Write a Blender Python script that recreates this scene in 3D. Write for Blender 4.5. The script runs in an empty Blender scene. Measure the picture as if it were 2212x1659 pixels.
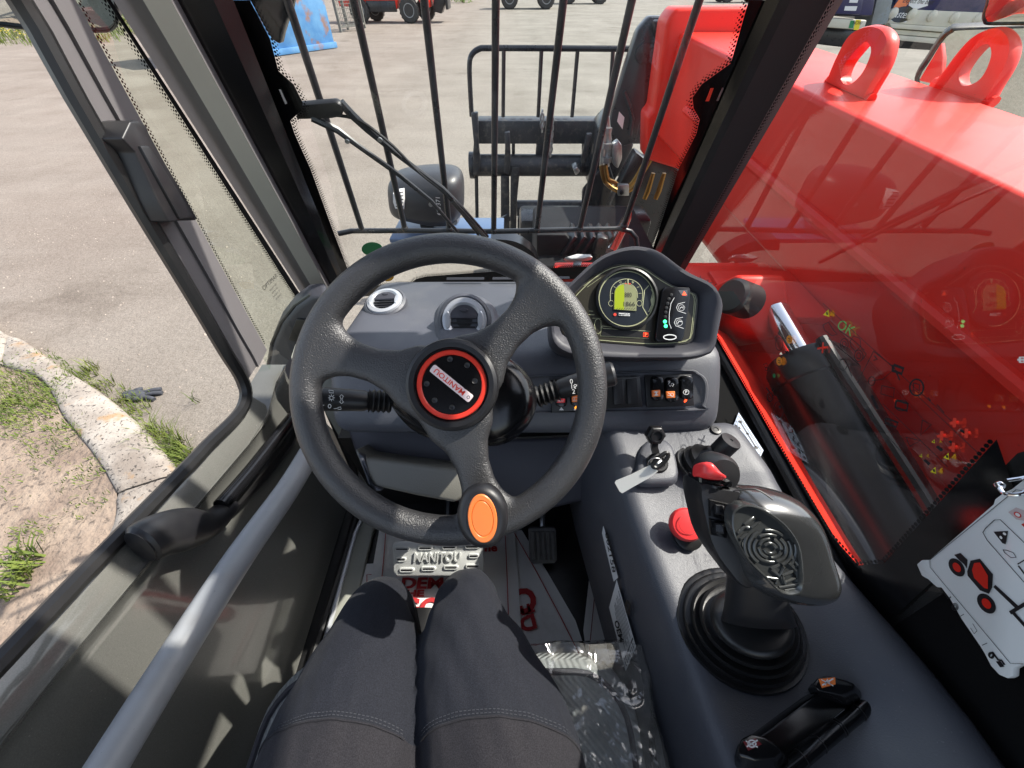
import bpy, bmesh, math, random
from mathutils import Vector, Matrix, noise
random.seed(7)
rad = math.radians
scene = bpy.context.scene
COL = scene.collection

# ------------------------------------------------------------------ camera, sky, sun, exposure
PITCH, CAM_H = 48.0, 2.1
FPX, PCX, PCY = 798.0, 1106.0, 829.5           # focal length and centre for a 2212 x 1659 picture
cd = bpy.data.cameras.new('camera'); cam = bpy.data.objects.new('camera', cd); COL.objects.link(cam)
cam.location = (0, 0, CAM_H); cam.rotation_euler = (rad(90 - PITCH), 0, 0)
cd.sensor_width = 36; cd.lens = FPX / 2212 * 36; cd.clip_start = .01; cd.clip_end = 2000
scene.camera = cam
SUN = Vector((.62, .25, .75)).normalized()
world = bpy.data.worlds.new('World'); scene.world = world; world.use_nodes = True
wn = world.node_tree
sky = wn.nodes.new('ShaderNodeTexSky'); sky.sky_type = 'NISHITA'; sky.sun_disc = False
sky.sun_elevation = math.asin(SUN.z); sky.sun_rotation = math.atan2(SUN.x, SUN.y); sky.dust_density = 1.5; sky.air_density = 1.0
bgn = wn.nodes['Background']; bgn.inputs[1].default_value = .15
hs = wn.nodes.new('ShaderNodeHueSaturation'); hs.inputs['Saturation'].default_value = .62
wn.links.new(sky.outputs[0], hs.inputs['Color']); wn.links.new(hs.outputs[0], bgn.inputs[0])
sd = bpy.data.lights.new('sun', 'SUN'); sd.energy = 3.8; sd.angle = rad(.55); sd.color = (1, .95, .87)
so = bpy.data.objects.new('sun', sd); COL.objects.link(so); so.location = SUN * 30
so.rotation_euler = SUN.to_track_quat('Z', 'Y').to_euler()
vs = scene.view_settings; vs.view_transform = 'Standard'; vs.look = 'None'; vs.gamma = 1; vs.exposure = 1.18; vs.use_curve_mapping = False
cy = scene.cycles; cy.use_denoising = True; cy.transparent_max_bounces = 24; cy.max_bounces = 10; cy.diffuse_bounces = 5
cy.sample_clamp_indirect = 6; cy.caustics_reflective = False; cy.caustics_refractive = False

# ------------------------------------------------------------------ geometry helpers
_c, _s = math.cos(rad(PITCH)), math.sin(rad(PITCH))
CAM = Vector((0, 0, CAM_H)); FWD = Vector((0, _c, -_s)); UP = Vector((0, _s, _c)); RIGHT = Vector((1, 0, 0))
def ray(x, y): return RIGHT * ((x - PCX) / FPX) + UP * ((PCY - y) / FPX) + FWD
def aD(x, y, d): return CAM + ray(x, y) * d
def aX(x, y, X): r = ray(x, y); return CAM + r * (X / r.x)
def aY(x, y, Y): r = ray(x, y); return CAM + r * (Y / r.y)
def aZ(x, y, Z): r = ray(x, y); return CAM + r * ((Z - CAM_H) / r.z)
def aP(x, y, p, n): r = ray(x, y); return CAM + r * ((p - CAM).dot(n) / r.dot(n))
def cv(ox, oy, s): return lambda x, y: ((ox + x / s) * .8641, (oy + y / s) * .8641)
V = Vector
def lerp(a, b, t): return a + (b - a) * t

class MB:
    """collects shapes for ONE mesh object"""
    def __init__(s): s.v = []; s.f = []; s.m = []; s.cur = 0
    def add(s, vs_, fs): 
        o = len(s.v); s.v += [V(p) for p in vs_]; s.f += [tuple(i + o for i in f) for f in fs]; s.m += [s.cur] * len(fs); return s
    def box(s, c, size, R=None):
        c = V(c); h = V(size) / 2; R = R or Matrix.Identity(3)
        p = [c + R @ V((x * h.x, y * h.y, z * h.z)) for x in (-1, 1) for y in (-1, 1) for z in (-1, 1)]
        return s.add(p, [(0, 1, 3, 2), (4, 6, 7, 5), (0, 4, 5, 1), (2, 3, 7, 6), (0, 2, 6, 4), (1, 5, 7, 3)])
    def bx(s, x0, x1, y0, y1, z0, z1): return s.box(((x0 + x1) / 2, (y0 + y1) / 2, (z0 + z1) / 2), (x1 - x0, y1 - y0, z1 - z0))
    def prism(s, pts, ext):
        n = len(pts); ext = V(ext)
        return s.add(list(pts) + [p + ext for p in pts], [tuple(range(n - 1, -1, -1)), tuple(range(n, 2 * n))] + [(i, (i + 1) % n, n + (i + 1) % n, n + i) for i in range(n)])
    def poly(s, pts): return s.add(pts, [tuple(range(len(pts)))])
    def loft(s, rings, cap0=True, cap1=True, closed=True):
        n = len(rings[0]); vs_ = [p for r in rings for p in r]; fs = []
        for k in range(len(rings) - 1):
            for i in range(n if closed else n - 1):
                j = (i + 1) % n; fs.append((k * n + i, k * n + j, (k + 1) * n + j, (k + 1) * n + i))
        if closed and cap0: fs.append(tuple(range(n - 1, -1, -1)))
        if closed and cap1: fs.append(tuple((len(rings) - 1) * n + i for i in range(n)))
        return s.add(vs_, fs)
    def tube(s, path, r, n=10, closed=False, caps=True):
        path = [V(p) for p in path]; N = len(path); rings = []; up = None
        for k in range(N):
            a = path[(k - 1) % N] if (closed or k > 0) else path[k]; b = path[(k + 1) % N] if (closed or k < N - 1) else path[k]
            t = (b - a).normalized()
            if up is None: up = t.orthogonal().normalized()
            up = (up - t * up.dot(t)); up = up.normalized() if up.length > 1e-6 else t.orthogonal().normalized()
            sd_ = t.cross(up); rr = r[k] if isinstance(r, (list, tuple)) else r
            rings.append([path[k] + (up * math.cos(2 * math.pi * i / n) + sd_ * math.sin(2 * math.pi * i / n)) * rr for i in range(n)])
        if closed:
            rings.append(rings[0]); return s.loft(rings, False, False)
        return s.loft(rings, caps, caps)
    def lathe(s, prof, o, ax, n=32, ref=None, sx=1, sy=1):
        """prof: (radius, height along ax)"""
        ax = V(ax).normalized(); x = (V(ref) if ref else ax.orthogonal()); x = (x - ax * x.dot(ax)).normalized(); y = ax.cross(x); o = V(o)
        return s.loft([[o + ax * h + (x * math.cos(2 * math.pi * i / n) * sx + y * math.sin(2 * math.pi * i / n) * sy) * max(r, 1e-5) for i in range(n)] for r, h in prof])
    def cyl(s, a, b, r, n=16): return s.tube([a, b], r, n)
    def ribbon(s, pts, w, nrm, closed=False):
        """flat printed line"""
        pts = [V(p) for p in pts]; N = len(pts); nrm = V(nrm).normalized(); L, Rr = [], []
        for k in range(N):
            a = pts[(k - 1) % N] if (closed or k > 0) else pts[k]; b = pts[(k + 1) % N] if (closed or k < N - 1) else pts[k]
            t = (b - a).normalized(); d = nrm.cross(t).normalized() * w / 2; L.append(pts[k] + d); Rr.append(pts[k] - d)
        fs = [(i, (i + 1) % N, N + (i + 1) % N, N + i) for i in range(N if closed else N - 1)]
        return s.add(L + Rr, fs)
    def pillow(s, outline, axis, prof, centre=None):
        """rings of an outline shrinking to its centre: prof = (scale, height)"""
        axis = V(axis); c = centre or sum(outline, V()) / len(outline)
        return s.loft([[c + (p - c) * k + axis * h for p in outline] for k, h in prof])
    def sphere(s, c, r, nu=16, nv=10, sc=(1, 1, 1)):
        c = V(c); return s.loft([[c + V((math.sin(a) * math.cos(b) * r * sc[0], math.sin(a) * math.sin(b) * r * sc[1], math.cos(a) * r * sc[2])) for b in [2 * math.pi * i / nu for i in range(nu)]] for a in [math.pi * (k + .02) / (nv + .04) for k in range(nv + 1)]])
    def build(s, name, mats, parent=None, bevel=0, seg=2, angle=32, label=None, sub=0, smooth=True, recalc=True, **props):
        me = bpy.data.meshes.new(name); me.from_pydata([tuple(p) for p in s.v], [], s.f)
        if not isinstance(mats, (list, tuple)): mats = [mats]
        for m_ in mats: me.materials.append(m_)
        for p, k in zip(me.polygons, s.m): p.material_index = k
        if bevel or recalc:
            bm = bmesh.new(); bm.from_mesh(me)
            if recalc: bmesh.ops.recalc_face_normals(bm, faces=bm.faces)
            if bevel:
                es = [e for e in bm.edges if len(e.link_faces) == 2 and e.calc_face_angle(0) > rad(28)]
                if es: bmesh.ops.bevel(bm, geom=es, offset=bevel, segments=seg, profile=.5, affect='EDGES', clamp_overlap=True)
            bm.to_mesh(me); bm.free()
        if smooth:
            for p in me.polygons: p.use_smooth = True
            me.set_sharp_from_angle(angle=rad(angle))
        o = bpy.data.objects.new(name, me); COL.objects.link(o)
        if parent is None:
            if s.v:
                c = V((sum(p.x for p in s.v) / len(s.v), sum(p.y for p in s.v) / len(s.v), min(p.z for p in s.v)))
                me.transform(Matrix.Translation(-c)); o.location = c
        else: attach(o, parent)
        if sub:
            md = o.modifiers.new('subsurf', 'SUBSURF'); md.levels = md.render_levels = sub
        if label: o['label'] = label
        for k, v_ in props.items(): o[k] = v_
        return o

def world_loc(o):
    l = V(o.location)
    while o.parent: o = o.parent; l += V(o.location)
    return l
def attach(o, parent):
    o.parent = parent; o.location = -world_loc(parent)
def tag(o, label, cat, group=None, kind='thing'):
    o['label'] = label; o['category'] = cat; o['kind'] = kind
    if group: o['group'] = group
    return o
def thing(name, label, cat, loc=(0, 0, 0), group=None):
    o = bpy.data.objects.new(name, None); COL.objects.link(o); o.location = loc; o.empty_display_size = .05
    return tag(o, label, cat, group)
def frame(o, x, y):
    x = V(x).normalized(); z = x.cross(V(y)).normalized(); y = z.cross(x)
    return Matrix(((x.x, y.x, z.x, o[0]), (x.y, y.y, z.y, o[1]), (x.z, y.z, z.z, o[2]), (0, 0, 0, 1)))
def text(name, s_, size, M, m_, parent, ext=0.0, bold=0.0, align='CENTER', shear=0, label=None, spacing=1.0, sx=1.0):
    cu = bpy.data.curves.new(name, 'FONT'); cu.body = s_; cu.size = size; cu.align_x = align; cu.align_y = 'CENTER'
    cu.extrude = ext; cu.offset = bold; cu.shear = shear; cu.space_character = spacing; cu.resolution_u = 3
    t = bpy.data.objects.new(name, cu); me = bpy.data.meshes.new_from_object(t)
    bpy.data.objects.remove(t); bpy.data.curves.remove(cu)
    me.name = name; me.transform(M @ Matrix.Diagonal((sx, 1, 1, 1))); me.materials.clear(); me.materials.append(m_)
    o = bpy.data.objects.new(name, me); COL.objects.link(o); attach(o, parent)
    if label: o['label'] = label
    return o
def copy_tree(o, parent=None):
    c = o.copy(); COL.objects.link(c)
    if parent: c.parent = parent
    for ch in [x for x in bpy.data.objects if x.parent == o]: copy_tree(ch, c)
    return c
def circle(c, r, x, y, n=24, ry=None, a0=0, a1=2 * math.pi, full=True):
    ry = ry or r; x = V(x); y = V(y); c = V(c)
    k = n if full else n - 1
    return [c + x * math.cos(a0 + (a1 - a0) * i / k) * r + y * math.sin(a0 + (a1 - a0) * i / k) * ry for i in range(n)]
def rrect(c, w, h, r, x, y, n=4):
    x = V(x); y = V(y); c = V(c); P = []
    for sx, sy, a in ((1, 1, 0), (-1, 1, 90), (-1, -1, 180), (1, -1, 270)):
        for k in range(n + 1):
            t = rad(a + 90 * k / n); P.append(c + x * (sx * (w / 2 - r) + math.cos(t) * r) + y * (sy * (h / 2 - r) + math.sin(t) * r))
    return P
def smoothpath(pts, n=6, closed=False):
    P = [V(p) for p in pts]; N = len(P); out = []
    for k in range(N if closed else N - 1):
        p0 = P[(k - 1) % N] if (closed or k > 0) else P[0]; p1 = P[k]; p2 = P[(k + 1) % N]; p3 = P[(k + 2) % N] if (closed or k < N - 2) else P[-1]
        for i in range(n):
            t = i / n; out.append(.5 * ((2 * p1) + (p2 - p0) * t + (2 * p0 - 5 * p1 + 4 * p2 - p3) * t * t + (3 * p1 - p0 - 3 * p2 + p3) * t ** 3))
    if not closed: out.append(P[-1])
    return out

# ------------------------------------------------------------------ materials
def lin(c): return tuple(((v / 255) / 12.92 if v / 255 <= .04045 else ((v / 255 + .055) / 1.055) ** 2.4) for v in c)
def mat(name, col, rough=.5, metal=0., var=0., vscale=8., bump=0., bscale=300., bdist=.001, coat=0., spec=.5, emit=None, rvar=0., col2=None, detail=4, vthr=None, sheen=0.):
    m_ = bpy.data.materials.new(name); m_.use_nodes = True; nt = m_.node_tree; N = nt.nodes; b = N['Principled BSDF']
    b.inputs['Base Color'].default_value = (*col, 1); b.inputs['Roughness'].default_value = rough; b.inputs['Metallic'].default_value = metal
    b.inputs['Specular IOR Level'].default_value = spec; b.inputs['Coat Weight'].default_value = coat; b.inputs['Coat Roughness'].default_value = .05
    if sheen: b.inputs['Sheen Weight'].default_value = sheen
    if emit: b.inputs['Emission Color'].default_value = (*emit[0], 1); b.inputs['Emission Strength'].default_value = emit[1]
    tc = N.new('ShaderNodeTexCoord')
    if var or rvar or col2:
        nz = N.new('ShaderNodeTexNoise'); nz.inputs['Scale'].default_value = vscale; nz.inputs['Detail'].default_value = detail; nz.inputs['Roughness'].default_value = .65
        nt.links.new(tc.outputs['Object'], nz.inputs['Vector'])
        rp = N.new('ShaderNodeValToRGB'); rp.color_ramp.elements[0].position = vthr[0] if vthr else .3; rp.color_ramp.elements[1].position = vthr[1] if vthr else .7
        a = tuple(max(0, c * (1 - var)) for c in col); z = col2 if col2 else tuple(min(1, c * (1 + var)) for c in col)
        if col2 and not var: a = col
        rp.color_ramp.elements[0].color = (*a, 1); rp.color_ramp.elements[1].color = (*z, 1)
        nt.links.new(nz.outputs[0], rp.inputs[0])
        if var or col2: nt.links.new(rp.outputs[0], b.inputs['Base Color'])
        if rvar:
            mr = N.new('ShaderNodeMapRange'); mr.inputs['To Min'].default_value = max(0, rough - rvar); mr.inputs['To Max'].default_value = min(1, rough + rvar)
            nt.links.new(nz.outputs[0], mr.inputs[0]); nt.links.new(mr.outputs[0], b.inputs['Roughness'])
    if bump:
        nb = N.new('ShaderNodeTexNoise'); nb.inputs['Scale'].default_value = bscale; nb.inputs['Detail'].default_value = 3
        nt.links.new(tc.outputs['Object'], nb.inputs['Vector']); bp = N.new('ShaderNodeBump'); bp.inputs['Strength'].default_value = bump; bp.inputs['Distance'].default_value = bdist
        nt.links.new(nb.outputs[0], bp.inputs['Height']); nt.links.new(bp.outputs[0], b.inputs['Normal'])
    return m_
def glass(name, tint=(1, 1, 1), f0=.04, boost=1.8, rough=0.0, dust=.035):
    """thin pane: clear, with the mirror reflection of both faces (Schlick, same from either side)"""
    m_ = bpy.data.materials.new(name); m_.use_nodes = True; nt = m_.node_tree; N = nt.nodes; N.remove(N['Principled BSDF']); L = nt.links.new
    tr = N.new('ShaderNodeBsdfTransparent'); tr.inputs[0].default_value = (*tint, 1); gl = N.new('ShaderNodeBsdfGlossy'); gl.inputs['Roughness'].default_value = rough
    ge = N.new('ShaderNodeNewGeometry'); dt = N.new('ShaderNodeVectorMath'); dt.operation = 'DOT_PRODUCT'; L(ge.outputs['Incoming'], dt.inputs[0]); L(ge.outputs['Normal'], dt.inputs[1])
    def mth(op, a, b=None):
        n = N.new('ShaderNodeMath'); n.operation = op
        for v, k in ((a, 0), (b, 1)):
            if v is None: continue
            if isinstance(v, (int, float)): n.inputs[k].default_value = v
            else: L(v, n.inputs[k])
        return n.outputs[0]
    k = mth('POWER', mth('SUBTRACT', 1., mth('ABSOLUTE', dt.outputs['Value'])), 5.)
    f = mth('MINIMUM', mth('MULTIPLY', mth('ADD', mth('MULTIPLY', k, 1 - f0), f0), boost), 1.)
    df = N.new('ShaderNodeBsdfDiffuse'); df.inputs[0].default_value = (.7, .68, .62, 1); tc = N.new('ShaderNodeTexCoord'); nz = N.new('ShaderNodeTexNoise'); nz.inputs['Scale'].default_value = 5; nz.inputs['Detail'].default_value = 9; nz.inputs['Roughness'].default_value = .72; L(tc.outputs['Object'], nz.inputs['Vector'])
    mr = N.new('ShaderNodeMapRange'); mr.inputs[1].default_value = .4; mr.inputs[2].default_value = .8; mr.inputs[3].default_value = .004; mr.inputs[4].default_value = dust; L(nz.outputs[0], mr.inputs[0])
    md = N.new('ShaderNodeMixShader'); L(mr.outputs[0], md.inputs[0]); L(tr.outputs[0], md.inputs[1]); L(df.outputs[0], md.inputs[2])
    mx = N.new('ShaderNodeMixShader'); L(f, mx.inputs[0]); L(md.outputs[0], mx.inputs[1]); L(gl.outputs[0], mx.inputs[2]); L(mx.outputs[0], N['Material Output'].inputs[0])
    return m_
M = {}
M['dash'] = mat('dash_grey_plastic', lin((77, 79, 86)), .45, var=.06, vscale=3, bump=.7, bscale=620, bdist=.0008)
M['dashdark'] = mat('dark_grey_plastic', lin((58, 58, 65)), .5, var=.08, vscale=5, bump=.4, bscale=900, bdist=.0005)
M['black'] = mat('black_plastic', lin((30, 30, 33)), .42, var=.15, vscale=6, bump=.25, bscale=1000, bdist=.0003)
M['blackgloss'] = mat('gloss_black_plastic', lin((20, 20, 22)), .18, var=.1, vscale=6, rvar=.06)
M['rubber'] = mat('black_rubber', lin((26, 26, 27)), .38, var=.2, vscale=10, bump=.2, bscale=500, bdist=.0004)
M['wheelskin'] = mat('grained_wheel_foam', lin((52, 52, 54)), .36, var=.08, vscale=8, bump=.8, bscale=560, bdist=.0013, spec=.7, rvar=.06)
M['frit'] = mat('black_glass_print', lin((14, 14, 15)), .12)
M['trim'] = mat('grey_pillar_trim', lin((100, 97, 98)), .55, var=.06, vscale=4, bump=.3, bscale=700, bdist=.0004)
M['olive'] = mat('olive_grey_paint', lin((150, 151, 142)), .42, var=.06, vscale=5, bump=.1, bscale=800, bdist=.0003)
M['doorpaint'] = mat('speckled_olive_door_paint', lin((98, 98, 94)), .22, var=.12, vscale=700, coat=.6, bump=.1, bscale=600, bdist=.0003, detail=1)
M['greytube'] = mat('blue_grey_tube_paint', lin((142, 145, 148)), .4, var=.06, vscale=9, bump=.35, bscale=900, bdist=.0003)
M['steelblk'] = mat('black_painted_steel', lin((34, 36, 40)), .3, var=.25, vscale=14, rvar=.12, bump=.1, bscale=120, bdist=.0005)
M['worn'] = mat('worn_black_steel', lin((36, 38, 42)), .42, vscale=22, rvar=.15, col2=lin((92, 88, 80)), vthr=(.52, .78), bump=.3, bscale=150, bdist=.0008)
M['red'] = mat('red_paint', lin((222, 48, 34)), .42, var=.05, vscale=3, coat=.06, rvar=.08, spec=.22)
M['redlit'] = M['red']
M['chrome'] = mat('chrome', (.75, .76, .78), .12, 1.)
M['silver'] = mat('satin_silver', lin((186, 189, 194)), .34, .35, bump=.1, bscale=900, bdist=.0002)
M['brass'] = mat('brass_fitting', lin((150, 114, 60)), .35, .85, var=.15, vscale=30)
M['zinc'] = mat('zinc_steel', lin((170, 172, 172)), .35, .85, var=.15, vscale=30)
M['redbtn'] = mat('red_button_plastic', lin((226, 60, 62)), .35, var=.04, vscale=20)
M['redring'] = mat('red_ring_plastic', lin((226, 62, 46)), .35)
M['orange'] = mat('orange_plastic', lin((240, 128, 58)), .4)
M['white'] = mat('white_print', lin((228, 228, 226)), .5)
M['paper'] = mat('white_paper', lin((232, 230, 226)), .7, vscale=5, col2=lin((196, 188, 178)), vthr=(.55, .85), detail=6)
M['redprint'] = mat('dark_red_print', lin((176, 36, 40)), .7)
M['ink'] = mat('black_print', lin((24, 22, 26)), .5)
M['yellow'] = mat('yellow_print', lin((236, 214, 40)), .5)
M['green'] = mat('green_print', lin((36, 136, 80)), .5)
M['greenlt'] = mat('light_green_print', lin((120, 190, 100)), .5)
M['redx'] = mat('red_print', lin((226, 62, 42)), .5)
M['orangeprint'] = mat('orange_print', lin((240, 150, 50)), .5)
M['alu'] = mat('grey_aluminium_pedal', lin((206, 208, 206)), .42, .1, var=.06, vscale=12, bump=.15, bscale=400, bdist=.0004)
M['glass'] = glass('clear_glass', (.97, .985, .97), .04, 1.2)
M['tint'] = glass('green_tinted_glass', (.84, .90, .83), .04, 1.4)
M['sideglass'] = glass('side_glass', (.96, .965, .95), .04, 2.0)
M['mirror'] = mat('mirror_glass', (.75, .8, .78), .03, 1.)
def speckle(m_, scale, col, lo, hi, vecscale=(1, 1, 1), fac=.85):
    nt = m_.node_tree; N = nt.nodes; L = nt.links.new; b = N['Principled BSDF']; tc = N.new('ShaderNodeTexCoord')
    src = b.inputs['Base Color'].links[0].from_socket
    mp = N.new('ShaderNodeMapping'); mp.inputs['Scale'].default_value = vecscale; L(tc.outputs['Object'], mp.inputs[0])
    n = N.new('ShaderNodeTexNoise'); n.inputs['Scale'].default_value = scale; n.inputs['Detail'].default_value = 3; n.inputs['Roughness'].default_value = .6; L(mp.outputs[0], n.inputs['Vector'])
    r = N.new('ShaderNodeMapRange'); r.inputs[1].default_value = lo; r.inputs[2].default_value = hi; r.inputs[4].default_value = fac; r.clamp = True; L(n.outputs[0], r.inputs[0])
    x = N.new('ShaderNodeMix'); x.data_type = 'RGBA'; L(r.outputs[0], x.inputs[0]); L(src, x.inputs[6]); x.inputs[7].default_value = (*col, 1); L(x.outputs[2], b.inputs['Base Color'])
speckle(M['dash'], 260, lin((150, 150, 150)), .66, .74, fac=.22)
speckle(M['dash'], 6, lin((122, 120, 114)), .5, .8, fac=.28)
speckle(M['doorpaint'], 5, lin((128, 126, 118)), .55, .8, fac=.25)
speckle(M['doorpaint'], 320, lin((176, 172, 160)), .70, .74, fac=.4)
speckle(M['greytube'], 11, lin((120, 116, 108)), .55, .75, fac=.4)
speckle(M['greytube'], 420, lin((90, 90, 90)), .66, .72, fac=.5)
speckle(M['red'], 3.2, lin((196, 96, 74)), .56, .84, fac=.35)
speckle(M['red'], 90, lin((120, 40, 30)), .70, .74, fac=.5)
speckle(M['wheelskin'], 9, lin((64, 63, 60)), .5, .8, fac=.3)
speckle(M['black'], 14, lin((62, 61, 58)), .55, .85, fac=.35)
speckle(M['rubber'], 10, lin((62, 60, 56)), .55, .85, fac=.4)
# ------------------------------------------------------------------ ground
def ground_mat():
    m_ = bpy.data.materials.new('gravel_yard'); m_.use_nodes = True; nt = m_.node_tree; N = nt.nodes; L = nt.links.new; b = N['Principled BSDF']
    b.inputs['Roughness'].default_value = .95; b.inputs['Specular IOR Level'].default_value = .15
    tc = N.new('ShaderNodeTexCoord')
    def nz(scale, det, rough=.6, vec=None):
        n = N.new('ShaderNodeTexNoise'); n.inputs['Scale'].default_value = scale; n.inputs['Detail'].default_value = det; n.inputs['Roughness'].default_value = rough; L(vec or tc.outputs['Object'], n.inputs['Vector']); return n.outputs[0]
    def ramp(f, stops):
        r = N.new('ShaderNodeValToRGB'); e = r.color_ramp.elements; e[0].position, e[0].color = stops[0][0], (*stops[0][1], 1); e[1].position, e[1].color = stops[-1][0], (*stops[-1][1], 1)
        for p, c in stops[1:-1]: q = e.new(p); q.color = (*c, 1)
        L(f, r.inputs[0]); return r.outputs[0]
    def mix(f, a, c, mode='MIX'):
        x = N.new('ShaderNodeMix'); x.data_type = 'RGBA'; x.blend_type = mode
        if isinstance(f, float): x.inputs[0].default_value = f
        else: L(f, x.inputs[0])
        for v, k in ((a, 6), (c, 7)):
            if isinstance(v, tuple): x.inputs[k].default_value = (*v, 1)
            else: L(v, x.inputs[k])
        return x.outputs[2]
    sp = N.new('ShaderNodeSeparateXYZ'); L(tc.outputs['Object'], sp.inputs[0])
    mr = N.new('ShaderNodeMapRange'); mr.inputs[1].default_value = 3; mr.inputs[2].default_value = 22; L(sp.outputs[1], mr.inputs[0])
    mx_ = N.new('ShaderNodeMapRange'); mx_.inputs[1].default_value = -5; mx_.inputs[2].default_value = 1; L(sp.outputs[0], mx_.inputs[0])
    left = ramp(nz(.6, 7, .65), [(.3, (.19, .157, .132)), (.5, (.232, .197, .168)), (.72, (.275, .24, .208))])
    mid = ramp(nz(.5, 7, .65), [(.28, (.175, .163, .138)), (.5, (.228, .214, .184)), (.72, (.275, .26, .226))])
    far = ramp(nz(.3, 7, .65), [(.3, (.15, .148, .142)), (.7, (.225, .222, .212))])
    base = mix(mr.outputs[0], mix(mx_.outputs[0], left, mid), far)
    def mapped(sc, rot=0.):
        m = N.new('ShaderNodeMapping'); m.inputs['Scale'].default_value = sc; m.inputs['Rotation'].default_value = (0, 0, rot); L(tc.outputs['Object'], m.inputs[0]); return m.outputs[0]
    tr = ramp(nz(1.0, 6, .6, mapped((.16, 1.5, 1), .12)), [(.33, (.80, .79, .78)), (.5, (1, 1, 1)), (.68, (1.06, 1.05, 1.04))]); base = mix(.42, base, tr, 'MULTIPLY')
    t2 = ramp(nz(1.0, 5, .6, mapped((1.3, .14, 1), -.5)), [(.34, (.82, .81, .80)), (.52, (1, 1, 1))]); base = mix(.38, base, t2, 'MULTIPLY')
    st = ramp(nz(.55, 10, .7), [(.30, (.60, .58, .56)), (.42, (1, 1, 1))]); base = mix(.7, base, st, 'MULTIPLY')
    oil = ramp(nz(.33, 3, .5), [(.22, (.42, .41, .40)), (.29, (1, 1, 1))]); base = mix(.8, base, oil, 'MULTIPLY')
    fine = ramp(nz(85, 5, .8), [(.34, (.50, .49, .48)), (.5, (1, 1, 1)), (.68, (1.32, 1.3, 1.28))]); base = mix(.85, base, fine, 'MULTIPLY')
    grit = ramp(nz(22, 8, .85), [(.36, (.72, .71, .70)), (.52, (1, 1, 1)), (.66, (1.14, 1.13, 1.12))]); base = mix(.8, base, grit, 'MULTIPLY')
    vo = N.new('ShaderNodeTexVoronoi'); vo.inputs['Scale'].default_value = 30; L(tc.outputs['Object'], vo.inputs['Vector'])
    sp2 = ramp(vo.outputs['Distance'], [(.10, (.5, .48, .47)), (.17, (1, 1, 1))]); base = mix(nz(3, 2), base, mix(1.0, base, sp2, 'MULTIPLY'))
    cr = N.new('ShaderNodeTexVoronoi'); cr.feature = 'DISTANCE_TO_EDGE'; cr.inputs['Scale'].default_value = .55; 
    wv = N.new('ShaderNodeMix'); wv.data_type = 'RGBA'; wv.inputs[0].default_value = .18; L(tc.outputs['Object'], wv.inputs[6]); nn = N.new('ShaderNodeTexNoise'); nn.inputs['Scale'].default_value = 2.2; nn.inputs['Detail'].default_value = 6; L(tc.outputs['Object'], nn.inputs['Vector']); L(nn.outputs[1], wv.inputs[7]); L(wv.outputs[2], cr.inputs['Vector'])
    crk = ramp(cr.outputs['Distance'], [(.0, (.84, .83, .82)), (.004, (1, 1, 1))]); base = mix(nz(.4, 2), base, mix(1.0, base, crk, 'MULTIPLY'))
    L(base, b.inputs['Base Color'])
    bp = N.new('ShaderNodeBump'); bp.inputs['Strength'].default_value = .7; bp.inputs['Distance'].default_value = .02; L(nz(26, 8, .75), bp.inputs['Height']); L(bp.outputs[0], b.inputs['Normal'])
    return m_
g = MB(); g.add([(-400, -300, 0), (400, -300, 0), (400, 700, 0), (-400, 700, 0)], [(0, 1, 2, 3)]).build('ground', ground_mat(), kind='structure', smooth=False)

# kerb: curved line of precast stones, verge of soil behind it
k4 = cv(0, 750, 2.5525)
KO = [aZ(*k4(x, y), .11) for x, y in [(-420, 60), (-150, 110), (0, 200), (130, 250), (330, 390), (480, 490), (640, 600), (800, 740), (950, 890), (1050, 1030), (1085, 1110), (1090, 1220), (1060, 1400), (980, 1650), (820, 2000)]]
KI = [aZ(*k4(x, y), .11) for x, y in [(-560, 330), (-200, 370), (-40, 400), (110, 440), (240, 490), (310, 580), (380, 720), (480, 850), (590, 990), (680, 1140), (720, 1230), (715, 1400), (620, 1600), (500, 1850), (330, 2200)]]
KO = smoothpath(KO, 4); KI = smoothpath(KI, 4)
M['kerb'] = mat('lichened_kerb_concrete', lin((126, 116, 106)), .9, vscale=3.2, col2=lin((160, 152, 142)), vthr=(.35, .6), detail=8, bump=.8, bscale=60, bdist=.006)
speckle(M['kerb'], 45, lin((40, 36, 34)), .585, .63)
speckle(M['kerb'], 7, lin((150, 112, 60)), .58, .70, fac=.6)
kroot = thing('kerb', 'pale lichen-spotted concrete kerb curving round the verge beside the cab door', 'kerb', (KO[20].x, KO[20].y, 0))
cuts = [0, 9, 19, 40, len(KO) - 1]
for a, b in zip(cuts[:-1], cuts[1:]):
    rings = []
    for k in range(a, b + 1):
        o_, i_ = KO[k], KI[k]; e = .012 if k in (a, b) else 0
        if k == a: t = (KO[k + 1] - KO[k]).normalized() * .007
        elif k == b: t = (KO[k - 1] - KO[k]).normalized() * .007
        else: t = V()
        w = (i_ - o_); j = V((0, 0, .006 * noise.noise(o_ * 5)))
        z0 = -.12
        prof = [(o_.lerp(i_, -.06), -.2), (o_.lerp(i_, -.04), -.035), (o_.lerp(i_, .03), -.008), (o_.lerp(i_, .2), 0), (o_.lerp(i_, .8), .002), (o_.lerp(i_, .95), -.006), (o_.lerp(i_, 1.02), -.04), (o_.lerp(i_, 1.02), -.2)]
        rings.append([p + V((0, 0, h - e)) + t + j for p, h in prof])
    MB().loft(rings).build('kerb_stone', M['kerb'], kroot, angle=60)
M['soil'] = mat('verge_soil', lin((116, 100, 88)), .95, vscale=4, col2=lin((148, 132, 116)), vthr=(.35, .65), detail=9, bump=1., bscale=28, bdist=.02)
speckle(M['soil'], 30, lin((84, 74, 66)), .58, .66)
sv = [p + V((0, 0, -.03)) for p in KI] ; mbs = MB(); rows = []
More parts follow.
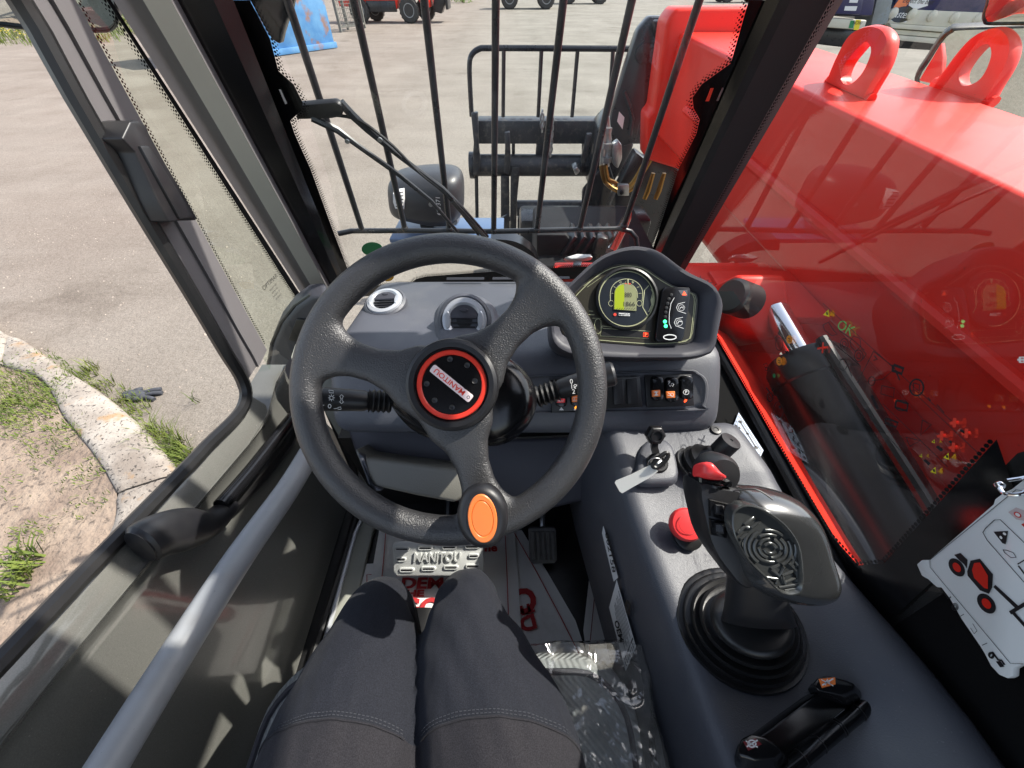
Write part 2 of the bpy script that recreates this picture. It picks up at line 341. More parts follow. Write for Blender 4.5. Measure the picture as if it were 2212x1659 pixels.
for k, p in enumerate(sv):
    out = V((-9, -.5, p.z)) if k > 30 else V((-9, p.y + .3, p.z))
    rows.append([p.lerp(out, (t / 22) ** 1.5) + V((0, 0, .02 * noise.noise((p.lerp(out, (t / 22) ** 1.5)) * 2.2) if t else 0)) for t in range(23)])
mbs.loft(rows, closed=False).build('verge', M['soil'], kind='structure', angle=80)

# grass, weeds, pebbles: past counting
def gmat(name, a, b): return mat(name, a, .75, vscale=9, col2=b, vthr=(.3, .7), detail=3, spec=.3)
M['grass'] = gmat('grass_blades', lin((56, 78, 26)), lin((110, 120, 52))); M['grassdk'] = gmat('weed_leaves', lin((58, 80, 28)), lin((116, 124, 56)))
M['flower'] = mat('yellow_flowers', lin((222, 190, 50)), .7)
def blades(mb, c, n, R, h, lean=.5, w=.006):
    for _ in range(n):
        a = random.uniform(0, 6.283); r = R * math.sqrt(random.random()); p = c + V((math.cos(a) * r, math.sin(a) * r, 0)); hh = h * random.uniform(.5, 1.2)
        d = random.uniform(0, 6.283); q = V((math.cos(d), math.sin(d), 0)); sd_ = V((-q.y, q.x, 0)) * w * random.uniform(.6, 1.4)
        m1 = p + q * hh * lean * .35 + V((0, 0, hh * .6)); t = p + q * hh * lean * random.uniform(.6, 1.3) + V((0, 0, hh * random.uniform(.75, 1)))
        mb.add([p - sd_, p + sd_, m1 + sd_ * .8, m1 - sd_ * .8, t], [(0, 1, 2, 3), (3, 2, 4)])
gm = MB()
for x, y, n, R, h in [(40, 500, 260, .34, .09), (150, 560, 320, .34, .10), (240, 640, 260, .26, .11), (60, 640, 260, .3, .10), (170, 720, 200, .25, .10), (270, 780, 70, .2, .08), (380, 880, 90, .2, .10), (60, 800, 60, .3, .07), (-120, 560, 300, .4, .1),
                      (450, 880, 50, .15, .08), (500, 1140, 30, .12, .06), (200, 1150, 16, .2, .05), (350, 1010, 24, .15, .05), (630, 1060, 50, .12, .07), (240, 1480, 30, .12, .06), (60, 1590, 50, .15, .09), (180, 980, 20, .2, .05), (560, 1300, 36, .12, .07)]:
    blades(gm, aZ(*k4(x, y), .085), int(n * 1.3), R * .9, h * .42, .8, .0028)
for x, y, n, R, h in [(100, 1830, 40, .07, .10), (190, 1700, 46, .07, .13), (90, 1650, 20, .06, .07)]: blades(gm, aZ(*k4(x, y), .085), n, R, h, .8, .005)
gm.build('grass', M['grass'], kind='stuff', label='short green grass tufts growing on the verge inside the kerb', smooth=False, recalc=False)
gw = MB()
for x, y, n, R, h in [(560, 480, 110, .12, .17), (640, 570, 120, .13, .13), (720, 640, 140, .16, .10), (800, 690, 130, .15, .12), (880, 730, 90, .12, .11), (950, 850, 40, .06, .2), (1020, 880, 110, .12, .26), (1080, 960, 150, .13, .24), (1130, 1010, 160, .13, .18), (1120, 1060, 140, .12, .14), (600, 440, 24, .05, .25), (1250, 650, 8, .05, .25), (930, 620, 30, .1, .08)]:
    blades(gw, aZ(*k4(x, y), .0), int(n * .75), R * .75, h * .62, .7, .0028)
gw.build('weeds', M['grassdk'], kind='stuff', label='straggly green weeds along the outer foot of the kerb', smooth=False, recalc=False)
pb = MB()
for k in range(1500):
    p = V((random.uniform(-6, -1.0), random.uniform(.2, 6), 0)) if k < 1100 else V((random.uniform(-2, 3), random.uniform(3, 9), 0))
    r = random.uniform(.003, .011) * (1 if random.random() < .96 else 1.8); a = random.uniform(0, 3)
    q = [p + V((math.cos(a + i * 1.257) * r * random.uniform(.7, 1.3), math.sin(a + i * 1.257) * r * random.uniform(.7, 1.3), 0)) for i in range(5)]
    pb.add(q + [p + V((0, 0, r * .8))], [(i, (i + 1) % 5, 5) for i in range(5)])
pb.build('gravel', mat('loose_gravel', lin((112, 100, 90)), .9, vscale=60, col2=lin((168, 158, 146)), vthr=(.3, .7)), kind='stuff', label='loose gravel scattered over the yard', smooth=False, recalc=False)
# twigs and the dropped glove
for x0, y0, x1, y1 in [(960, 200, 1040, 172), (480, 400, 570, 378), (1350, 750, 1410, 725)]:
    pass
gl = thing('glove', 'dark grey work glove lying flat on the gravel beside the kerb', 'glove', aZ(*k4(900, 600), 0))
M['glove'] = mat('grey_glove_fabric', lin((62, 64, 70)), .9, var=.25, vscale=40, bump=.5, bscale=200)
gc = lambda x, y, z=.012: aZ(*k4(x, y), z)
MB().pillow(smoothpath([gc(780, 600), (gc(830, 580)), gc(900, 575), gc(940, 595), gc(930, 625), gc(860, 645), gc(800, 635)], 4, True), (0, 0, 1), [(1, -.012), (1, .004), (.85, .016), (.4, .02), (.01, .02)]).build('palm', M['glove'], gl, angle=70)
for a, b in (((920, 590), (1030, 568)), ((930, 606), (1036, 592)), ((925, 622), (985, 634)), ((850, 585), (912, 568)), ((830, 640), (812, 606))):
    MB().tube(smoothpath([gc(*a), gc((a[0] + b[0]) / 2, (a[1] + b[1]) / 2 - 4, .02), gc(*b)], 4), .016, 8).build('finger', M['glove'], gl, angle=70)

# weeds and flowers at the far left edge of the yard, orange safety net among them
vg = MB(); fl = MB()
for k in range(3600):
    x = random.uniform(-150, 350); y = random.uniform(-60, 100) if x < 120 else random.uniform(-60, 92)
    if x > 260: y = random.uniform(-60, 80)
    p = aZ(x, max(y, -40), 0); p.z = 0
    d = (p - CAM).length; blades(vg, p, 3, .12, random.uniform(.15, .5) * (1 + max(0, 20 - y) * .01), .5, .012)
    if x < 70 and random.random() < .8 or random.random() < .1:
        h = random.uniform(.25, .5); q = p + V((random.uniform(-.1, .1), random.uniform(-.1, .1), h)); r = .055
        fl.add([q + V((r, 0, 0)), q + V((0, r, .01)), q + V((-r, 0, 0)), q + V((0, -r, .01))], [(0, 1, 2, 3)])
vg.build('undergrowth', M['grassdk'], kind='stuff', label='overgrown green weeds along the far left edge of the yard', smooth=False, recalc=False)
fl.build('yellow_flowers', M['flower'], kind='stuff', label='yellow flower heads among the far left weeds', smooth=False, recalc=False)
M['net'] = mat('orange_net', lin((226, 84, 44)), .6)
nb = MB(); A = aZ(300, 12, 0); A.z = 0; B = aZ(345, 70, 0); B.z = 0; top = V((0, 0, 1.0))
for i in range(15):
    p = A.lerp(B, i / 14) + V((.06 * math.sin(i * 1.7), 0, 0)); nb.tube([p, p + top * (1 - .12 * math.sin(i))], .012, 5)
    nb.tube([A + top * (i / 14) , A.lerp(B, .5) + top * (i / 14 - .05), B + top * (i / 14)], .012, 5)
tag(nb.build('safety_net', M['net'], smooth=False), 'orange plastic safety netting standing among the weeds behind the left mirror', 'safety net')
M['post'] = mat('rusty_post', lin((92, 70, 56)), .8, var=.3)
# trees/bushes at the far left edge
def bush(name, label, c, R, h, n, m_, group=None):
    r = thing(name, label, 'bush', c, group); tr = MB(); lf = MB()
    for k in range(6):
        a = k * 1.05; tr.tube([c, c + V((math.cos(a) * R * .2, math.sin(a) * R * .2, h * .4)), c + V((math.cos(a) * R * .6, math.sin(a) * R * .6, h * .8))], [.05, .035, .01], 6)
    for k in range(n):
        u = V((random.gauss(0, 1), random.gauss(0, 1), random.gauss(0, 1))).normalized() * random.uniform(.45, 1) ** .5
        p = c + V((u.x * R, u.y * R, h * .5 + u.z * h * .5)); p += V((noise.noise(p * 2), noise.noise(p * 2 + V((9, 0, 0))), noise.noise(p * 2 + V((0, 9, 0))))) * .35
        if p.z < .05: p.z = .05
        a = V((random.uniform(-1, 1), random.uniform(-1, 1), random.uniform(-1, 1))).normalized(); b = a.orthogonal().normalized(); s_ = random.uniform(.05, .11)
        lf.add([p - a * s_, p + b * s_ * .5, p + a * s_, p - b * s_ * .5], [(0, 1, 2, 3)])
    tr.build('trunk', M['post'], r); lf.build('crown', m_, r, smooth=False, recalc=False)
    return r
M['leaf'] = gmat('bush_leaves', lin((64, 96, 40)), lin((120, 144, 62)))
for x, y, R, h, lab in [(310, 50, 1.4, 2.6, 'tall green bush behind the orange safety net'), (215, -30, 1.3, 2.4, 'green bush behind the far left mirror'), (30, -10, 1.5, 2.2, 'green bush at the far left edge past the yellow flowers')]:
    c = aZ(x, y, 0); c.z = 0; bush('bush', lab, c, R, h, 1500, M['leaf'], 'bushes along the yard edge')

# ------------------------------------------------------------------ blue skip and stillage cage
M['skipblue'] = mat('scuffed_blue_skip_paint', lin((62, 116, 166)), .6, vscale=1.3, col2=lin((92, 142, 182)), vthr=(.35, .65), detail=8, bump=.2, bscale=9, bdist=.02)
speckle(M['skipblue'], 1.7, lin((136, 96, 66)), .56, .66, fac=.85)
sk = thing('blue_skip', 'rust-scuffed pale blue steel skip standing at the far side of the yard', 'skip', (-8.6, 21.5, 0))
R0 = aZ(725, 104, 0); L0 = aZ(540, 130, 0); d = (L0 - R0).normalized(); n_ = V((-d.y, d.x, 0)); n_ = n_ if n_.y > 0 else -n_
def skp(u, w, z): return R0 + d * u + n_ * w + V((0, 0, z))
mb = MB(); W_, D_, H_ = 5.2, 2.4, 2.5
mb.loft([[skp(0, 0, .12), skp(W_, 0, .12), skp(W_, D_, .12), skp(0, D_, .12)], [skp(-.06, -.05, H_), skp(W_ + .1, -.05, H_), skp(W_ + .1, D_ + .05, H_), skp(-.06, D_ + .05, H_)], [skp(.0, .03, H_), skp(W_, .03, H_), skp(W_, D_, H_), skp(0, D_, H_)], [skp(.06, .1, .3), skp(W_ - .1, .1, .3), skp(W_ - .1, D_ - .1, .3), skp(.06, D_ - .1, .3)]])
mb.build('body', M['skipblue'], sk, bevel=.02)
mb = MB(); mb.loft([[skp(1.75, -.03, 1.05), skp(W_, -.03, 1.05), skp(W_, -.03, 1.5), skp(1.45, -.03, 1.5)], [skp(2.0, -.32, 1.22), skp(W_, -.32, 1.22), skp(W_, -.32, 1.42), skp(1.75, -.32, 1.42)]]).build('lifting_pocket', M['skipblue'], sk, bevel=.02)
mb = MB(); mb.box(skp(W_ / 2, -.07, .16), (1, 1, 1), Matrix()) if False else mb.loft([[skp(-.05, -.09, .02), skp(-.05, .03, .02), skp(-.05, .03, .2), skp(-.05, -.09, .2)], [skp(W_, -.09, .02), skp(W_, .03, .02), skp(W_, .03, .2), skp(W_, -.09, .2)]])
mb.build('base_rail', M['skipblue'], sk, bevel=.01)
mb = MB(); mb.loft([[skp(-.13, -.12, H_ - .12), skp(-.13, .06, H_ - .12), skp(-.13, .06, H_ + .04), skp(-.13, -.12, H_ + .04)], [skp(W_, -.12, H_ - .12), skp(W_, .06, H_ - .12), skp(W_, .06, H_ + .04), skp(W_, -.12, H_ + .04)]]).build('top_rail', M['skipblue'], sk, bevel=.01)
for u in (2.9, 4.1): MB().loft([[skp(u, -.1, .25), skp(u + .12, -.1, .25), skp(u + .12, .0, .25), skp(u, .0, .25)], [skp(u, -.14, H_ - .15), skp(u + .12, -.14, H_ - .15), skp(u + .12, -.02, H_ - .15), skp(u, -.02, H_ - .15)]]).build('rib', M['skipblue'], sk, bevel=.01)
M['cage'] = mat('grey_galvanised_cage', lin((112, 110, 104)), .6, var=.25, vscale=3)
c0 = aZ(737, 70, 0); c1 = aZ(775, 66, 0)
cg = thing('stillage_cage', 'grey metal stillage cage standing to the right of the blue skip', 'cage', c0)
up = V((0, 0, 1)); cd_ = (c1 - c0); cdn = V((0, 1.3, 0))
for a in (c0, c1, c0 + cdn, c1 + cdn): MB().box(a + up * 1.15, (.12, .12, 2.3)).build('post', M['cage'], cg)
for z in (.2, 1.2, 2.25):
    mb = MB()
    for a, b in ((c0, c1), (c0 + cdn, c1 + cdn), (c0, c0 + cdn), (c1, c1 + cdn)): mb.tube([a + up * z, b + up * z], .05, 4)
    mb.build('rail', M['cage'], cg)
mb = MB()
for i in range(1, 12):
    a = c0.lerp(c1, i / 12); mb.tube([a + up * .2, a + up * 2.25], .014, 4); mb.tube([a + cdn + up * .2, a + cdn + up * 2.25], .014, 4); z = .2 + i * .17; mb.tube([c0 + up * z, c1 + up * z], .014, 4)
mb.build('mesh_panel', M['cage'], cg, kind='stuff')

# ------------------------------------------------------------------ far machines
M['tyre'] = mat('dusty_tyre', lin((60, 58, 56)), .85, var=.2, vscale=8, bump=.4, bscale=20, bdist=.02)
M['rim'] = mat('grey_rim', lin((150, 152, 152)), .5, .3)
def wheel(parent, c, r, w, face=-1):
    t = MB().lathe([(r * .55, -w / 2), (r * .9, -w / 2), (r, -w * .36), (r, w * .36), (r * .9, w / 2), (r * .55, w / 2)], c, (0, face, 0), 28).build('wheel', M['tyre'], parent)
    lg = MB()
    for k in range(18):
        a = k * math.pi / 9; p = V(c) + V((math.cos(a) * r, 0, math.sin(a) * r)); lg.box(p, (.1 * r, w * .9, .07 * r), Matrix.Rotation(-a + math.pi / 2, 3, 'Y') @ Matrix.Rotation(.5, 3, 'Z'))
    lg.build('tread', M['tyre'], t, kind='stuff')
    MB().lathe([(r * .57, w * .35), (r * .56, w * .51), (r * .5, w * .5), (r * .44, w * .3), (r * .2, w * .28), (r * .18, w * .4), (.001, w * .4)], c, (0, face, 0), 24).build('rim', M['rim'], t)
    nb_ = MB()
    for k in range(8):
        a = k * math.pi / 4; nb_.cyl(V(c) + V((math.cos(a) * r * .33, face * w * .28, math.sin(a) * r * .33)), V(c) + V((math.cos(a) * r * .33, face * w * .36, math.sin(a) * r * .33)), r * .035, 6)
    nb_.build('wheel_nuts', M['zinc'], t, kind='stuff')
base = aZ(893, 48, 0); bx_, by_ = base.x, base.y
tr = thing('telehandler', 'red telehandler with grey-hubbed wheels parked across the yard right of the cage', 'telehandler', (bx_ - 1.5, by_, 0))
mb = MB(); mb.prism([V((bx_ + dx, by_ - .75, z)) for dx, z in [(-4.3, .75), (-.75, .62), (-.55, 1.25), (.55, 1.25), (.8, .7), (1.3, .7), (1.3, 1.3), (.6, 1.55), (-3.9, 1.7), (-4.4, 1.5)]], (0, 1.8, 0)).build('body', M['red'], tr, bevel=.04)
mb = MB(); mb.prism([V((bx_ + dx, by_ - .78, z)) for dx, z in [(-2.6, .5), (-.8, .5), (-.8, 1.0), (-2.6, 1.0)]], (0, .3, 0)).build('side_box', M['steelblk'], tr, bevel=.03)
mb = MB(); mb.prism([V((bx_ + dx, by_ - .8, z)) for dx, z in [(-2.4, 1.3), (-.7, 1.3), (-.6, 2.3), (-.9, 2.75), (-2.3, 2.75), (-2.45, 2.0)]], (0, .95, 0)).build('cab', M['steelblk'], tr, bevel=.05)
mb = MB(); mb.prism([V((bx_ + dx, by_ - .825, z)) for dx, z in [(-2.25, 1.5), (-.85, 1.5), (-.75, 2.25), (-1.0, 2.6), (-2.2, 2.6)]], (0, .02, 0)).build('cab_window', M['glass'], tr)
mb = MB(); mb.tube([V((bx_ - 4.2, by_ + .4, 2.0)), V((bx_ + 1.6, by_ + .4, 1.15))], .24, 4).build('boom', M['red'], tr, bevel=.03)
mb = MB(); mb.prism([V((bx_ + dx, by_ - .2, z)) for dx, z in [(1.4, .5), (1.9, .4), (2.2, .9), (2.3, 1.9), (1.9, 2.0), (1.5, 1.2)]], (0, 1.1, 0)).build('boom_head', M['steelblk'], tr, bevel=.03)
mb = MB(); mb.prism([V((bx_ + dx, by_ - .6, z)) for dx, z in [(2.25, .6), (2.4, .6), (2.4, 1.7), (2.7, 1.9), (2.25, 2.1)]], (0, 1.6, 0)).build('carriage', M['steelblk'], tr, bevel=.02)
for dx in (0, -3.1): wheel(tr, (bx_ + dx, by_ - .75, .58), .58, .42); wheel(tr, (bx_ + dx + (.75 if dx == 0 else .5), by_ + 1.15, .58), .58, .42)
def far_machine(name, label, cat, x, y0, pxw, body, col, hb, flip=1):
    b = aZ(x, y0, 0); r = thing(name, label, cat, (b.x, b.y, 0)); s_ = flip
    mb = MB(); mb.prism([V((b.x + s_ * dx, b.y, z)) for dx, z in [(-2.6, .9), (2.4, .9), (2.6, 1.5), (1.2, 1.9), (-2.4, 2.0)]], (0, 2.0, 0)).build('body', col, r, bevel=.05)
    mb = MB(); mb.prism([V((b.x + s_ * dx, b.y + .3, z)) for dx, z in [(-2.0, 1.9), (.2, 1.9), (.0, hb), (-1.8, hb)]], (0, 1.4, 0)).build('cab', M['steelblk'], r, bevel=.05)
    for dx in (-1.6, 1.6):
        wheel(r, (b.x + s_ * dx, b.y - .1, .72), .72, .5); wheel(r, (b.x + s_ * dx, b.y + 2.0, .72), .72, .5)
    return r
M['dkgreen'] = mat('dark_machine_paint', lin((52, 58, 64)), .5, var=.2)
far_machine('wheel_loader', 'dark big-wheeled machine at the far top middle of the yard behind the guard bars', 'wheel loader', 1140, 20, 0, 0, M['dkgreen'], 3.0)
far_machine('parked_machine', 'low dark machine farther right along the top edge beyond the guard bars', 'machine', 1262, 9, 0, 0, M['dkgreen'], 2.8)
far_machine('parked_machine', 'red-bodied machine just left of the red boom nose at the top edge', 'machine', 1600, 6, 0, 0, M['red'], 2.8, -1)
c = aZ(1000, 6, 0); c.z = 0; bush('bush', 'low green bush at the far edge between the telehandler and the wheel loader', c, 2.0, 1.6, 1200, M['leaf'], 'bushes along the yard edge')

# ------------------------------------------------------------------ truck and trailer beyond the boom
M['navy'] = mat('navy_truck_paint', lin((38, 38, 84)), .35, var=.1, vscale=2, coat=.3)
M['cream'] = mat('dirty_cream_panel', lin((206, 202, 184)), .6, var=.06, vscale=2)
M['galv'] = mat('galvanised_post', lin((140, 146, 146)), .5, .3, var=.15, vscale=5)
TY = 9.0
tl = thing('trailer', 'cream and navy box trailer with riveted side rail beyond the red boom', 'trailer', (8.5, TY + 1, 0))
c8 = cv(2040, 0, 4.254)
tp = lambda x, y, Y=TY: aY(*c8(x, y), Y)
def slab(poly, m_, name, par, dep=.3, Y=TY, bevel=.01): return MB().prism([tp(x, y, Y) for x, y in poly], (0, dep, 0)).build(name, m_, par, bevel=bevel)
slab([(880, -320), (4200, -270), (4200, 240), (840, 98)], M['navy'], 'upper_panel', tl, 2.4, TY + .04)
slab([(835, 95), (4200, 235), (4200, 480), (760, 244)], M['cream'], 'riveted_rail', tl, 2.3)
slab([(790, 250), (1800, 315), (4200, 480), (4200, 560), (800, 300)], M['cream'], 'side_rail', tl, .12, TY - .03)
slab([(806, 310), (4200, 570), (4200, 640), (812, 362)], M['cream'], 'side_rail', tl, 2.2, TY + .02)
slab([(815, 370), (4200, 650), (4200, 760), (835, 425)], M['cream'], 'side_rail', tl, .12, TY - .02)
slab([(720, -330), (890, -320), (760, 250), (580, 290)], M['galv'], 'corner_post', tl, .5, TY - .06)
slab([(600, 300), (3600, 520), (3600, 680), (660, 500)], M['steelblk'], 'chassis_beam', tl, 1.4, TY + .5)
for x, y in [(815, 140), (1015, 150), (1228, 168), (1465, 186), (1718, 200), (1990, 215), (2260, 232)]:
    p = tp(x, y); MB().lathe([(.075, 0), (.07, .03), (.04, .05), (.001, .055)], p + V((0, .002, 0)), (0, -1, 0), 14).build('rivet', M['cream'], tl)
st = MB(); st.poly([p for p in circle(tp(915, 155, TY - .006), .19, (1, 0, -.05), (0, 0, 1), 28, .10)]).build('oval_badge', M['ink'], tl, smooth=False, recalc=False)
MB().poly([tp(x, y, TY - .004) for x, y in [(818, 122), (990, 130), (960, 240), (800, 225)]]).build('badge_label', M['white'], tl, smooth=False, recalc=False)
text('badge_text', 'Eastern', .13, frame(tp(915, 155, TY - .008), (1, 0, -.06), (0, 0, 1)), M['white'], tl, shear=.25)
MB().poly([tp(x, y, TY + .03) for x, y in [(1010, -60), (1210, -60), (1190, 60), (1055, 102), (985, 58)]]).build('hexagon_sticker', M['white'], tl, smooth=False, recalc=False)
text('sticker_text', 'Expect the best', .085, frame(tp(1090, 14, TY + .025), (1, 0, -.05), (0, 0, 1)), M['ink'], tl, shear=.2)
MB().poly(circle(tp(925, 25, TY + .03), .2, V((.35, 0, .9)).normalized(), V((.9, 0, -.35)).normalized(), 24, .1)).build('orange_oval', M['orange'], tl, smooth=False, recalc=False)
for dx in (0, 1.5): wheel(tl, (10.5 + dx, TY + .3, .5), .5, .35)
tk = thing('truck', 'navy truck rear with yellow and green label on a pale strip left of the trailer', 'truck', (6, TY + .5, 0))
slab([(40, -330), (700, -330), (610, 175), (130, 170)], M['navy'], 'body', tk, 2.0, TY - .2, .05)
slab([(210, -200), (545, -200), (480, 160), (160, 150)], M['navy'], 'locker', tk, .15, TY - .33, .03)
slab([(125, 188), (545, 215), (510, 325), (90, 290)], M['cream'], 'bumper_strip', tk, .2, TY - .3, .02)
slab([(40, 295), (560, 330), (420, 520), (0, 470)], M['steelblk'], 'rear_frame', tk, 1.2, TY, .04)
MB().poly([tp(x, y, TY - .304) for x, y in [(368, 218), (410, 220), (395, 300), (345, 300)]]).build('green_label', M['green'], tk, smooth=False, recalc=False)
MB().poly([tp(x, y, TY - .304) for x, y in [(425, 208), (478, 212), (455, 320), (398, 318)]]).build('yellow_label', M['yellow'], tk, smooth=False, recalc=False)
MB().poly([tp(x, y, TY - .334) for x, y in [(310, 65), (440, 66), (425, 115), (298, 112)]]).build('plate_label', M['white'], tk, smooth=False, recalc=False)
MB().poly([tp(x, y, TY - .334) for x, y in [(365, -20), (455, -20), (440, 30), (350, 28)]]).build('plate_label', M['white'], tk, smooth=False, recalc=False)
text('label_text', 'NOW', .06, frame(tp(440, 245, TY - .31), (1, 0, -.1), (0, 0, 1)), M['ink'], tk)
wheel(tk, (6.1, TY + .6, .48), .48, .35); wheel(tk, (5.0, TY + .6, .48), .48, .35)
# painted parking line on the asphalt lane behind the boom
lane = mat('dark_asphalt', (.085, .082, .078), .9, var=.2, vscale=3, bump=.5, bscale=90, bdist=.01)
LA = [aZ(1700, 250, 0), aZ(2300, 420, 0)]
g2 = MB(); g2.add([(2.6, 3.2, .004), (40, 2.0, .004), (40, 16, .004), (3.4, 8.6, .004)], [(0, 1, 2, 3)]).build('lane', lane, kind='structure', smooth=False, recalc=False)
mp_ = MB().ribbon([aZ(*c8(1300, 745), .009), aZ(*c8(1800, 752), .009), aZ(*c8(2300, 700), .009), aZ(*c8(3200, 640), .009)], .09, (0, 0, 1)); mp_.build('painted_line', M['cream'], kind='structure', smooth=False, recalc=False)
# ------------------------------------------------------------------ the machine outside the cab: boom, head, carriage, guard, lamp, wiper, mirrors
c1 = cv(0, 0, 2.37); c2 = cv(680, 0, 2.011); c3 = cv(1560, 0, 2.212); c7 = cv(1700, 600, 2.2116)
BD = V((-.0757, .996, .049)).normalized(); N0 = aD(2212, 422, .755)
SIDE_N = BD.cross(V((0, 0, 1))).normalized(); TOP_N = BD.cross(V((1, 0, 0))).normalized(); TOP_N = TOP_N if TOP_N.z > 0 else -TOP_N
BX = BD.cross(TOP_N).normalized(); BX = BX if BX.x > 0 else -BX
def bp_(along, across, up): return N0 + BD * along + BX * across + TOP_N * up
def along(p): return (p - N0).dot(BD)
boom = thing('boom', 'glossy red telescopic boom running past the right side glass with two lifting rings', 'boom', N0 + V((0, 0, -.4)))
W = (aP(2212, 248, N0, TOP_N) - N0).dot(BX)
hb = (aP(*c7(1200, 560), N0, SIDE_N) - N0).dot(TOP_N)
a1 = along(aP(1492, 78, N0, TOP_N)) + .12
sec = [(0, -.012), (.012, 0), (W - .02, 0), (W, -.02), (W, hb * 1.25), (W - .03, hb * 1.32), (.03, hb * 1.32), (0, hb * 1.25)]
MB().loft([[bp_(s, u, h) for u, h in sec] for s in (-1.6, a1)]).build('outer_box', M['red'], boom, bevel=.012, seg=3)
rib0 = aP(*c3(640, 850), N0, SIDE_N); rib1 = aP(*c3(1600, 1650), N0, SIDE_N); dr = (rib1 - rib0).normalized()
MB().loft([[bp_(s, u, h) for u, h in [(.09, hb * 1.25), (W - .05, hb * 1.25), (W - .05, hb * 2.1), (.11, hb * 2.1), (.09, hb * 2.0)]] for s in (-1.6, a1 - .5)]).build('lower_box', M['red'], boom, bevel=.012, seg=3)
MB().tube([rib0 - dr * .6 - BX * .004, rib1 + dr * .9 - BX * .004], .022, 10).build('weld_rib', M['red'], boom)
# nose collar
NY = 2.73
poly = [(1462, 17), (1700, 13), (1760, 250), (1560, 420), (1464, 366), (1396, 345), (1399, 252), (1412, 240), (1427, 137), (1441, 45)]
MB().prism([aY(x, y, NY) for x, y in poly], (0, .2, 0)).build('nose_collar', M['red'], boom, bevel=.02, seg=3)
for x, y in (c2(2095, 415), c2(2090, 535)): MB().cyl(aY(x, y, NY - .02), aY(x, y, NY + .01), .014, 12).build('bolt', M['steelblk'], boom)
a2 = along(aY(1560, 150, NY))
MB().loft([[bp_(s, u, h) for u, h in [(.01, -.02), (W - .03, -.02), (W - .03, hb * 1.15), (.01, hb * 1.15)]] for s in (a1 - .05, a2)]).build('inner_box', M['red'], boom, bevel=.015)
def resample(poly, c, ax, ay, n):
    P = [((p - c).dot(ax), (p - c).dot(ay)) for p in poly]; out = []
    for k in range(n):
        t = 2 * math.pi * k / n; d = (math.cos(t), math.sin(t)); best = None
        for i in range(len(P)):
            a, b = P[i], P[(i + 1) % len(P)]; e = (b[0] - a[0], b[1] - a[1]); den = d[0] * e[1] - d[1] * e[0]
            if abs(den) < 1e-12: continue
            r = (a[0] * e[1] - a[1] * e[0]) / den; u = (a[0] * d[1] - a[1] * d[0]) / den
            if r > 0 and -1e-6 <= u <= 1 + 1e-6: best = r if best is None else max(best, r)
        best = best or .01; out.append(c + ax * d[0] * best + ay * d[1] * best)
    return out
def lug(outer, hole, base, lab):
    b0 = aP(*c8(*base[0]), N0, TOP_N); b1 = aP(*c8(*base[1]), N0, TOP_N); ax = (b1 - b0).normalized(); n_ = ax.cross(TOP_N).normalized(); ay = n_.cross(ax).normalized(); ay = ay if ay.z > 0 else -ay
    th = .036
    o_ = smoothpath([aP(*c8(x, y), b0, n_) for x, y in outer], 4); h_ = smoothpath([aP(*c8(x, y), b0, n_) for x, y in hole], 4, True)
    hc = sum(h_, V()) / len(h_); R1 = resample(o_, hc, ax, ay, 64); R2 = resample(h_, hc, ax, ay, 64)
    sgn = n_ * th / 2; ed = .16
    rings = [[p + sgn for p in R2], [p.lerp(hc, -.05) + sgn * 1.12 for p in R2], [p.lerp(hc, ed * .35) + sgn * 1.1 for p in R1], [p.lerp(hc, .03) + sgn * .8 for p in R1], R1, [p.lerp(hc, .03) - sgn * .8 for p in R1], [p.lerp(hc, ed * .35) - sgn * 1.1 for p in R1], [p.lerp(hc, -.05) - sgn * 1.12 for p in R2], [p - sgn for p in R2]]
    rings.append(rings[0])
    l = MB().loft(rings, False, False).build('lifting_ring', M['red'], boom, angle=50); l['label'] = lab
    MB().tube([b0 - ax * .01 + TOP_N * .002, b1 + ax * .01 + TOP_N * .002], .016, 8).build('weld_bead', M['red'], l)
lug([(150, 880), (250, 640), (380, 400), (500, 300), (640, 262), (760, 285), (825, 360), (838, 450), (800, 620), (740, 760), (640, 930), (565, 1065)],
    [(600, 445), (645, 520), (620, 640), (540, 790), (430, 890), (345, 885), (318, 810), (360, 690), (440, 580), (530, 480)], [(150, 870), (560, 1060)], 'red lifting ring nearer the cab')
lug([(1285, 895), (1400, 760), (1550, 560), (1700, 400), (1850, 310), (2000, 280), (2100, 340), (2148, 450), (2130, 600), (2060, 760), (1960, 920), (1865, 1095)],
    [(1880, 468), (1920, 525), (1915, 620), (1860, 760), (1780, 860), (1660, 912), (1590, 890), (1575, 800), (1620, 700), (1700, 590), (1790, 500)], [(1280, 890), (1860, 1090)], 'red lifting ring on the far edge of the boom')
# solid red fin standing in for the boom's reflection in the large mirror
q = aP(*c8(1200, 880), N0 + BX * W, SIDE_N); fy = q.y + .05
MB().prism([aY(*c8(x, y), fy) for x, y in [(1330, 455), (1350, 620), (1340, 800), (1270, 900), (1090, 860)]], (.03, .02, 0)).build('boom_reflection_fin', M['red'], boom, bevel=.004)

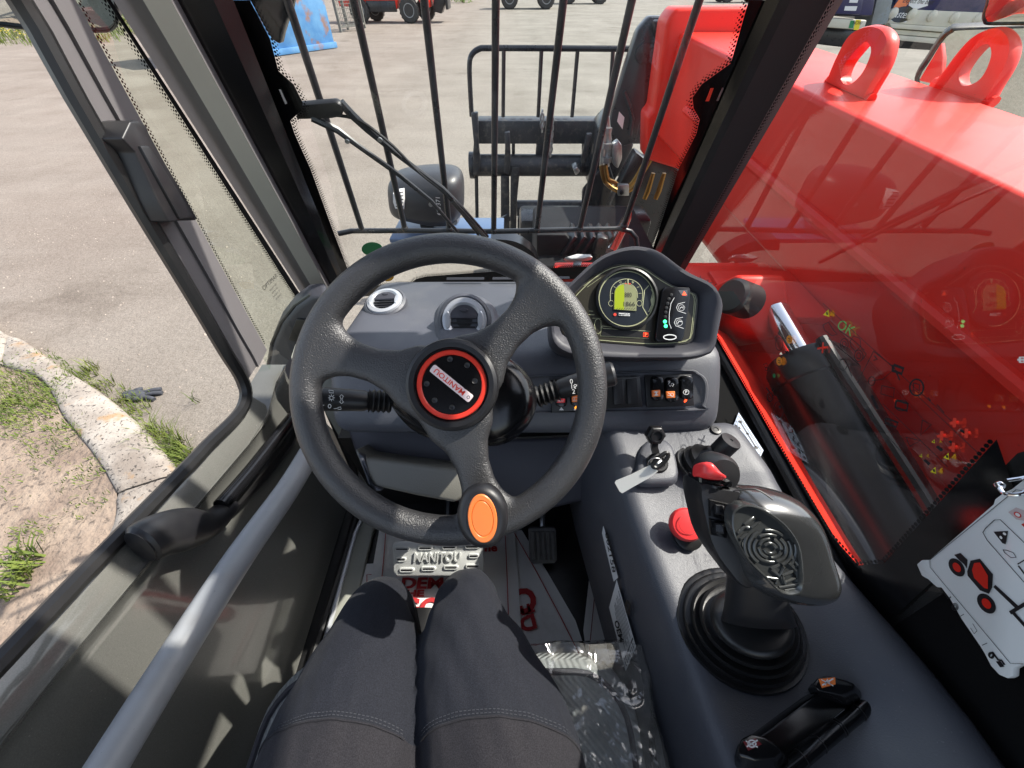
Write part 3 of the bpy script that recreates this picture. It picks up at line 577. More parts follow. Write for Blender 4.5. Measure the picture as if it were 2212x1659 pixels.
# ---- boom head, hoses
hd = bpy.data.objects.new('head', None); COL.objects.link(hd); attach(hd, boom); hd['label'] = 'black steel boom head hanging from the red nose with a small white sticker'
def Yp(poly, Y, ext, name, m_, par, bevel=.006, cvt=c2): return MB().prism([aY(*cvt(x, y), Y) for x, y in poly], (0, ext, 0)).build(name, m_, par, bevel=bevel)
Yp([(1900, 82), (2010, 82), (1985, 120), (1955, 320), (1900, 560), (1850, 620), (1830, 720), (1760, 740), (1690, 690), (1710, 560), (1780, 330), (1840, 150)], 3.122, .10, 'side_plate', M['steelblk'], hd, .03)
Yp([(1915, 100), (2005, 100), (1975, 200), (1960, 330), (1930, 200)], 3.044, .05, 'top_rim', M['steelblk'], hd, .02)
Yp([(1560, 960), (1690, 800), (1720, 900), (1690, 1080), (1560, 1150)], 3.225, .06, 'link_plate', M['steelblk'], hd, .02)
Yp([(1640, 640), (1720, 560), (1830, 730), (1760, 860), (1700, 960), (1590, 960)], 3.289, .3, 'knuckle', M['steelblk'], hd, .04)
MB().lathe([(.05, 0), (.05, .03), (.035, .035), (.001, .036)], aY(*c2(1865, 265), 3.122), (0, -1, 0), 20).build('pin', M['steelblk'], hd)
MB().tube([aY(*c2(*p), 3.096) for p in ((1770, 460), (1800, 540), (1812, 600), (1800, 680))], .014, 8).build('weld_seam', M['steelblk'], hd)
MB().poly([aY(*c2(*p), 3.109) for p in ((1745, 560), (1772, 590), (1762, 650), (1735, 610))]).build('white_sticker', M['white'], hd, smooth=False, recalc=False)
Yp([(1880, 800), (2000, 800), (2060, 870), (1990, 1060), (1900, 1270), (1600, 1290), (1550, 1180), (1690, 1060), (1730, 960), (1830, 760)], 2.993, .12, 'lower_plate', M['steelblk'], hd, .02)
ho = thing('hydraulic_pipes', 'bent gold and steel hydraulic pipes clamped below the red boom nose', 'hydraulic pipes', aY(*c2(1750, 960), 2.838))
for k, (off, m_) in enumerate(((0, M['brass']), (22, M['brass']))):
    pts = [(1655 + off, 830), (1668 + off, 900), (1700 + off, 940 - off), (1760, 965 - off), (1815 - off * .3, 945 - off), (1870 - off * .4, 860 - off), (1905 - off, 800)]
    MB().tube(smoothpath([aY(*c2(*p), 2.864 - k * .03) for p in pts], 5), .015, 8).build('pipe', m_, ho)
for off in (0, 24): MB().tube([aY(*c2(*p), 2.890) for p in ((1672 + off * .4, 590), (1668 + off, 700), (1660 + off, 835))], .02, 8).build('hose_end', M['zinc'], ho)
for y in (640, 720, 790): MB().cyl(aY(*c2(1685, y), 2.864), aY(*c2(1680, y + 26), 2.864), .034, 6).build('hex_nut', M['zinc'], ho)
Yp([(1740, 930), (1795, 930), (1795, 985), (1740, 985)], 2.786, .04, 'clamp', M['zinc'], ho, .004)
MB().lathe([(.014, 0), (.014, .015), (.001, .018)], aY(*c2(1757, 966), 2.784), (0, -1, 0), 8).build('clamp_bolt', M['steelblk'], ho)
Yp([(1712, 730), (1740, 705), (1760, 730), (1762, 800), (1740, 850), (1715, 830)], 2.838, .06, 'hose_bracket', M['zinc'], ho, .01)
for x in (1895, 1950):
    MB().tube([aY(*c2(x + 22, 870), 2.864), aY(*c2(x - 5, 960), 2.864), aY(*c2(x - 22, 1000), 2.864)], [.015, .02, .017], 8).build('brass_fitting', M['brass'], ho)
rod = thing('link_cylinder', 'short chrome cylinder rod between the black chassis and the right windscreen pillar', 'hydraulic cylinder', aY(1420, 520, 2.3))
MB().cyl(aY(*c2(1795, 1085), 2.3), aY(*c2(1690, 1290), 1.7), .04, 14).build('rod', M['chrome'], rod)

# ---- fork carriage
CY = 3.5
fc = thing('fork_carriage', 'black fork carriage with load backrest bars standing ahead of the windscreen', 'fork carriage', aY(1150, 500, CY))
def Y3(x, y, dy=0): return aY(*c2(x, y), CY + dy)
MB().tube(smoothpath([Y3(1004, 585), Y3(996, 440), Y3(993, 330), Y3(1003, 278), Y3(1040, 247), Y3(1100, 242), Y3(1400, 243), Y3(1840, 246)], 5), .018, 10).build('backrest_rail', M['steelblk'], fc)
for a, b in ((1165, 1162), (1355, 1338), (1537, 1508), (1715, 1692)): MB().tube([Y3(a, 246), Y3(b, 588)], .0145, 8).build('backrest_bar', M['steelblk'], fc)
z1 = Y3(1100, 607).z; z0 = Y3(1100, 725).z; x0 = Y3(1030, 660).x; x1 = 1.6
MB().bx(x0, x1, CY, CY + .16, z0, z1).build('cross_beam', M['worn'], fc, bevel=.012)
mb = MB()
for x in (1100, 1158, 1212, 1258, 1296, 1436, 1475): p = Y3(x, 603, .06); mb.lathe([(.022, -.002), (.022, .0015), (.001, .0015)], V((p.x, p.y, z1)), (0, 0, 1), 10)
mb.build('bolt_holes', M['ink'], fc, kind='stuff')
zt = Y3(1100, 780).z; zb = Y3(1100, 888).z; zc = (zt + zb) / 2; r_ = (zt - zb) / 2
MB().cyl((Y3(1003, 830).x, CY + .02, zc), (1.55, CY + .02, zc), r_, 24).build('fork_tube', M['worn'], fc)
MB().cyl((Y3(992, 830).x, CY + .02, zc), (Y3(1018, 830).x, CY + .02, zc), r_ * 1.22, 24).build('end_flange', M['steelblk'], fc, bevel=.004)
Yp([(1000, 572), (1034, 566), (1040, 740), (1046, 800), (1040, 880), (1012, 885), (1010, 780), (1014, 720)], CY - .1, .06, 'end_plate', M['worn'], fc, .008)
for pl in ([(1168, 668), (1196, 664), (1200, 800), (1192, 880), (1165, 870), (1172, 740)], [(1583, 675), (1612, 672), (1590, 780), (1560, 880), (1545, 860), (1560, 780)]): Yp(pl, CY - .13, .05, 'fork_shank', M['worn'], fc, .008)
for pl in ([(1205, 715), (1222, 712), (1222, 776), (1205, 776)], [(1330, 722), (1370, 722), (1360, 790), (1325, 790)], [(1560, 730), (1600, 730), (1590, 790), (1560, 790)]): Yp(pl, CY + .02, .05, 'spacer_plate', M['worn'], fc, .006)
for pl in ([(1150, 885), (1192, 885), (1196, 1200), (1150, 1200)], [(1200, 840), (1248, 836), (1232, 1010), (1228, 1200), (1196, 1200)]): Yp(pl, CY - .08, .1, 'lower_upright', M['worn'], fc, .01)
Yp([(1018, 880), (1036, 880), (1040, 1200), (1024, 1200)], CY, .03, 'side_post', M['steelblk'], fc, .004)
zt = Y3(1300, 1008).z; zb = Y3(1300, 1082).z; zc = (zt + zb) / 2
MB().cyl((Y3(1232, 1000).x, CY, zc), (.75, CY, zc), (zt - zb) / 2, 20).build('lower_tube', M['worn'], fc)
MB().bx(Y3(1235, 1100).x, .75, CY - .05, CY + .2, Y3(1300, 1220).z, Y3(1300, 1090).z).build('lower_beam', M['worn'], fc, bevel=.015)
Yp([(1135, 1110), (1190, 1075), (1200, 1110), (1150, 1135)], CY - .2, .04, 'flap', M['steelblk'], fc, .004)
Yp([(1512, 850), (1535, 838), (1552, 862), (1528, 885)], CY - .22, .12, 'lock_pin', M['zinc'], fc, .008)
ch = thing('chain', 'thin zinc chain hanging over the black cross beam of the fork carriage', 'chain', Y3(1400, 780))
for col in ([(1358, 572 + k * 18) for k in range(5)], [(1408 - k * .8, 590 + k * 18) for k in range(11)]):
    for k, (x, y) in enumerate(col):
        p = Y3(x, y, -.03); a, b = (V((1, 0, 0)), V((0, 0, 1))) if k % 2 else (V((.35, .9, 0)), V((0, 0, 1)))
        MB().tube(circle(p, .014, a, b, 10, .03), .0055, 5, closed=True).build('chain_link', M['zinc'], ch)

# ---- black chassis, mudguard, red decks
M['matblk'] = mat('matt_black_chassis', lin((30, 31, 33)), .7, var=.3, vscale=12, spec=.25)
chs = thing('front_chassis', 'black chassis front and axle ahead of the windscreen under the boom', 'chassis', (.4, 1.7, .6))
MB().bx(.13, .75, 1.42, 2.35, .75, 1.14).build('frame_box', M['matblk'], chs, bevel=.02)
MB().bx(.05, .9, 2.35, 2.6, .6, 1.05).build('axle_beam', M['steelblk'], chs, bevel=.03)
Yp([(1330, 1180), (1480, 1180), (1560, 1290), (1330, 1290)], 1.75, .05, 'front_plate', M['matblk'], chs, .01)
mb = MB()
for k in range(5): p = aY(*c2(1480 + k * 45, 1215), 1.8); mb.box(p, (.02, .15, .14), Matrix.Rotation(.5, 3, 'Y'))
mb.build('ribbed_guard', M['steelblk'], chs, bevel=.004, kind='stuff')
Yp([(1640, 1190), (1700, 1200), (1680, 1290), (1610, 1290)], 1.7, .06, 'bracket', M['steelblk'], chs, .02)
fw = bpy.data.objects.new('wheel', None); COL.objects.link(fw); attach(fw, chs); fw['label'] = 'black front wheel under its curved mudguard'
wc = V((.16, 1.80, .42))
t_ = MB().lathe([(.28, -.19), (.46, -.19), (.5, -.14), (.5, .14), (.46, .19), (.28, .19)], wc, (1, 0, 0), 40).build('tyre', M['tyre'], fw)
MB().lathe([(.28, -.12), (.25, -.15), (.1, -.1), (.001, -.1)], wc, (1, 0, 0), 24).build('rim', M['rim'], fw)
mgp = [aY(*c2(x, y), 1.62) for x, y in [(1090, 1192), (1150, 1188), (1225, 1200), (1285, 1232), (1325, 1275), (1345, 1330)]]; mgp = smoothpath(mgp, 4)
MB().loft([[p + V((0, -.03, .0)), p + V((0, .05, .0)), p + V((-.02, .05, -.05)), p + V((-.02, -.03, -.05))] for p in mgp]).build('mudguard', M['blackgloss'], fw, angle=50)
dk = thing('red_deck', 'red painted chassis deck and side panels seen below the boom and dashboard corner', 'chassis panel', (.8, .8, .6))
z = 1.36
MB().prism([V((.16, 1.24, z)), V((.585, 1.24, z)), V((.585, .98, z)), V((.98, .98, z)), V((.98, 1.30, z)), V((.16, 1.30, z))], (0, 0, -.45)).build('front_deck', M['red'], dk, bevel=.012)
MB().bx(.72, 1.02, .94, 1.22, z - .02, z + .012).build('deck_step', M['red'], dk, bevel=.008)
p = aZ(1568, 616, z + .03)
MB().lathe([(.018, -.03), (.018, .0), (.010, .002), (.010, .012), (.001, .013)], p, (0, 0, 1), 12).build('deck_bolt', M['zinc'], dk)
text('deck_text', 'VALVE', .03, frame(aZ(1535, 612, z + .0135), (.55, -.83, 0), (.83, .55, 0)), M['ink'], dk, sx=1.2)
MB().loft([[V((.605, y, z0)), V((.63, y, z0 + .012)), V((.70, y, z0 - .03)), V((.78, y, z0 - .10)), V((1.2, y, z0 - .16)), V((1.2, y, .7)), V((.605, y, .7))] for y, z0 in ((-.5, 1.31), (.2, 1.33), (.93, 1.345))]).build('side_panel', M['red'], dk, bevel=.008)
MB().lathe([(.05, -.02), (.05, .05), (.042, .06), (.001, .062)], aD(1606, 648, 1.05), (-.9, -.2, .4), 24).build('black_cap', M['rubber'], dk)
MB().prism([aD(x, y, 1.12) for x, y in [(1590, 590), (1700, 590), (1720, 700), (1690, 735), (1640, 728), (1590, 690)]], FWD * .25).build('cylinder_bracket', M['red'], dk, bevel=.02, seg=3)
rf = thing('white_marker', 'pale white mushroom-shaped marker standing on the red deck edge ahead of the dashboard', 'marker', aY(1262, 575, 1.28))
MB().pillow([aD(*(c2(x, y)), 1.36) for x, y in [(1470, 1298), (1530, 1280), (1600, 1282), (1610, 1296), (1560, 1306), (1490, 1308)]], -FWD, [(.8, -.03), (1, -.02), (1, .005), (.8, .012), (.01, .014)]).build('cap', M['white'], rf)
MB().prism([aD(*(c2(x, y)), 1.37) for x, y in [(1520, 1305), (1560, 1305), (1555, 1336), (1515, 1336)]], FWD * .03).build('stem', M['silver'], rf, bevel=.004)
M['cylblk'] = mat('black_cylinder_paint', lin((9, 9, 10)), .3, spec=.3)
lc = thing('lift_cylinder', 'thick black lift cylinder with chrome rod lying below the boom outside the right glass', 'hydraulic cylinder', (.85, .6, 1.2))
P0 = aD(1675, 672, 1.14); P1 = aD(1742, 790, 1.02); P2 = aD(2080, 1420, .72)
MB().cyl(P0, P1, .036, 20).build('chrome_rod', M['chrome'], lc)
d_ = (P2 - P1).normalized()
MB().lathe([(.05, -.03), (.085, -.025), (.098, .0), (.098, .05), (.094, .055), (.094, .9), (.001, .9)], P1, d_, 36).build('barrel', M['cylblk'], lc)
MB().tube([P1 + V((-.02, 0, .10)), P1 + d_ * .4 + V((-.015, 0, .112)), P1 + d_ * .9 + V((-.015, 0, .112))], .014, 10).build('pipe', M['cylblk'], lc)
MB().tube([aD(1676, 955, 1.0), aD(1720, 958, 1.0), aD(1800, 975, 1.02)], .03, 14).build('stub_pipe', M['blackgloss'], lc)
MB().tube(smoothpath([aD(1716, 1010, .96), aD(1770, 1060, .9), aD(1830, 1150, .84), aD(1890, 1250, .8)], 4), [.02] + [.04] * 11 + [.03], 14).build('hose', M['blackgloss'], lc)

# ---- guard bars in front of the windscreen
GB = [((624, 9), (781, 494)), ((764, 0), (874.5, 494)), ((916, 0), (971, 494)), ((1071, 0), (1066.6, 498)), ((1217, 0), (1160, 496)), ((1365, 0), (1252.7, 494)), ((1511, 0), (1348, 488))]
gd = thing('window_guard', 'black steel guard of seven upright bars in front of the windscreen', 'window guard', aY(1066, 498, 1.32))
for a, b in GB:
    t_ = aY(*a, 1.233); b_ = aY(*b, 1.32); MB().tube([b_, t_, t_ + (t_ - b_) * .8], .0098, 12).build('guard_bar', M['steelblk'], gd)
r = [aY(730, 505, 1.30), aY(760, 499, 1.32), aY(900, 498, 1.32), aY(1066, 500, 1.32), aY(1340, 494, 1.32), aY(1362, 500, 1.32), aY(1374, 514, 1.315), aY(1377, 540, 1.30), aY(1377, 575, 1.28)]
MB().tube(r, .0092, 12).build('bottom_rail', M['steelblk'], gd)
for a, b in GB[1:]: MB().sphere(aY(*b, 1.32), .0135, 10, 8).build('weld', M['steelblk'], gd)

MB().prism([aY(*c1(x, y), 1.24) for x, y in [(1440, -60), (1740, -60), (1712, 90), (1690, 128), (1668, 200), (1655, 262), (1610, 235), (1560, 150), (1500, 40)]], (0, .03, 0)).build('guard_mount', M['blackgloss'], gd, bevel=.004)
# ---- headlamp
hl = thing('headlamp', 'black work headlamp with side indicator lens on a bracket beyond the steering wheel rim', 'headlamp', aY(*c2(770, 1150), 1.7))
HY = 1.7; hp = lambda x, y, dy=0: aY(*c2(x, y), HY + dy)
out = smoothpath([hp(*p) for p in [(585, 930), (610, 893), (680, 872), (780, 860), (880, 860), (935, 880), (958, 930), (962, 1010), (955, 1070), (925, 1108), (870, 1122), (790, 1118), (690, 1098), (625, 1078), (595, 1045), (586, 990)]], 3, True)
MB().pillow(out, (0, -1, 0), [(.001, -.10), (.9, -.10), (.98, -.09), (1, -.05), (1, 0), (.985, .02), (.93, .05), (.8, .075), (.5, .095), (.001, .1)]).build('housing', mat('charcoal_lamp_plastic', lin((52, 53, 56)), .42, var=.1, vscale=12), hl, angle=50)
MB().pillow([hp(x, y, -.098) for x, y in [(612, 962), (655, 955), (668, 1000), (664, 1052), (625, 1048), (612, 1010)]], V((-.25, -1, 0)).normalized(), [(1.02, -.02), (1, .0), (.85, .014), (.01, .018)]).build('indicator_lens', M['white'], hl)
mb = MB()
for k in range(5): mb.ribbon([hp(622, 970 + k * 17, -.119), hp(660, 966 + k * 18, -.119)], .004, (0, -1, 0))
mb.build('lens_ribs', M['dashdark'], hl, smooth=False, recalc=False, kind='stuff')
text('part_number', '607371', .026, frame(hp(838, 1035, -.104), (.06, 0, 1), (-1, 0, .06)), M['white'], hl)
MB().lathe([(.009, 0), (.009, .004), (.001, .005)], hp(798, 1028, -.101), (0, -1, 0), 10).build('screw', M['zinc'], hl)
MB().prism([hp(x, y) for x, y in [(738, 1085), (812, 1085), (812, 1148), (745, 1148)]], (0, .05, 0)).build('stand', M['rubber'], hl, bevel=.006)
MB().pillow([hp(x, y, -.03) for x, y in [(905, 1082), (935, 1072), (942, 1110), (928, 1135), (905, 1130)]], (0, -1, 0), [(1, -.03), (1, 0), (.6, .02), (.01, .022)]).build('plug', M['zinc'], hl)
zb = hp(770, 1150).z
lb = MB().prism([V((x, y, zb)) for x, y in [(hp(612, 1150).x, HY - .1), (hp(1165, 1150).x, HY - .1), (hp(1165, 1150).x, HY + .12), (hp(620, 1150).x, HY + .12)]], (0, 0, -.02)).build('lamp_bracket', mat('blue_grey_bracket', lin((74, 96, 128)), .3), hl, bevel=.004)

# ---- wiper on the windscreen
WS0 = V((0, 1.17, 1.47)); WSN = V((0, -.64, -.235)).normalized()
def ws(x, y, off=0.): return aP(x, y, WS0 - WSN * off, WSN)
wp = thing('wiper', 'black double-arm windscreen wiper reaching from the left pillar down to the steering wheel top', 'wiper', ws(*c2(250, 560), .03))
MB().prism([ws(*c2(x, y), .03) for x, y in [(120, 530), (320, 514), (352, 535), (354, 590), (300, 600), (120, 606)]], -WSN * .02).build('pivot_block', M['rubber'], wp, bevel=.006)
MB().tube([ws(*c2(*p), .035) for p in ((200, 592), (330, 655), (440, 738), (640, 880), (800, 1010), (935, 1168))], [.009, .0085, .007, .007, .0065, .005], 8).build('lower_arm', M['steelblk'], wp)
MB().tube([ws(*c2(*p), .045) for p in ((345, 515), (400, 575), (480, 650), (640, 785), (860, 950), (960, 1050), (1085, 1190))], [.010, .010, .009, .0065, .0075, .0065, .005], 8).build('upper_arm', M['steelblk'], wp)
MB().tube(smoothpath([ws(*c2(*p), .04) for p in ((230, 572), (310, 578), (400, 592), (480, 630), (610, 735), (740, 868), (880, 985), (1040, 1185))], 3), .004, 6).build('washer_hose', M['rubber'], wp)
MB().tube([ws(*c2(*p), .03) for p in ((905, 1010), (1000, 1115), (1130, 1260), (1180, 1320))], .007, 6).build('blade', M['rubber'], wp)
mb = MB()
for x, y in ((378, 710), (543, 702)): mb.lathe([(.006, 0), (.006, .002), (.001, .002)], ws(*c2(x, y), .022), WSN, 10)
mb.build('rivets', M['zinc'], wp, kind='stuff')

# ---- mirrors
def mirror(name, lab, px, Y, bow, m_glass, n_):
    n_ = V(n_).normalized(); cx_ = sum(p[0] for p in px) / len(px); cy_ = sum(p[1] for p in px) / len(px); c = aY(cx_, cy_, Y)
    pts = [aP(x, y, c, n_) for x, y in px]; c = sum(pts, V()) / len(pts)
    r = thing(name, lab, 'mirror', V((c.x, c.y, min(p.z for p in pts))))
    sp_ = smoothpath(pts, 4, True)
    MB().pillow(sp_, n_, [(.001, -.07), (.8, -.065), (.98, -.03), (1.0, 0), (1, .008), (.965, .012), (.95, .006)]).build('housing', M['rubber'], r, angle=50)
    MB().pillow(sp_, n_, [(.955, .0055), (.7, .0055 + bow * .5), (.4, .0055 + bow * .85), (.001, .0055 + bow)]).build('mirror_glass', m_glass, r, angle=60)
    return r
ml = mirror('side_mirror', 'black-framed rear-view mirror outside the top left of the door', [(-90, 30), (10, 55), (120, 64), (225, 67), (252, 58), (258, 36), (254, -10), (235, -130), (60, -180), (-90, -160)], 1.0, .012, M['mirror'], (.25, -1.4, -.42))
MB().tube([aY(-80, 40, .98), aY(-160, 20, .9), aY(-260, -90, .75)], .014, 10).build('mirror_arm', M['steelblk'], ml)
mr_ = mirror('side_mirror', 'large black-rimmed mirror behind the far lifting ring on the right', [c8(x, y) for x, y in [(1050, 900), (1180, 610), (1330, 385), (1420, 315), (1520, 287), (2212, 262), (2900, 230), (3000, 420), (2900, 1000), (2300, 1350), (1400, 1200)]], 2.0, .01, M['mirror'], (-.56, -1.45, -.62))
mu_ = mirror('side_mirror', 'small black mirror at the top right corner above the large rimmed mirror', [c8(x, y) for x, y in [(1950, -230), (1800, 60), (1770, 160), (1782, 215), (1835, 246), (2212, 246), (2700, 236), (2760, 150), (2800, -300)]], 1.6, .01, M['mirror'], (-1.0, -1.5, -.95))
# ------------------------------------------------------------------ cab shell
RX, LX = .55, -.60
zf = .98                                            # cab floor
MB().bx(-.62, .70, -.55, .62, zf - .05, zf).build('cab_floor', M['rubber'], kind='structure', label='black rubber cab floor')
zr = 2.55
ox0, ox1, oy0, oy1 = -.42, .475, .42, .90
cb = thing('cab_shell', 'cab shell of grey and gloss black pillars and dark wall trim round the driver', 'cab', (-.55, .95, .98))
rf_ = bpy.data.objects.new('roof', None); COL.objects.link(rf_); attach(rf_, cb)
for a in ((-.66, ox0, -.75, .94), (ox1, .60, -.75, .94), (ox0, ox1, -.75, oy0), (ox0, ox1, oy1, .94)): MB().bx(*a, zr, zr + .06).build('roof_panel', M['dashdark'], rf_)
for y in (.525, .655): MB().bx(ox0, ox1, y, y + .034, zr + .02, zr + .05).build('roof_bar', M['steelblk'], rf_)  # unseen bars added across the opening to stripe the sunlight on the wheel
def up_to(b, t, z): return b.lerp(t, (z - b.z) / (t.z - b.z))
# left pillar: lines A (quarter glass), B (grey to black), C (windscreen)
A0 = aY(642, 605, .98); A1 = aY(266, 0, .80); B0 = aY(707, 605, 1.05); B1 = aY(383, 0, .86); C0 = aY(758, 605, 1.12); C1 = aY(547, 0, .94)
def col(b, t, zs): return [up_to(b, t, z) for z in zs]
zs = [1.3, 1.5, 1.7, 1.9, 2.1, 2.3, zr]
out_ = V((-.05, .035, 0))
def strip3(cols, name, m_, par, dep=None, bevel=0, **k):
    """a pillar skin: columns of points joined, with its own thickness"""
    dep = dep or out_; rows = []
    for i in range(len(zs)): f = [c[i] for c in cols]; rows.append(f + [p + dep for p in reversed(f)])
    return MB().loft(rows).build(name, m_, par, bevel=bevel, **k)
cA, cB, cC = col(A0, A1, zs), col(B0, B1, zs), col(C0, C1, zs)
mid = [a.lerp(b, .5) + V((.022, -.012, 0)) for a, b in zip(cA, cB)]
q1 = [a.lerp(b, .18) + V((.02, -.008, 0)) for a, b in zip(cA, cB)]; q2 = [a.lerp(b, .66) + V((.024, -.01, 0)) for a, b in zip(cA, cB)]
strip3([[a.lerp(b, .10) for a, b in zip(cA, cB)], q1], 'pillar_edge', M['trim'], cb)
strip3([q1, q2], 'pillar_cover', M['olive'], cb, label='olive grey left pillar cover')
strip3([q2, cB], 'pillar_trim', M['trim'], cb)
bl = [b.lerp(c, .45) + V((.012, -.02, 0)) for b, c in zip(cB, cC)]
strip3([cB, bl, [b.lerp(c, .72) for b, c in zip(cB, cC)]], 'pillar', M['blackgloss'], cb, label='gloss black left windscreen pillar')
# right pillar
D0 = aY(1392, 575, 1.19); D1 = aY(1629, 20, .95); E0 = aX(1469, 582, RX); E1 = aX(1800, 0, RX)
cD, cE = col(D0, D1, zs), col(E0, E1, zs)
rm = [a.lerp(b, .34) + V((-.012, -.012, 0)) for a, b in zip(cD, cE)]; rm2 = [a.lerp(b, .46) + V((-.008, -.012, 0)) for a, b in zip(cD, cE)]
strip3([[a.lerp(b, .1) for a, b in zip(cD, cE)], rm], 'pillar', M['blackgloss'], cb, V((.03, .04, 0)), label='gloss black right windscreen pillar')
strip3([rm, rm2], 'pillar_edge', M['rubber'], cb, V((.03, .04, 0)))
strip3([rm2, [a.lerp(b, .97) for a, b in zip(cD, cE)]], 'pillar_trim', mat('dark_brown_black_trim', lin((34, 26, 28)), .7, bump=.3, bscale=700, bdist=.0003), cb, V((.04, .03, 0)))
# rear pillars and side walls (behind and beside the driver)
MB().bx(LX - .05, LX + .03, -.75, -.62, zf, zr).build('rear_pillar', M['dashdark'], cb); MB().bx(RX, RX + .06, -.75, -.62, zf, zr).build('rear_pillar', M['dashdark'], cb)
M['walldark'] = mat('black_carpet_trim', lin((12, 12, 13)), .9, bump=.4, bscale=600, bdist=.0006, spec=.15)
zw = 1.435
# dark right wall round the window: below sill and behind rear edge
RB = [aX(1870, 1300, RX), aX(2212, 1000, RX)]
yb0, zb0 = RB[0].y, 1.447
y1w, z1w = RB[1].y, RB[1].z
MB().prism([V((RX + .004, 1.2, .98)), V((RX + .004, 1.2, 1.40)), V((RX + .004, yb0 + .06, zb0 - .006)), V((RX + .004, yb0 + .012, zb0 + .004)), V((RX + .004, yb0 + .008, zb0 + .03)), V((RX + .004, y1w + .012, z1w)), V((RX + .004, y1w - .05, 2.05)), V((RX + .004, y1w - .30, zr)), V((RX + .004, -.7, zr)), V((RX + .004, -.7, .98))], (.012, 0, 0)).build('side_wall', M['walldark'], cb)
MB().tube([V((RX - .004, 1.15, 1.425)), V((RX - .006, .6, 1.437)), V((RX - .006, yb0 + .03, 1.437)), V((RX - .002, yb0 - .03, 1.41))], .011, 8).build('sill_seal', M['rubber'], cb)
# lower left corner trim with a pocket
k5 = lambda x, y: (604.8 + .4377 * x, 483.8 + .4377 * y)
k4d = cv(0, 750, 2.5525)
ct = thing('corner_trim', 'black moulded corner trim with a pocket at the foot of the left pillar', 'trim', aX(620, 850, -.56))
ctp = [(585, 870), (582, 800), (592, 745), (612, 700), (640, 665), (672, 642), (705, 638), (720, 660), (712, 760), (690, 870), (640, 890)]
MB().prism([aY(x, y, .86) for x, y in ctp], (-.03, .07, 0)).build('moulding', M['dashdark'], ct, bevel=.012, seg=3)
MB().prism([aY(x, y, .853) for x, y in [(622, 735), (640, 690), (668, 692), (664, 745)]], (0, .02, 0)).build('pocket', M['rubber'], ct, bevel=.003)
MB().tube([aY(x, y, .875) for x, y in [(581, 860), (578, 800), (588, 742), (608, 697), (638, 660), (672, 637)]], .006, 8).build('edge_seal', M['rubber'], ct)

# ------------------------------------------------------------------ glass with black dotted edge print
def dots(mb, pts, inward, nrm, rows=3, step=.0066, r0=.0025):
    for a, b in zip(pts[:-1], pts[1:]):
        L = (b - a).length; n = max(1, int(L / step)); t = (b - a) / n; d = (inward - t.normalized() * inward.dot(t.normalized())).normalized()
        for i in range(n):
            for k in range(rows):
                c = a + t * (i + .5 * (k % 2)) + d * (.003 + k * step * .62); r = r0 * (1 - k * .27); x = t.normalized()
                mb.poly([c + x * math.cos(u) * r + d * math.sin(u) * r for u in (0, 1.047, 2.094, 3.142, 4.189, 5.236)])
WI = -WSN                                            # outward of windscreen
wsn = thing('windscreen', 'clear front windscreen with black dotted edge print, a green dot and a yellow dot', 'windscreen', ws(1060, 600))
Lc = [ws(x, y) for x, y in [(776, 640), (758, 605), (715, 401), (667, 255), (602, 91), (547, 0), (470, -160)]]
Rc = [ws(x, y) for x, y in [(1380, 640), (1392, 590), (1455, 401), (1508, 255), (1578, 100), (1629, 0), (1720, -160)]]
MB().loft([Lc, Rc], closed=False).build('pane', M['glass'], wsn, smooth=False)
fr = MB(); dm = MB()
Li = [ws(*c1(x, y), -.003) for x, y in [(1480, 0), (1600, 230), (1650, 420), (1740, 500), (1795, 610), (1785, 655), (1720, 715), (1745, 790), (1840, 1000), (1960, 1330), (2085, 1659)]]
Lo = [p.lerp(ws(*c1(x, y), -.003), 1) for p, (x, y) in zip(Li, [(1300, 0), (1400, 230), (1460, 420), (1490, 500), (1540, 610), (1570, 655), (1590, 715), (1610, 790), (1700, 1000), (1830, 1330), (1960, 1659)])]
fr.loft([Lo, Li], closed=False); dots(dm, Li, V((1, 0, 0)), WSN)
Ri = [ws(*c3(x, y), -.003) for x, y in [(690, 0), (640, 175), (590, 350), (430, 465), (378, 540), (385, 600), (418, 660), (400, 740), (300, 935), (215, 1200), (150, 1400)]]
Ro = [ws(*c3(x, y), -.003) for x, y in [(800, 0), (780, 175), (710, 350), (680, 465), (620, 540), (600, 600), (570, 660), (520, 740), (415, 935), (325, 1200), (250, 1420)]]
fr.loft([Ri, Ro], closed=False); dots(dm, Ri, V((-1, 0, 0)), WSN)
Bt = [ws(x, y, -.003) for x, y in [(745, 617), (800, 617), (885, 613), (900, 602), (920, 597), (1000, 591), (1130, 582), (1250, 576), (1330, 574), (1400, 572)]]
Bb = [p + WI * 0 + V((0, .025, -.065)) for p in Bt]
fr.loft([Bt, Bb], closed=False); dots(dm, Bt, V((0, 0, 1)), WSN)
fr.build('black_border', M['frit'], wsn, smooth=False); dm.build('dot_print', M['frit'], wsn, smooth=False, recalc=False, kind='stuff')
MB().poly([ws(*c1(x, y), -.006) for x, y in [(1652, 530), (1664, 530), (1702, 612), (1690, 618)]]).build('slot_mark', M['white'], wsn, smooth=False, recalc=False)
MB().poly([ws(*c3(x, y), -.006) for x, y in [(478, 487), (496, 487), (470, 560), (450, 560)]]).build('slot_mark', M['redx'], wsn, smooth=False, recalc=False)
MB().poly([ws(*c3(x, y), -.006) for x, y in [(542, 485), (552, 485), (522, 558), (510, 558)]]).build('slot_mark', M['zinc'], wsn, smooth=False, recalc=False)
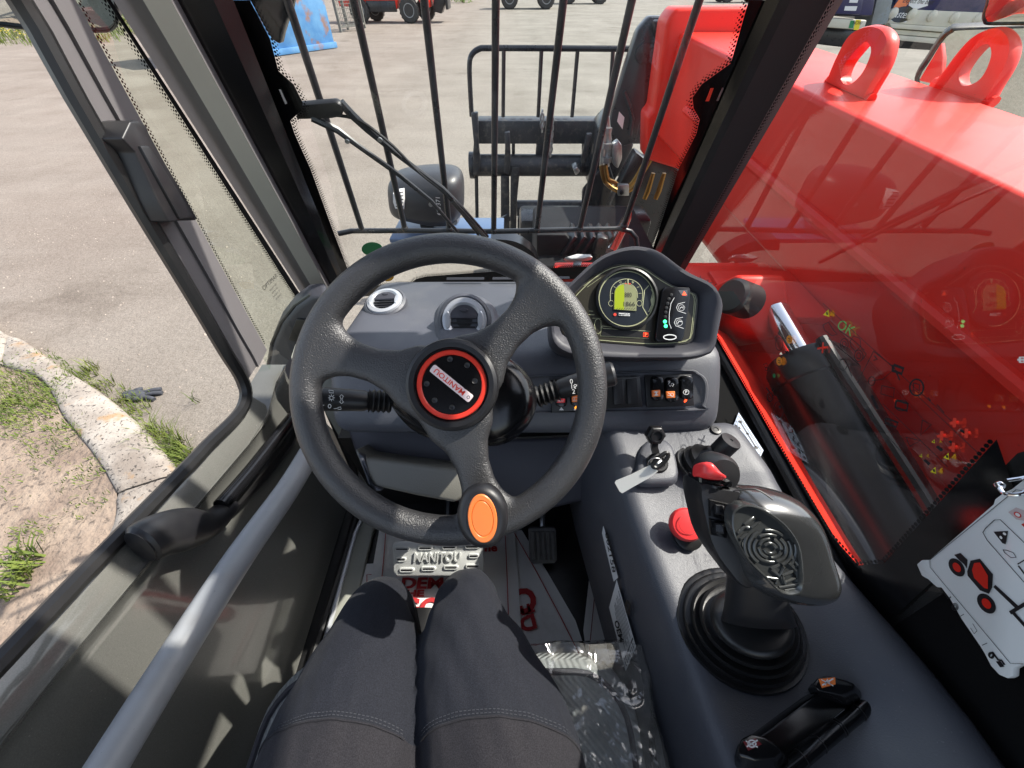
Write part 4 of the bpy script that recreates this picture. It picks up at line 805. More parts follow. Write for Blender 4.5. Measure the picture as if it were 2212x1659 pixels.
MB().poly(circle(ws(804, 538, -.004), 1, V((1, 0, 0)), WSN.cross(V((1, 0, 0))), 28)[:0] or [ws(804 + 23 * math.cos(t), 538 + 15 * math.sin(t), -.004) for t in [i * .2244 for i in range(28)]]).build('green_dot', M['green'], wsn, smooth=False, recalc=False)
MB().poly([ws(837 + 14 * math.cos(t), 597 + 11 * math.sin(t), -.004) for t in [i * .2513 for i in range(25)]]).build('yellow_dot', mat('amber_dot', lin((240, 180, 30)), .5), wsn, smooth=False, recalc=False)
# fine scratches and dried wash marks on the pane
# quarter glass in the left front corner
qg = thing('quarter_window', 'greenish quarter window between the door edge and the left pillar', 'window', aX(600, 700, LX))
def dX(x, y): return aX(x, y, LX - .004)
DF0, DF1 = dX(597, 800), dX(190, 60)
qa = [up_to(DF0, DF1, z) + V((0, -.02, 0)) for z in zs]; qa[0] = up_to(DF0, DF1, 1.40) + V((0, -.02, 0))
qb = [p + V((-.02, 0, 0)) for p in cA]
MB().loft([qa, qb], closed=False).build('pane', M['tint'], qg, smooth=False)
fr = MB(); dm = MB()
qi = [a.lerp(b, .10) for a, b in zip(qb, qa)]
fr.loft([[p + V((.003, -.002, 0)) for p in qb], [p + V((.003, -.002, 0)) for p in qi]], closed=False); dots(dm, [p + V((.003, -.002, 0)) for p in qi], V((0, -1, 0)), V((1, 0, 0)))
dots(dm, [p + V((.003, .022, 0)) for p in qa[1:]], V((0, 1, 0)), V((1, 0, 0)), 2, .0055, .002)
fr.build('black_border', M['frit'], qg, smooth=False); dm.build('dot_print', M['frit'], qg, smooth=False, recalc=False, kind='stuff')
gp = up_to(DF0, DF1, 1.56).lerp(up_to(A0, A1, 1.56) + V((-.02, 0, 0)), .62)
for k, (s_, sz) in enumerate((('OPTIMAR', .016), ('SEKURIT 43R', .006), ('000148 AS2', .006), ('M20 DOT 27', .006), ('E2 001012', .006))):
    text('glass_stamp', s_, sz, frame(gp + V((.006, -.004, -.010 * k - (.006 if k else 0))), (.12, 1, .0), (0, 0, 1)), M['ink'], qg)
# right side glass
rg = thing('side_window', 'large right side glass reflecting the yard, printed with warning symbols', 'window', V((RX, .6, 1.44)))
gout = [aX(1462, 590, RX), aX(1600, 850, RX), aX(1755, 1110, RX), aX(1832, 1240, RX), aX(1862, 1286, RX), aX(1895, 1280, RX), aX(1960, 1225, RX), aX(2212, 1000, RX)]
gpane = [V((RX, p.y, p.z)) for p in cE[:1]]
pane = [V((RX, E0.y + .12, 1.40)), V((RX, yb0 - .05, 1.40)), V((RX, y1w - .06, 1.7)), V((RX, y1w - .38, zr)), V((RX, cE[-1].y + .03, zr))]
MB().poly(pane).build('pane', M['sideglass'], rg, smooth=False)
fr = MB(); dm = MB()
gi = [V((RX - .003, p.y, p.z)) for p in cE]; gi[0] = V((RX - .003, gi[0].y - .08, 1.452)); 
dots(dm, gi[1:], V((0, -1, 0)), V((1, 0, 0)))
lo_ = [V((RX - .003, E0.y - .05, 1.449)), V((RX - .003, .6, 1.452)), V((RX - .003, yb0 + .10, 1.455)), V((RX - .003, yb0 + .045, 1.475)), V((RX - .003, yb0 + .035, 1.52)), V((RX - .003, y1w + .03, z1w))]
lo2 = [p + V((0, 0, -.05)) if i < 3 else p + V((0, -.06, -.03)) for i, p in enumerate(lo_)]
fr.loft([lo_, lo2], closed=False); dots(dm, lo_, V((0, .4, 1)), V((1, 0, 0)), 1, .006, .0028)
fr.build('black_border', M['frit'], rg, smooth=False); dm.build('dot_print', M['frit'], rg, smooth=False, recalc=False, kind='stuff')
def gx(x, y, o=-.0045): return aX(*c7(x, y), RX + o)
GN = V((-1, 0, 0))
def tri(mb, c, s_): mb.poly([gx(c[0] - s_ * .75, c[1] + s_ * .35), gx(c[0] + s_ * .55, c[1] - s_ * .9), gx(c[0] + s_ * .75, c[1] + s_ * .9)])
for x, y, s_ in ((808, 405, 24), (1472, 1196, 22), (1400, 1274, 22), (1400, 1113, 13), (1330, 1192, 12)):
    mb = MB(); tri(mb, (x, y), s_); w = mb.build('warning_triangle', M['yellow'], rg, smooth=False, recalc=False)
    MB().ribbon([gx(x + s_ * .1, y - s_ * .3, -.006), gx(x + s_ * .25, y + s_ * .35, -.006)], s_ * .0001, GN).build('mark', M['ink'], w, smooth=False, recalc=False)
mb = MB()
def cross(mb, x, y, s_, w=.0022): mb.ribbon([gx(x - s_, y + s_ * .15), gx(x + s_, y - s_ * .15)], w, GN); mb.ribbon([gx(x + s_ * .1, y - s_, -.006), gx(x - s_ * .05, y + s_, -.006)], w, GN)
for x, y, s_ in ((788, 596, 30), (1517, 1010, 26), (1582, 1068, 26), (1446, 1082, 26), (1510, 1146, 26)):
    mb = MB(); cross(mb, x, y, s_, .0035); mb.build('red_cross', M['redx'], rg, smooth=False, recalc=False)
pa, pb_, pc = gx(885, 470), gx(945, 505), gx(905, 530)
text('ok_print', 'OK', .023, frame(gx(914, 487), (pb_ - pa), (0, .2, 1)), M['greenlt'], rg)
for x, y in ((604, 550), (548, 670)): 
    MB().poly([gx(x + 16 * math.cos(t), y + 24 * math.sin(t)) for t in [i * .3142 for i in range(20)]]).build('orange_disc', M['orangeprint'], rg, smooth=False, recalc=False)
    mb = MB(); mb.ribbon([gx(x - 7, y - 6, -.006), gx(x + 6, y - 2, -.006), gx(x - 5, y + 8, -.006), gx(x + 8, y + 10, -.006)], .0016, GN); mb.build('disc_mark', M['ink'], rg, smooth=False, recalc=False)
MB().poly([gx(520 + 8 * math.cos(t), 750 + 12 * math.sin(t)) for t in [i * .4488 for i in range(14)]]).build('green_dot', M['green'], rg, smooth=False, recalc=False)
mb = MB()
def ring_(x, y, a, b, w=.0012): mb.ribbon([gx(x + a * math.cos(t), y + b * math.sin(t)) for t in [i * .3142 for i in range(20)]], w, GN, True)
def ln(*pts, w=.0012): mb.ribbon([gx(*p) for p in pts], w, GN)
# printed machine outline, tables and pictograms
ln((790, 470), (820, 455), (850, 500), (870, 520), (840, 530), (800, 500), (790, 470)); ln((880, 500), (960, 555), (1020, 610)); ring_(908, 575, 22, 30); ring_(908, 575, 11, 15); ring_(988, 640, 24, 32); ring_(988, 640, 12, 16)
ln((940, 560), (960, 530), (995, 545), (1000, 590), (970, 615), (945, 590), (940, 560)); ln((1000, 600), (1030, 630), (1010, 660)); ln((820, 545), (990, 690)); ln((790, 350), (1500, 1000), w=.0008); ln((800, 690), (1250, 1200), w=.0008)
ln((1070, 615), (1190, 710), (1120, 770), (980, 790), (1070, 615)); ln((1075, 640), (1090, 660), (1070, 665), w=.002); ring_(1060, 780, 18, 24)
ln((1180, 690), (1235, 710), (1225, 740), (1175, 722), (1180, 690), w=.004); ln((1195, 730), (1215, 775), w=.002); ln((1115, 805), (1185, 820), (1180, 870), (1110, 850), (1115, 805))
ring_(1308, 815, 38, 45, .0022); ln((1290, 790), (1325, 800), (1320, 845), (1290, 830), (1290, 790)); ln((1195, 885), (1260, 905), (1255, 945), (1190, 925), (1195, 885), w=.003); ring_(1225, 915, 36, 30)
ln((1060, 860), (1095, 935), w=.004); ln((1140, 985), (1205, 1010), (1195, 1035), (1135, 1010), (1140, 985), w=.003); ln((1340, 995), (1390, 1020), (1330, 1080), (1340, 995)); ln((1250, 1090), (1330, 1110), (1270, 1140), (1250, 1090))
ln((1420, 1140), (1450, 1165), w=.004); ln((1490, 1110), (1520, 1140), w=.003); ln((1550, 1050), (1590, 1075), w=.003); ln((1350, 1215), (1380, 1240), w=.004); ln((1420, 910), (1460, 955)); ln((1370, 870), (1385, 890)); ln((1280, 830), (1650, 1180), w=.0008); ln((1120, 905), (1480, 1255), w=.0008)
ln((880, 660), (905, 655), (925, 690), (950, 755)); ring_(900, 690, 22, 30)
ring_(548, 575, 20, 35); ln((580, 615), (598, 630), w=.003); ln((598, 612), (580, 632), w=.003); ln((460, 690), (478, 680), (492, 715), (466, 700)); ring_(478, 712, 7, 10); ln((495, 710), (510, 745)); ln((512, 760), (516, 770), w=.004)
ln((475, 815), (495, 840), w=.003); ln((522, 812), (508, 835), w=.003); ring_(497, 868, 16, 24, .0022); ln((490, 855), (505, 880), w=.002); ring_(545, 940, 28, 46); ln((550, 915), (556, 930), w=.005); ln((525, 960), (545, 985)); ln((535, 790), (550, 800), w=.004); ring_(558, 826, 6, 10)
mb.build('printed_pictograms', M['ink'], rg, smooth=False, recalc=False, kind='stuff')
mb = MB(); x_, y_ = 1893, 662; mb.ribbon([gx(x_ - 14, y_ - 14), gx(x_ + 12, y_ - 14), gx(x_ + 12, y_ + 14), gx(x_ - 14, y_ + 14)], .002, GN, True); mb.ribbon([gx(x_ - 28, y_, -.006), gx(x_ + 12, y_, -.006)], .002, GN); mb.build('white_symbol', M['white'], rg, smooth=False, recalc=False)

# ------------------------------------------------------------------ left door
dr_ = thing('cab_door', 'olive grey cab door with open upper window, black grab handle and blue grey rail', 'door', V((LX, .2, .98)))
dx = lambda x, y, o=0: aX(x, y, LX + o)
# inner edge of the window opening and the frame bands
INE = [dx(x, y) for x, y in [(-150, -180), (25, 0), (150, 215), (290, 450), (400, 630), (480, 765), (512, 815), (524, 852), (516, 885), (492, 915), (440, 965), (400, 1008), (200, 1213), (0, 1421), (-300, 1730)]]
INE = smoothpath(INE, 3)
SEAL = [p.lerp(V((LX, .12, 1.75)), .022) for p in INE]
def bandd(a, b, name, m_, th, o=0, **k):
    e = V((o, 0, 0)); t = V((-th, 0, 0)); return MB().loft([[p + e, q + e, q + e + t, p + e + t] for p, q in zip(a, b)]).build(name, m_, dr_, **k)
MB().tube([p + V((.006, .004, 0)) for p in INE], .0125, 8).build('window_seal', M['rubber'], dr_)
# front stile: from seal to quarter glass edge
i_c = 21
stile_in = INE[:i_c]
def front(p): 
    q = up_to(DF0, DF1, p.z); return V((LX, q.y, p.z))
st_out = [front(p) for p in stile_in]
bandd(stile_in, [a.lerp(b, .55) for a, b in zip(stile_in, st_out)], 'front_stile', M['trim'], .008)
bandd([a.lerp(b, .55) + V((.006, 0, 0)) for a, b in zip(stile_in, st_out)], st_out, 'stile_flange', M['trim'], .012)
# sill band and lower panel
low = INE[i_c - 1:]
def dn(p, h, o=0): return p + V((o, 0, -h))
ends = [dn(p, .055, .03) for p in low]
MB().loft([[p, q, q + V((-.05, 0, 0)), p + V((-.008, 0, -.01))] for p, q in zip(low, ends)]).build('sill', M['doorpaint'], dr_, bevel=.006, angle=50)
ysw = [(-.9, 0), (.0, 0), (.30, 0), (.47, .0), (.56, -.01), (.64, -.02)]
def sillz(y):
    for a, b in zip(low[:-1], low[1:]):
        if (a.y - y) * (b.y - y) <= 0 and abs(a.y - b.y) > 1e-6: return lerp(a.z, b.z, (y - a.y) / (b.y - a.y)) - .052
    return low[-1].z - .05 if y < 0 else low[0].z - .03
rows = []
for y in [-.9, -.6, -.3, -.1, .05, .2, .33, .44, .52, .60, .66]:
    zt_ = sillz(y) if y <= .45 else min(sillz(y), 1.44); rows.append([V((LX + .03, y, zt_)), V((LX + .018, y, zt_ - .02)), V((LX + .012, y, zt_ - .05)), V((LX + .03, y, 1.22)), V((LX + .07, y, 1.05)), V((LX + .085, y, .985)), V((LX + .02, y, .985)), V((LX - .03, y, zt_))])
MB().loft(rows).build('lower_panel', M['doorpaint'], dr_, angle=60)
# rubber edge and bright sill strip along the floor
pth = lambda y, o, z: V((LX + o, y, z))
MB().tube([pth(-.6, .115, .992), pth(.0, .115, .992), pth(.35, .125, .992), pth(.48, .13, 1.01), pth(.56, .12, 1.10), pth(.62, .10, 1.3)], .011, 8).build('bottom_seal', M['rubber'], dr_)
sl = thing('door_sill', 'pale grey step sill plate along the floor inside the left door', 'sill', V((LX + .17, .2, .98)))
MB().prism([V((LX + .13, -.55, .982)), V((LX + .13, .40, .982)), V((LX + .16, .56, .982)), V((LX + .205, .56, .982)), V((LX + .19, .40, .982)), V((LX + .19, -.55, .982))], (0, 0, .018)).build('sill_plate', M['olive'], sl, bevel=.005)
MB().tube([V((LX + .142, -.55, 1.006)), V((LX + .142, .40, 1.006)), V((LX + .17, .56, 1.006))], .006, 6).build('edge_strip', M['silver'], sl)
MB().loft([[V((LX + .17, .50, .99)), V((LX + .225, .52, .99)), V((LX + .225, .56, .99)), V((LX + .16, .56, .99))], [V((LX + .10, .60, 1.30)), V((LX + .16, .62, 1.30)), V((LX + .16, .66, 1.30)), V((LX + .09, .66, 1.30))], [V((LX + .08, .62, 1.5)), V((LX + .14, .64, 1.5)), V((LX + .14, .68, 1.5)), V((LX + .07, .68, 1.5))]]).build('post_trim', M['olive'], sl, bevel=.008)
# handle
hr = MB().tube(smoothpath([aX(655, 872, -.55), aX(600, 943, -.545), aX(540, 1020, -.545), aX(478, 1092, -.545)], 3), .0145, 16).build('grab_handle', M['blackgloss'], dr_, label='black grab handle on the door')
gpx = [(482, 1088), (455, 1118), (425, 1138), (395, 1143), (350, 1150), (310, 1166), (288, 1182)]
gr = smoothpath([aX(x, y, -.548 - .012 * (i / 6)) for i, (x, y) in enumerate([(x + 14, y) for x, y in gpx])], 4); ngr = len(gr)
rings = []
for k, p in enumerate(gr):
    t = (gr[min(k + 1, ngr - 1)] - gr[max(k - 1, 0)]).normalized(); u = V((1, 0, 0)); u = (u - t * u.dot(t)).normalized(); w = t.cross(u); f = k / (ngr - 1)
    a = lerp(.019, .028, min(1, f * 2)) ; b = lerp(.019, .036, min(1, max(0, f * 2.2 - .2)))
    if f > .93: a *= .8; b *= .85
    rings.append([p + u * math.cos(i * .3927) * a + w * math.sin(i * .3927) * b for i in range(16)])
MB().loft(rings).build('handle_grip', M['black'], hr, angle=50)
MB().tube([aX(640, 905, -.56), aX(618, 960, -.57), aX(560, 1030, -.575), aX(500, 1095, -.572)], [.02, .016, .018, .014], 10).build('handle_bracket', M['rubber'], hr)
tb = [aD(668, 980, .80), aD(620, 1060, .72), aD(520, 1200, .60), aD(400, 1385, .51), aD(230, 1659, .417), aD(60, 1940, .35)]
MB().tube(smoothpath(tb, 4), .0218, 20).build('rail', M['greytube'], dr_, label='blue grey tubular rail across the door')
# catch cover on the stile
kc = [c1(x, y) for x, y in [(722, 820), (770, 720), (820, 712), (870, 745), (885, 790), (960, 930), (1090, 1150), (1168, 1290), (1165, 1305), (1075, 1308), (1000, 1315), (930, 1180), (800, 900)]]
MB().prism([dx(x, y, .045) for x, y in kc], (-.045, 0, 0)).build('catch_cover', M['black'], dr_, bevel=.007, seg=3)
MB().prism([dx(*c1(x, y), .05) for x, y in [(830, 860), (890, 860), (1160, 1290), (1070, 1300)]], (-.03, 0, 0)).build('catch_plate', M['black'], dr_, bevel=.004)
# ------------------------------------------------------------------ dashboard
c5 = lambda x, y: (604.8 + .4377 * x, 483.8 + .4377 * y)
c6 = lambda x, y: (1157.8 + .2605 * x, 501.2 + .2605 * y)
c9 = cv(0, 1250, 2.458); c10 = cv(800, 1250, 2.458); c15 = cv(1500, 1000, 3.456); cS = cv(1350, 900, 4.9156); cB = cv(2200, 1150, 2.764); cW = cv(1400, 1000, 1.8034); cH = cv(1000, 820, 5.9267)
NF = -FWD
def ftext(name, s_, o, x, y, w, h, m_, parent, ext=0., bold=.0, shear=0., label=None):
    """lettering fitted to a width and height on a plane"""
    t = text(name, s_, 1., Matrix.Identity(4), m_, parent, ext, bold, 'CENTER', shear, label); me = t.data
    xs = [v.co.x for v in me.vertices]; ys = [v.co.y for v in me.vertices]; cx, cyy = (min(xs) + max(xs)) / 2, (min(ys) + max(ys)) / 2
    me.transform(frame(o, x, y) @ Matrix.Diagonal((w / (max(xs) - min(xs)), h / (max(ys) - min(ys)), 1, 1)) @ Matrix.Translation((-cx, -cyy, 0))); return t
dash = thing('dashboard', 'blue grey moulded plastic dashboard behind the steering wheel', 'dashboard', (0, .6, 1.4))
PR = [(.90, -.66), (.915, -.60), (.905, -.572), (.86, -.556), (.70, -.533), (.575, -.509), (.545, -.507), (.522, -.517), (.458, -.586), (.44, -.612), (.436, -.632), (.446, -.655), (.50, -.668), (.80, -.70)]
rows = []
pc = (.62, -.60)
for X, k in ((-.372, .80), (-.368, .90), (-.355, .97), (-.335, 1), (-.2, 1), (0, 1), (.2, 1), (.385, 1), (.41, .97), (.424, .90), (.428, .80)):
    sh = .0 if X > -.1 else 0
    rows.append([V((X, pc[0] + (y - pc[0]) * k, CAM_H + pc[1] + (z - pc[1]) * k)) for y, z in PR])
MB().loft(rows).build('shell', M['dash'], dash, angle=70, sub=1)
FP0 = V((0, .490, CAM_H - .5515)); FPN = V((0, -.733, .68)); FPU = V((0, .68, .733)); EX = V((1, 0, 0))
def fp(x, y, o=0.): return aP(x, y, FP0 + FPN * o, FPN)
# raised surround of the switch field
sur = smoothpath([fp(*cS(x, y), .001) for x, y in [(-400, 300), (-380, 620), (-200, 660), (0, 650), (1900, 620), (2020, 560), (2060, 420), (2050, 260), (1950, 160), (1700, 120), (60, 190), (-300, 200)]], 3, True)
MB().pillow(sur, FPN, [(1.0, -.01), (1.0, .002), (.985, .0045), (.965, .0045), (.95, .002), (.9, -.002)]).build('switch_surround', M['dash'], dash, angle=40)
mb = MB()
for a, b in (((965, 603.5), (1046, 603)), ((1064, 603), (1152, 602)), ((1168, 602), (1230, 601))): 
    A_, B_ = aZ(*a, CAM_H - .553), aZ(*b, CAM_H - .553); mb.prism([A_ + V((0, -.006, .001)), B_ + V((0, -.006, .001)), B_ + V((0, .006, .001)), A_ + V((0, .006, .001))], (0, 0, .0015))
mb.build('defrost_slots', M['ink'], dash, kind='stuff')
MB().tube([aZ(735, 905, 1.47), aZ(900, 932, 1.465), aZ(1100, 938, 1.46)], .004, 6).build('panel_joint', M['rubber'], dash)
kp = [(742, 908), (800, 922), (1000, 930), (1100, 948), (1304, 940), (1300, 1000), (1282, 1080), (1150, 1110), (1010, 1100), (985, 1082), (800, 1035), (768, 985)]
MB().prism([aD(x, y, .87) for x, y in kp], FWD * .06).build('knee_panel', M['dashdark'], dash, bevel=.01, seg=3)
MB().prism([aD(x, y, .80) for x, y in [(762, 968), (792, 988), (900, 1003), (1006, 1015), (1022, 1045), (1000, 1075), (985, 1088), (900, 1072), (810, 1052), (790, 1035)]], FWD * .10).build('column_cover', mat('warm_grey_cover', lin((122, 120, 112)), .5, bump=.8, bscale=500, bdist=.0008), dash, bevel=.02, seg=4)
MB().prism([aD(x, y, .795) for x, y in [(772, 978), (786, 986), (803, 1048), (825, 1060), (812, 1062), (795, 1045)]], FWD * .02).build('cover_edge', M['dash'], dash, bevel=.003)
MB().bx(-.42, .20, .50, .66, zf, 1.35).build('bulkhead', M['rubber'], dash)
# round air vents
def vent(lab, c, n_, R, tilt=0.):
    r = thing('air_vent', lab, 'air vent', c); x = EX; y = n_.cross(x).normalized(); x = y.cross(n_).normalized()
    MB().lathe([(R * 1.22, -.02), (R * 1.2, .004), (R * 1.08, .008), (R * 1.0, .006)], c, n_, 36).build('housing', M['dash'], r)
    MB().lathe([(R * .62, -.004), (R * .66, .009), (R * .78, .013), (R * .97, .011), (R * 1.03, .004), (R * 1.03, -.004)], c, n_, 48).build('silver_ring', M['silver'], r)
    for s_ in (-1, 1): MB().pillow([c + x * (s_ * R * .74 + math.cos(t) * R * .14) + y * (math.sin(t) * R * .42) for t in [i * .3142 for i in range(20)]], n_, [(1, 0), (1, .012), (.8, .0145), (.01, .015)]).build('ring_lobe', M['silver'], r)
    MB().lathe([(R * .75, -.008), (R * .75, .002), (R * .70, .005), (.001, .007)], c, n_, 36).build('barrel', M['black'], r)
    MB().pillow([c + x * (math.cos(t) * R * .68) + y * (R * .06 + abs(math.sin(t)) * R * .62) for t in [i * math.pi / 15 for i in range(16)]], n_, [(1, .004), (1, .009), (.9, .011), (.01, .012)]).build('flap', M['dashdark'], r)
    mb = MB(); mb.pillow([c + y * R * .44 + x * (math.cos(t) * R * .2) + y * (math.sin(t) * R * .09) for t in [i * .3927 for i in range(16)]], n_, [(1, .0115), (.8, .014), (.01, .0145)]); mb.build('thumb_tab', M['dashdark'], r)
    for k in range(3): MB().box(c - y * (R * (.12 + k * .19)) + n_ * .007, (R * (1.2 - k * .22), .003, .004), Matrix((x, y, n_)).transposed()).build('slat', M['black'], r)
    return r
vent('larger round air vent with a satin silver ring directly above the steering wheel boss', aZ(1004, 692, CAM_H - .500), V((0, -.74, .67)).normalized(), .0475)
vent('smaller round silver-ringed air vent on the left end of the dashboard', aZ(833, 655, CAM_H - .532), V((-.05, -.12, .99)).normalized(), .042)
pod = smoothpath([aZ(x, y, CAM_H - .515) for x, y in [(945, 745), (940, 690), (955, 650), (1000, 632), (1050, 645), (1075, 690), (1075, 745), (1010, 765)]], 4, True)
MB().pillow(pod, V((0, -.3, .95)), [(1.12, -.02), (1.05, -.01), (.9, .004), (.7, .008)]).build('vent_pod', M['dash'], dash, angle=60)

# ------------------------------------------------------------------ switches
def plate(name, lab, px, par=None):
    p = [fp(*cS(x, y), .004) for x, y in px]; r = thing(name, lab, 'switch panel', sum(p, V()) / 4)
    MB().prism(p, FPN * .006).build('frame', M['rubber'], r, bevel=.002); return r
sp1 = plate('switch_panel', 'black switch panel with three rocker switches at the right end of the dashboard', [(1272, 188), (1850, 172), (1880, 560), (1300, 578)])
sp2 = plate('switch_panel', 'black switch panel with blank plates and lit switches half hidden by the wheel rim', [(120, 240), (1215, 195), (1250, 570), (140, 640)])
mb = MB()
for px in ([(890, 240), (1015, 235), (1035, 540), (905, 545)], [(1060, 235), (1195, 225), (1215, 525), (1075, 535)]):
    b = MB().prism([fp(*cS(x, y), .010) for x, y in px], FPN * .003).build('blank_plate', M['black'], sp2, bevel=.001)
    MB().ribbon([fp(*cS(x, y), .0136) for x, y in [(px[0][0] + 18, px[0][1] + 15), (px[3][0] + 14, px[3][1] - 18), (px[2][0] - 15, px[2][1] - 16), (px[1][0] - 14, px[1][1] + 15)]], .0009, FPN).build('groove', M['ink'], b, smooth=False, recalc=False)
def rocker(par, cx, cy_, w, h, lab=None, col=None, mark=None, body='blackgloss', light=None):
    P = smoothpath([fp(*cS(x, y), .01) for x, y in [(cx - w * .5, cy_ + h * .3), (cx - w * .5, cy_ - h * .3), (cx - w * .36, cy_ - h * .46), (cx, cy_ - h * .5), (cx + w * .36, cy_ - h * .46), (cx + w * .5, cy_ - h * .3), (cx + w * .5, cy_ + h * .3), (cx + w * .36, cy_ + h * .46), (cx, cy_ + h * .5), (cx - w * .36, cy_ + h * .46)]], 2, True)
    c = sum(P, V()) / len(P); rings = []
    for k, hh in ((1.06, 0), (1.04, .004), (1, .0075), (.9, .0095), (.55, .0095), (.01, .0095)):
        rings.append([c + (p - c) * k + FPN * (hh + (.0028 * ((p - c).dot(FPU) / .02) ** 2 * min(1, k) ** 2 if hh > .005 else 0)) for p in P])
    o = MB().loft(rings).build('rocker_switch', M[body], par, angle=50)
    if lab: o['label'] = lab
    if col:
        q = [fp(*cS(x, y), .0228) for x, y in [(cx - w * .36, cy_ + h * .10), (cx + w * .36, cy_ + h * .08), (cx + w * .38, cy_ + h * .36), (cx - w * .34, cy_ + h * .38)]]
        MB().prism(q, -FPN * .004).build('legend', M[col], o, bevel=.0008); m_ = M['white'] if col != 'white' else M['ink']
        mb = MB(); mp = lambda u, v: fp(*cS(cx + u * w * .3, cy_ + h * .23 + v * h * .12), .0234)
        if mark == 'x': mb.ribbon([mp(-.7, -.7), mp(.7, .7)], .0008, FPN); mb.ribbon([mp(-.7, .7), mp(.7, -.7)], .0008, FPN); mb.poly([mp(-.5, .8), mp(.5, .8), mp(0, 0)]); mb.poly([mp(-.5, -.8), mp(.5, -.8), mp(0, 0)])
        elif mark == 'o': mb.ribbon([mp(.35 + .45 * math.cos(t), .6 * math.sin(t)) for t in [i * .45 for i in range(14)]], .0008, FPN, True); mb.ribbon([mp(-.8, -.8), mp(.7, .8)], .0008, FPN); mb.ribbon([mp(-.8, .3), mp(-.1, .3)], .0008, FPN)
        elif mark == 't': mb.ribbon([mp(-.8, -.5), mp(.8, -.5), mp(.8, .5), mp(-.8, .5)], .0007, FPN, True); mb.ribbon([mp(-.4, -.5), mp(-.4, .5)], .0007, FPN)
        mb.build('symbol', m_, o, smooth=False, recalc=False)
    if light: MB().lathe([(.0024, 0), (.002, .001), (.0001, .0012)], fp(*cS(cx + 4, cy_ + h * .5 + 24), .0102), FPN, 10, sx=1.8).build('pilot_light', light, o)
    return o
M['ledred'] = mat('red_led', lin((230, 60, 30)), .4, emit=(lin((255, 80, 40)), 1.2)); M['ledgreen'] = mat('green_led', lin((40, 230, 120)), .4, emit=(lin((60, 255, 150)), 1.6)); M['ledorange'] = mat('orange_led', lin((240, 150, 40)), .4, emit=(lin((255, 150, 40)), 1.0))
r1 = rocker(sp1, 1428, 345, 140, 290, None, 'orange', 'x'); r2 = rocker(sp1, 1606, 360, 148, 290, None, 'orange', 'o')
mb = MB(); q = lambda x, y: fp(*cS(x, y), .0228)
mb.ribbon([q(1580, 275), q(1578, 258), q(1596, 258), q(1596, 275), q(1582, 285), q(1582, 300)], .0009, FPN); mb.ribbon([q(1590, 310), q(1600, 325), q(1615, 305), q(1630, 325), q(1645, 300), q(1625, 285), q(1610, 295)], .0011, FPN); mb.build('white_symbol', M['white'], r2, smooth=False, recalc=False)
r3 = rocker(sp1, 1784, 335, 148, 280, None, None, None, light=M['ledred'])
mb = MB(); mb.ribbon([fp(*cS(1796 + 34 * math.cos(t), 395 + 30 * math.sin(t)), .0226) for t in [i * .3142 for i in range(20)]], .0011, FPN, True); mb.build('parking_ring', M['white'], r3, smooth=False, recalc=False)
text('parking_letter', 'P', .008, frame(fp(*cS(1796, 395), .0228), EX, FPU), M['white'], r3, bold=.0003)
M['whitegl'] = mat('white_gloss_switch', lin((214, 214, 216)), .25)
rocker(sp2, 255, 420, 140, 290, None, 'redbtn', 't', 'blackgloss'); rocker(sp2, 440, 410, 140, 290, None, 'orange', 't', 'blackgloss', M['ledorange']); rocker(sp2, 620, 400, 140, 290, None, 'orange', 'o', 'blackgloss', M['ledorange'])
for x in (262, 440): MB().poly([fp(*cS(x + u, 610 + v), .0104) for u, v in [(-30, 8), (0, -30), (30, 6)]]).build('white_triangle', M['white'], sp2, smooth=False, recalc=False)

# ------------------------------------------------------------------ instrument cluster
cl = thing('instrument_cluster', 'hooded instrument cluster with round gauge and green-lit screen at the right of the wheel', 'instrument cluster', aD(1375, 660, .68))
CO = [(110, 720), (112, 880), (150, 970), (250, 1030), (400, 1050), (700, 1065), (1000, 1062), (1250, 1060), (1390, 1030), (1460, 980), (1500, 800), (1532, 640), (1520, 560), (1470, 470), (1400, 415), (1290, 365), (1180, 300), (1050, 200), (950, 150), (820, 128), (700, 145), (560, 198), (450, 270), (330, 380), (230, 480), (140, 620)]
CI = [(200, 720), (208, 820), (260, 870), (400, 900), (550, 915), (800, 935), (1000, 945), (1250, 930), (1320, 900), (1340, 800), (1365, 560), (1345, 500), (1300, 478), (1150, 430), (1000, 335), (900, 270), (770, 248), (640, 265), (500, 335), (350, 470), (250, 590)]
K = lambda x, y, d=.68: aD(*c6(x, y), d)
cc = K(760, 620); co_ = resample(smoothpath([K(*p) for p in CO], 3, True), cc, RIGHT, UP, 96); ci_ = resample(smoothpath([K(*p) for p in CI], 2, True), cc, RIGHT, UP, 96)
sc_ = lambda P, k, off: [cc + (p - cc) * k + NF * off for p in P]
mixr = lambda k, off: [a.lerp(b, k) + NF * off for a, b in zip(co_, ci_)]
MB().loft([sc_(co_, .8, -.09), sc_(co_, .97, -.06), sc_(co_, 1.0, -.03), sc_(co_, 1.0, .0), mixr(.06, .010), mixr(.16, .015), mixr(.36, .015), mixr(.5, .011), mixr(.95, -.004), mixr(1.0, -.008), sc_(ci_, .5, -.008), sc_(ci_, .01, -.008)]).build('hood', M['dashdark'], cl, angle=45)
M['face'] = mat('dark_olive_face', lin((50, 47, 38)), .35); M['cream_line'] = mat('pale_yellow_print', lin((176, 178, 140)), .5); M['gface'] = mat('gauge_face', lin((30, 36, 44)), .3)
MB().pillow([cc + (p - cc) * .985 for p in ci_], NF, [(1, -.0075), (1, -.006), (.5, -.006), (.01, -.006)]).build('face_plate', M['face'], cl, angle=40)
kf = lambda x, y, o=.0052: K(x, y) - NF * o
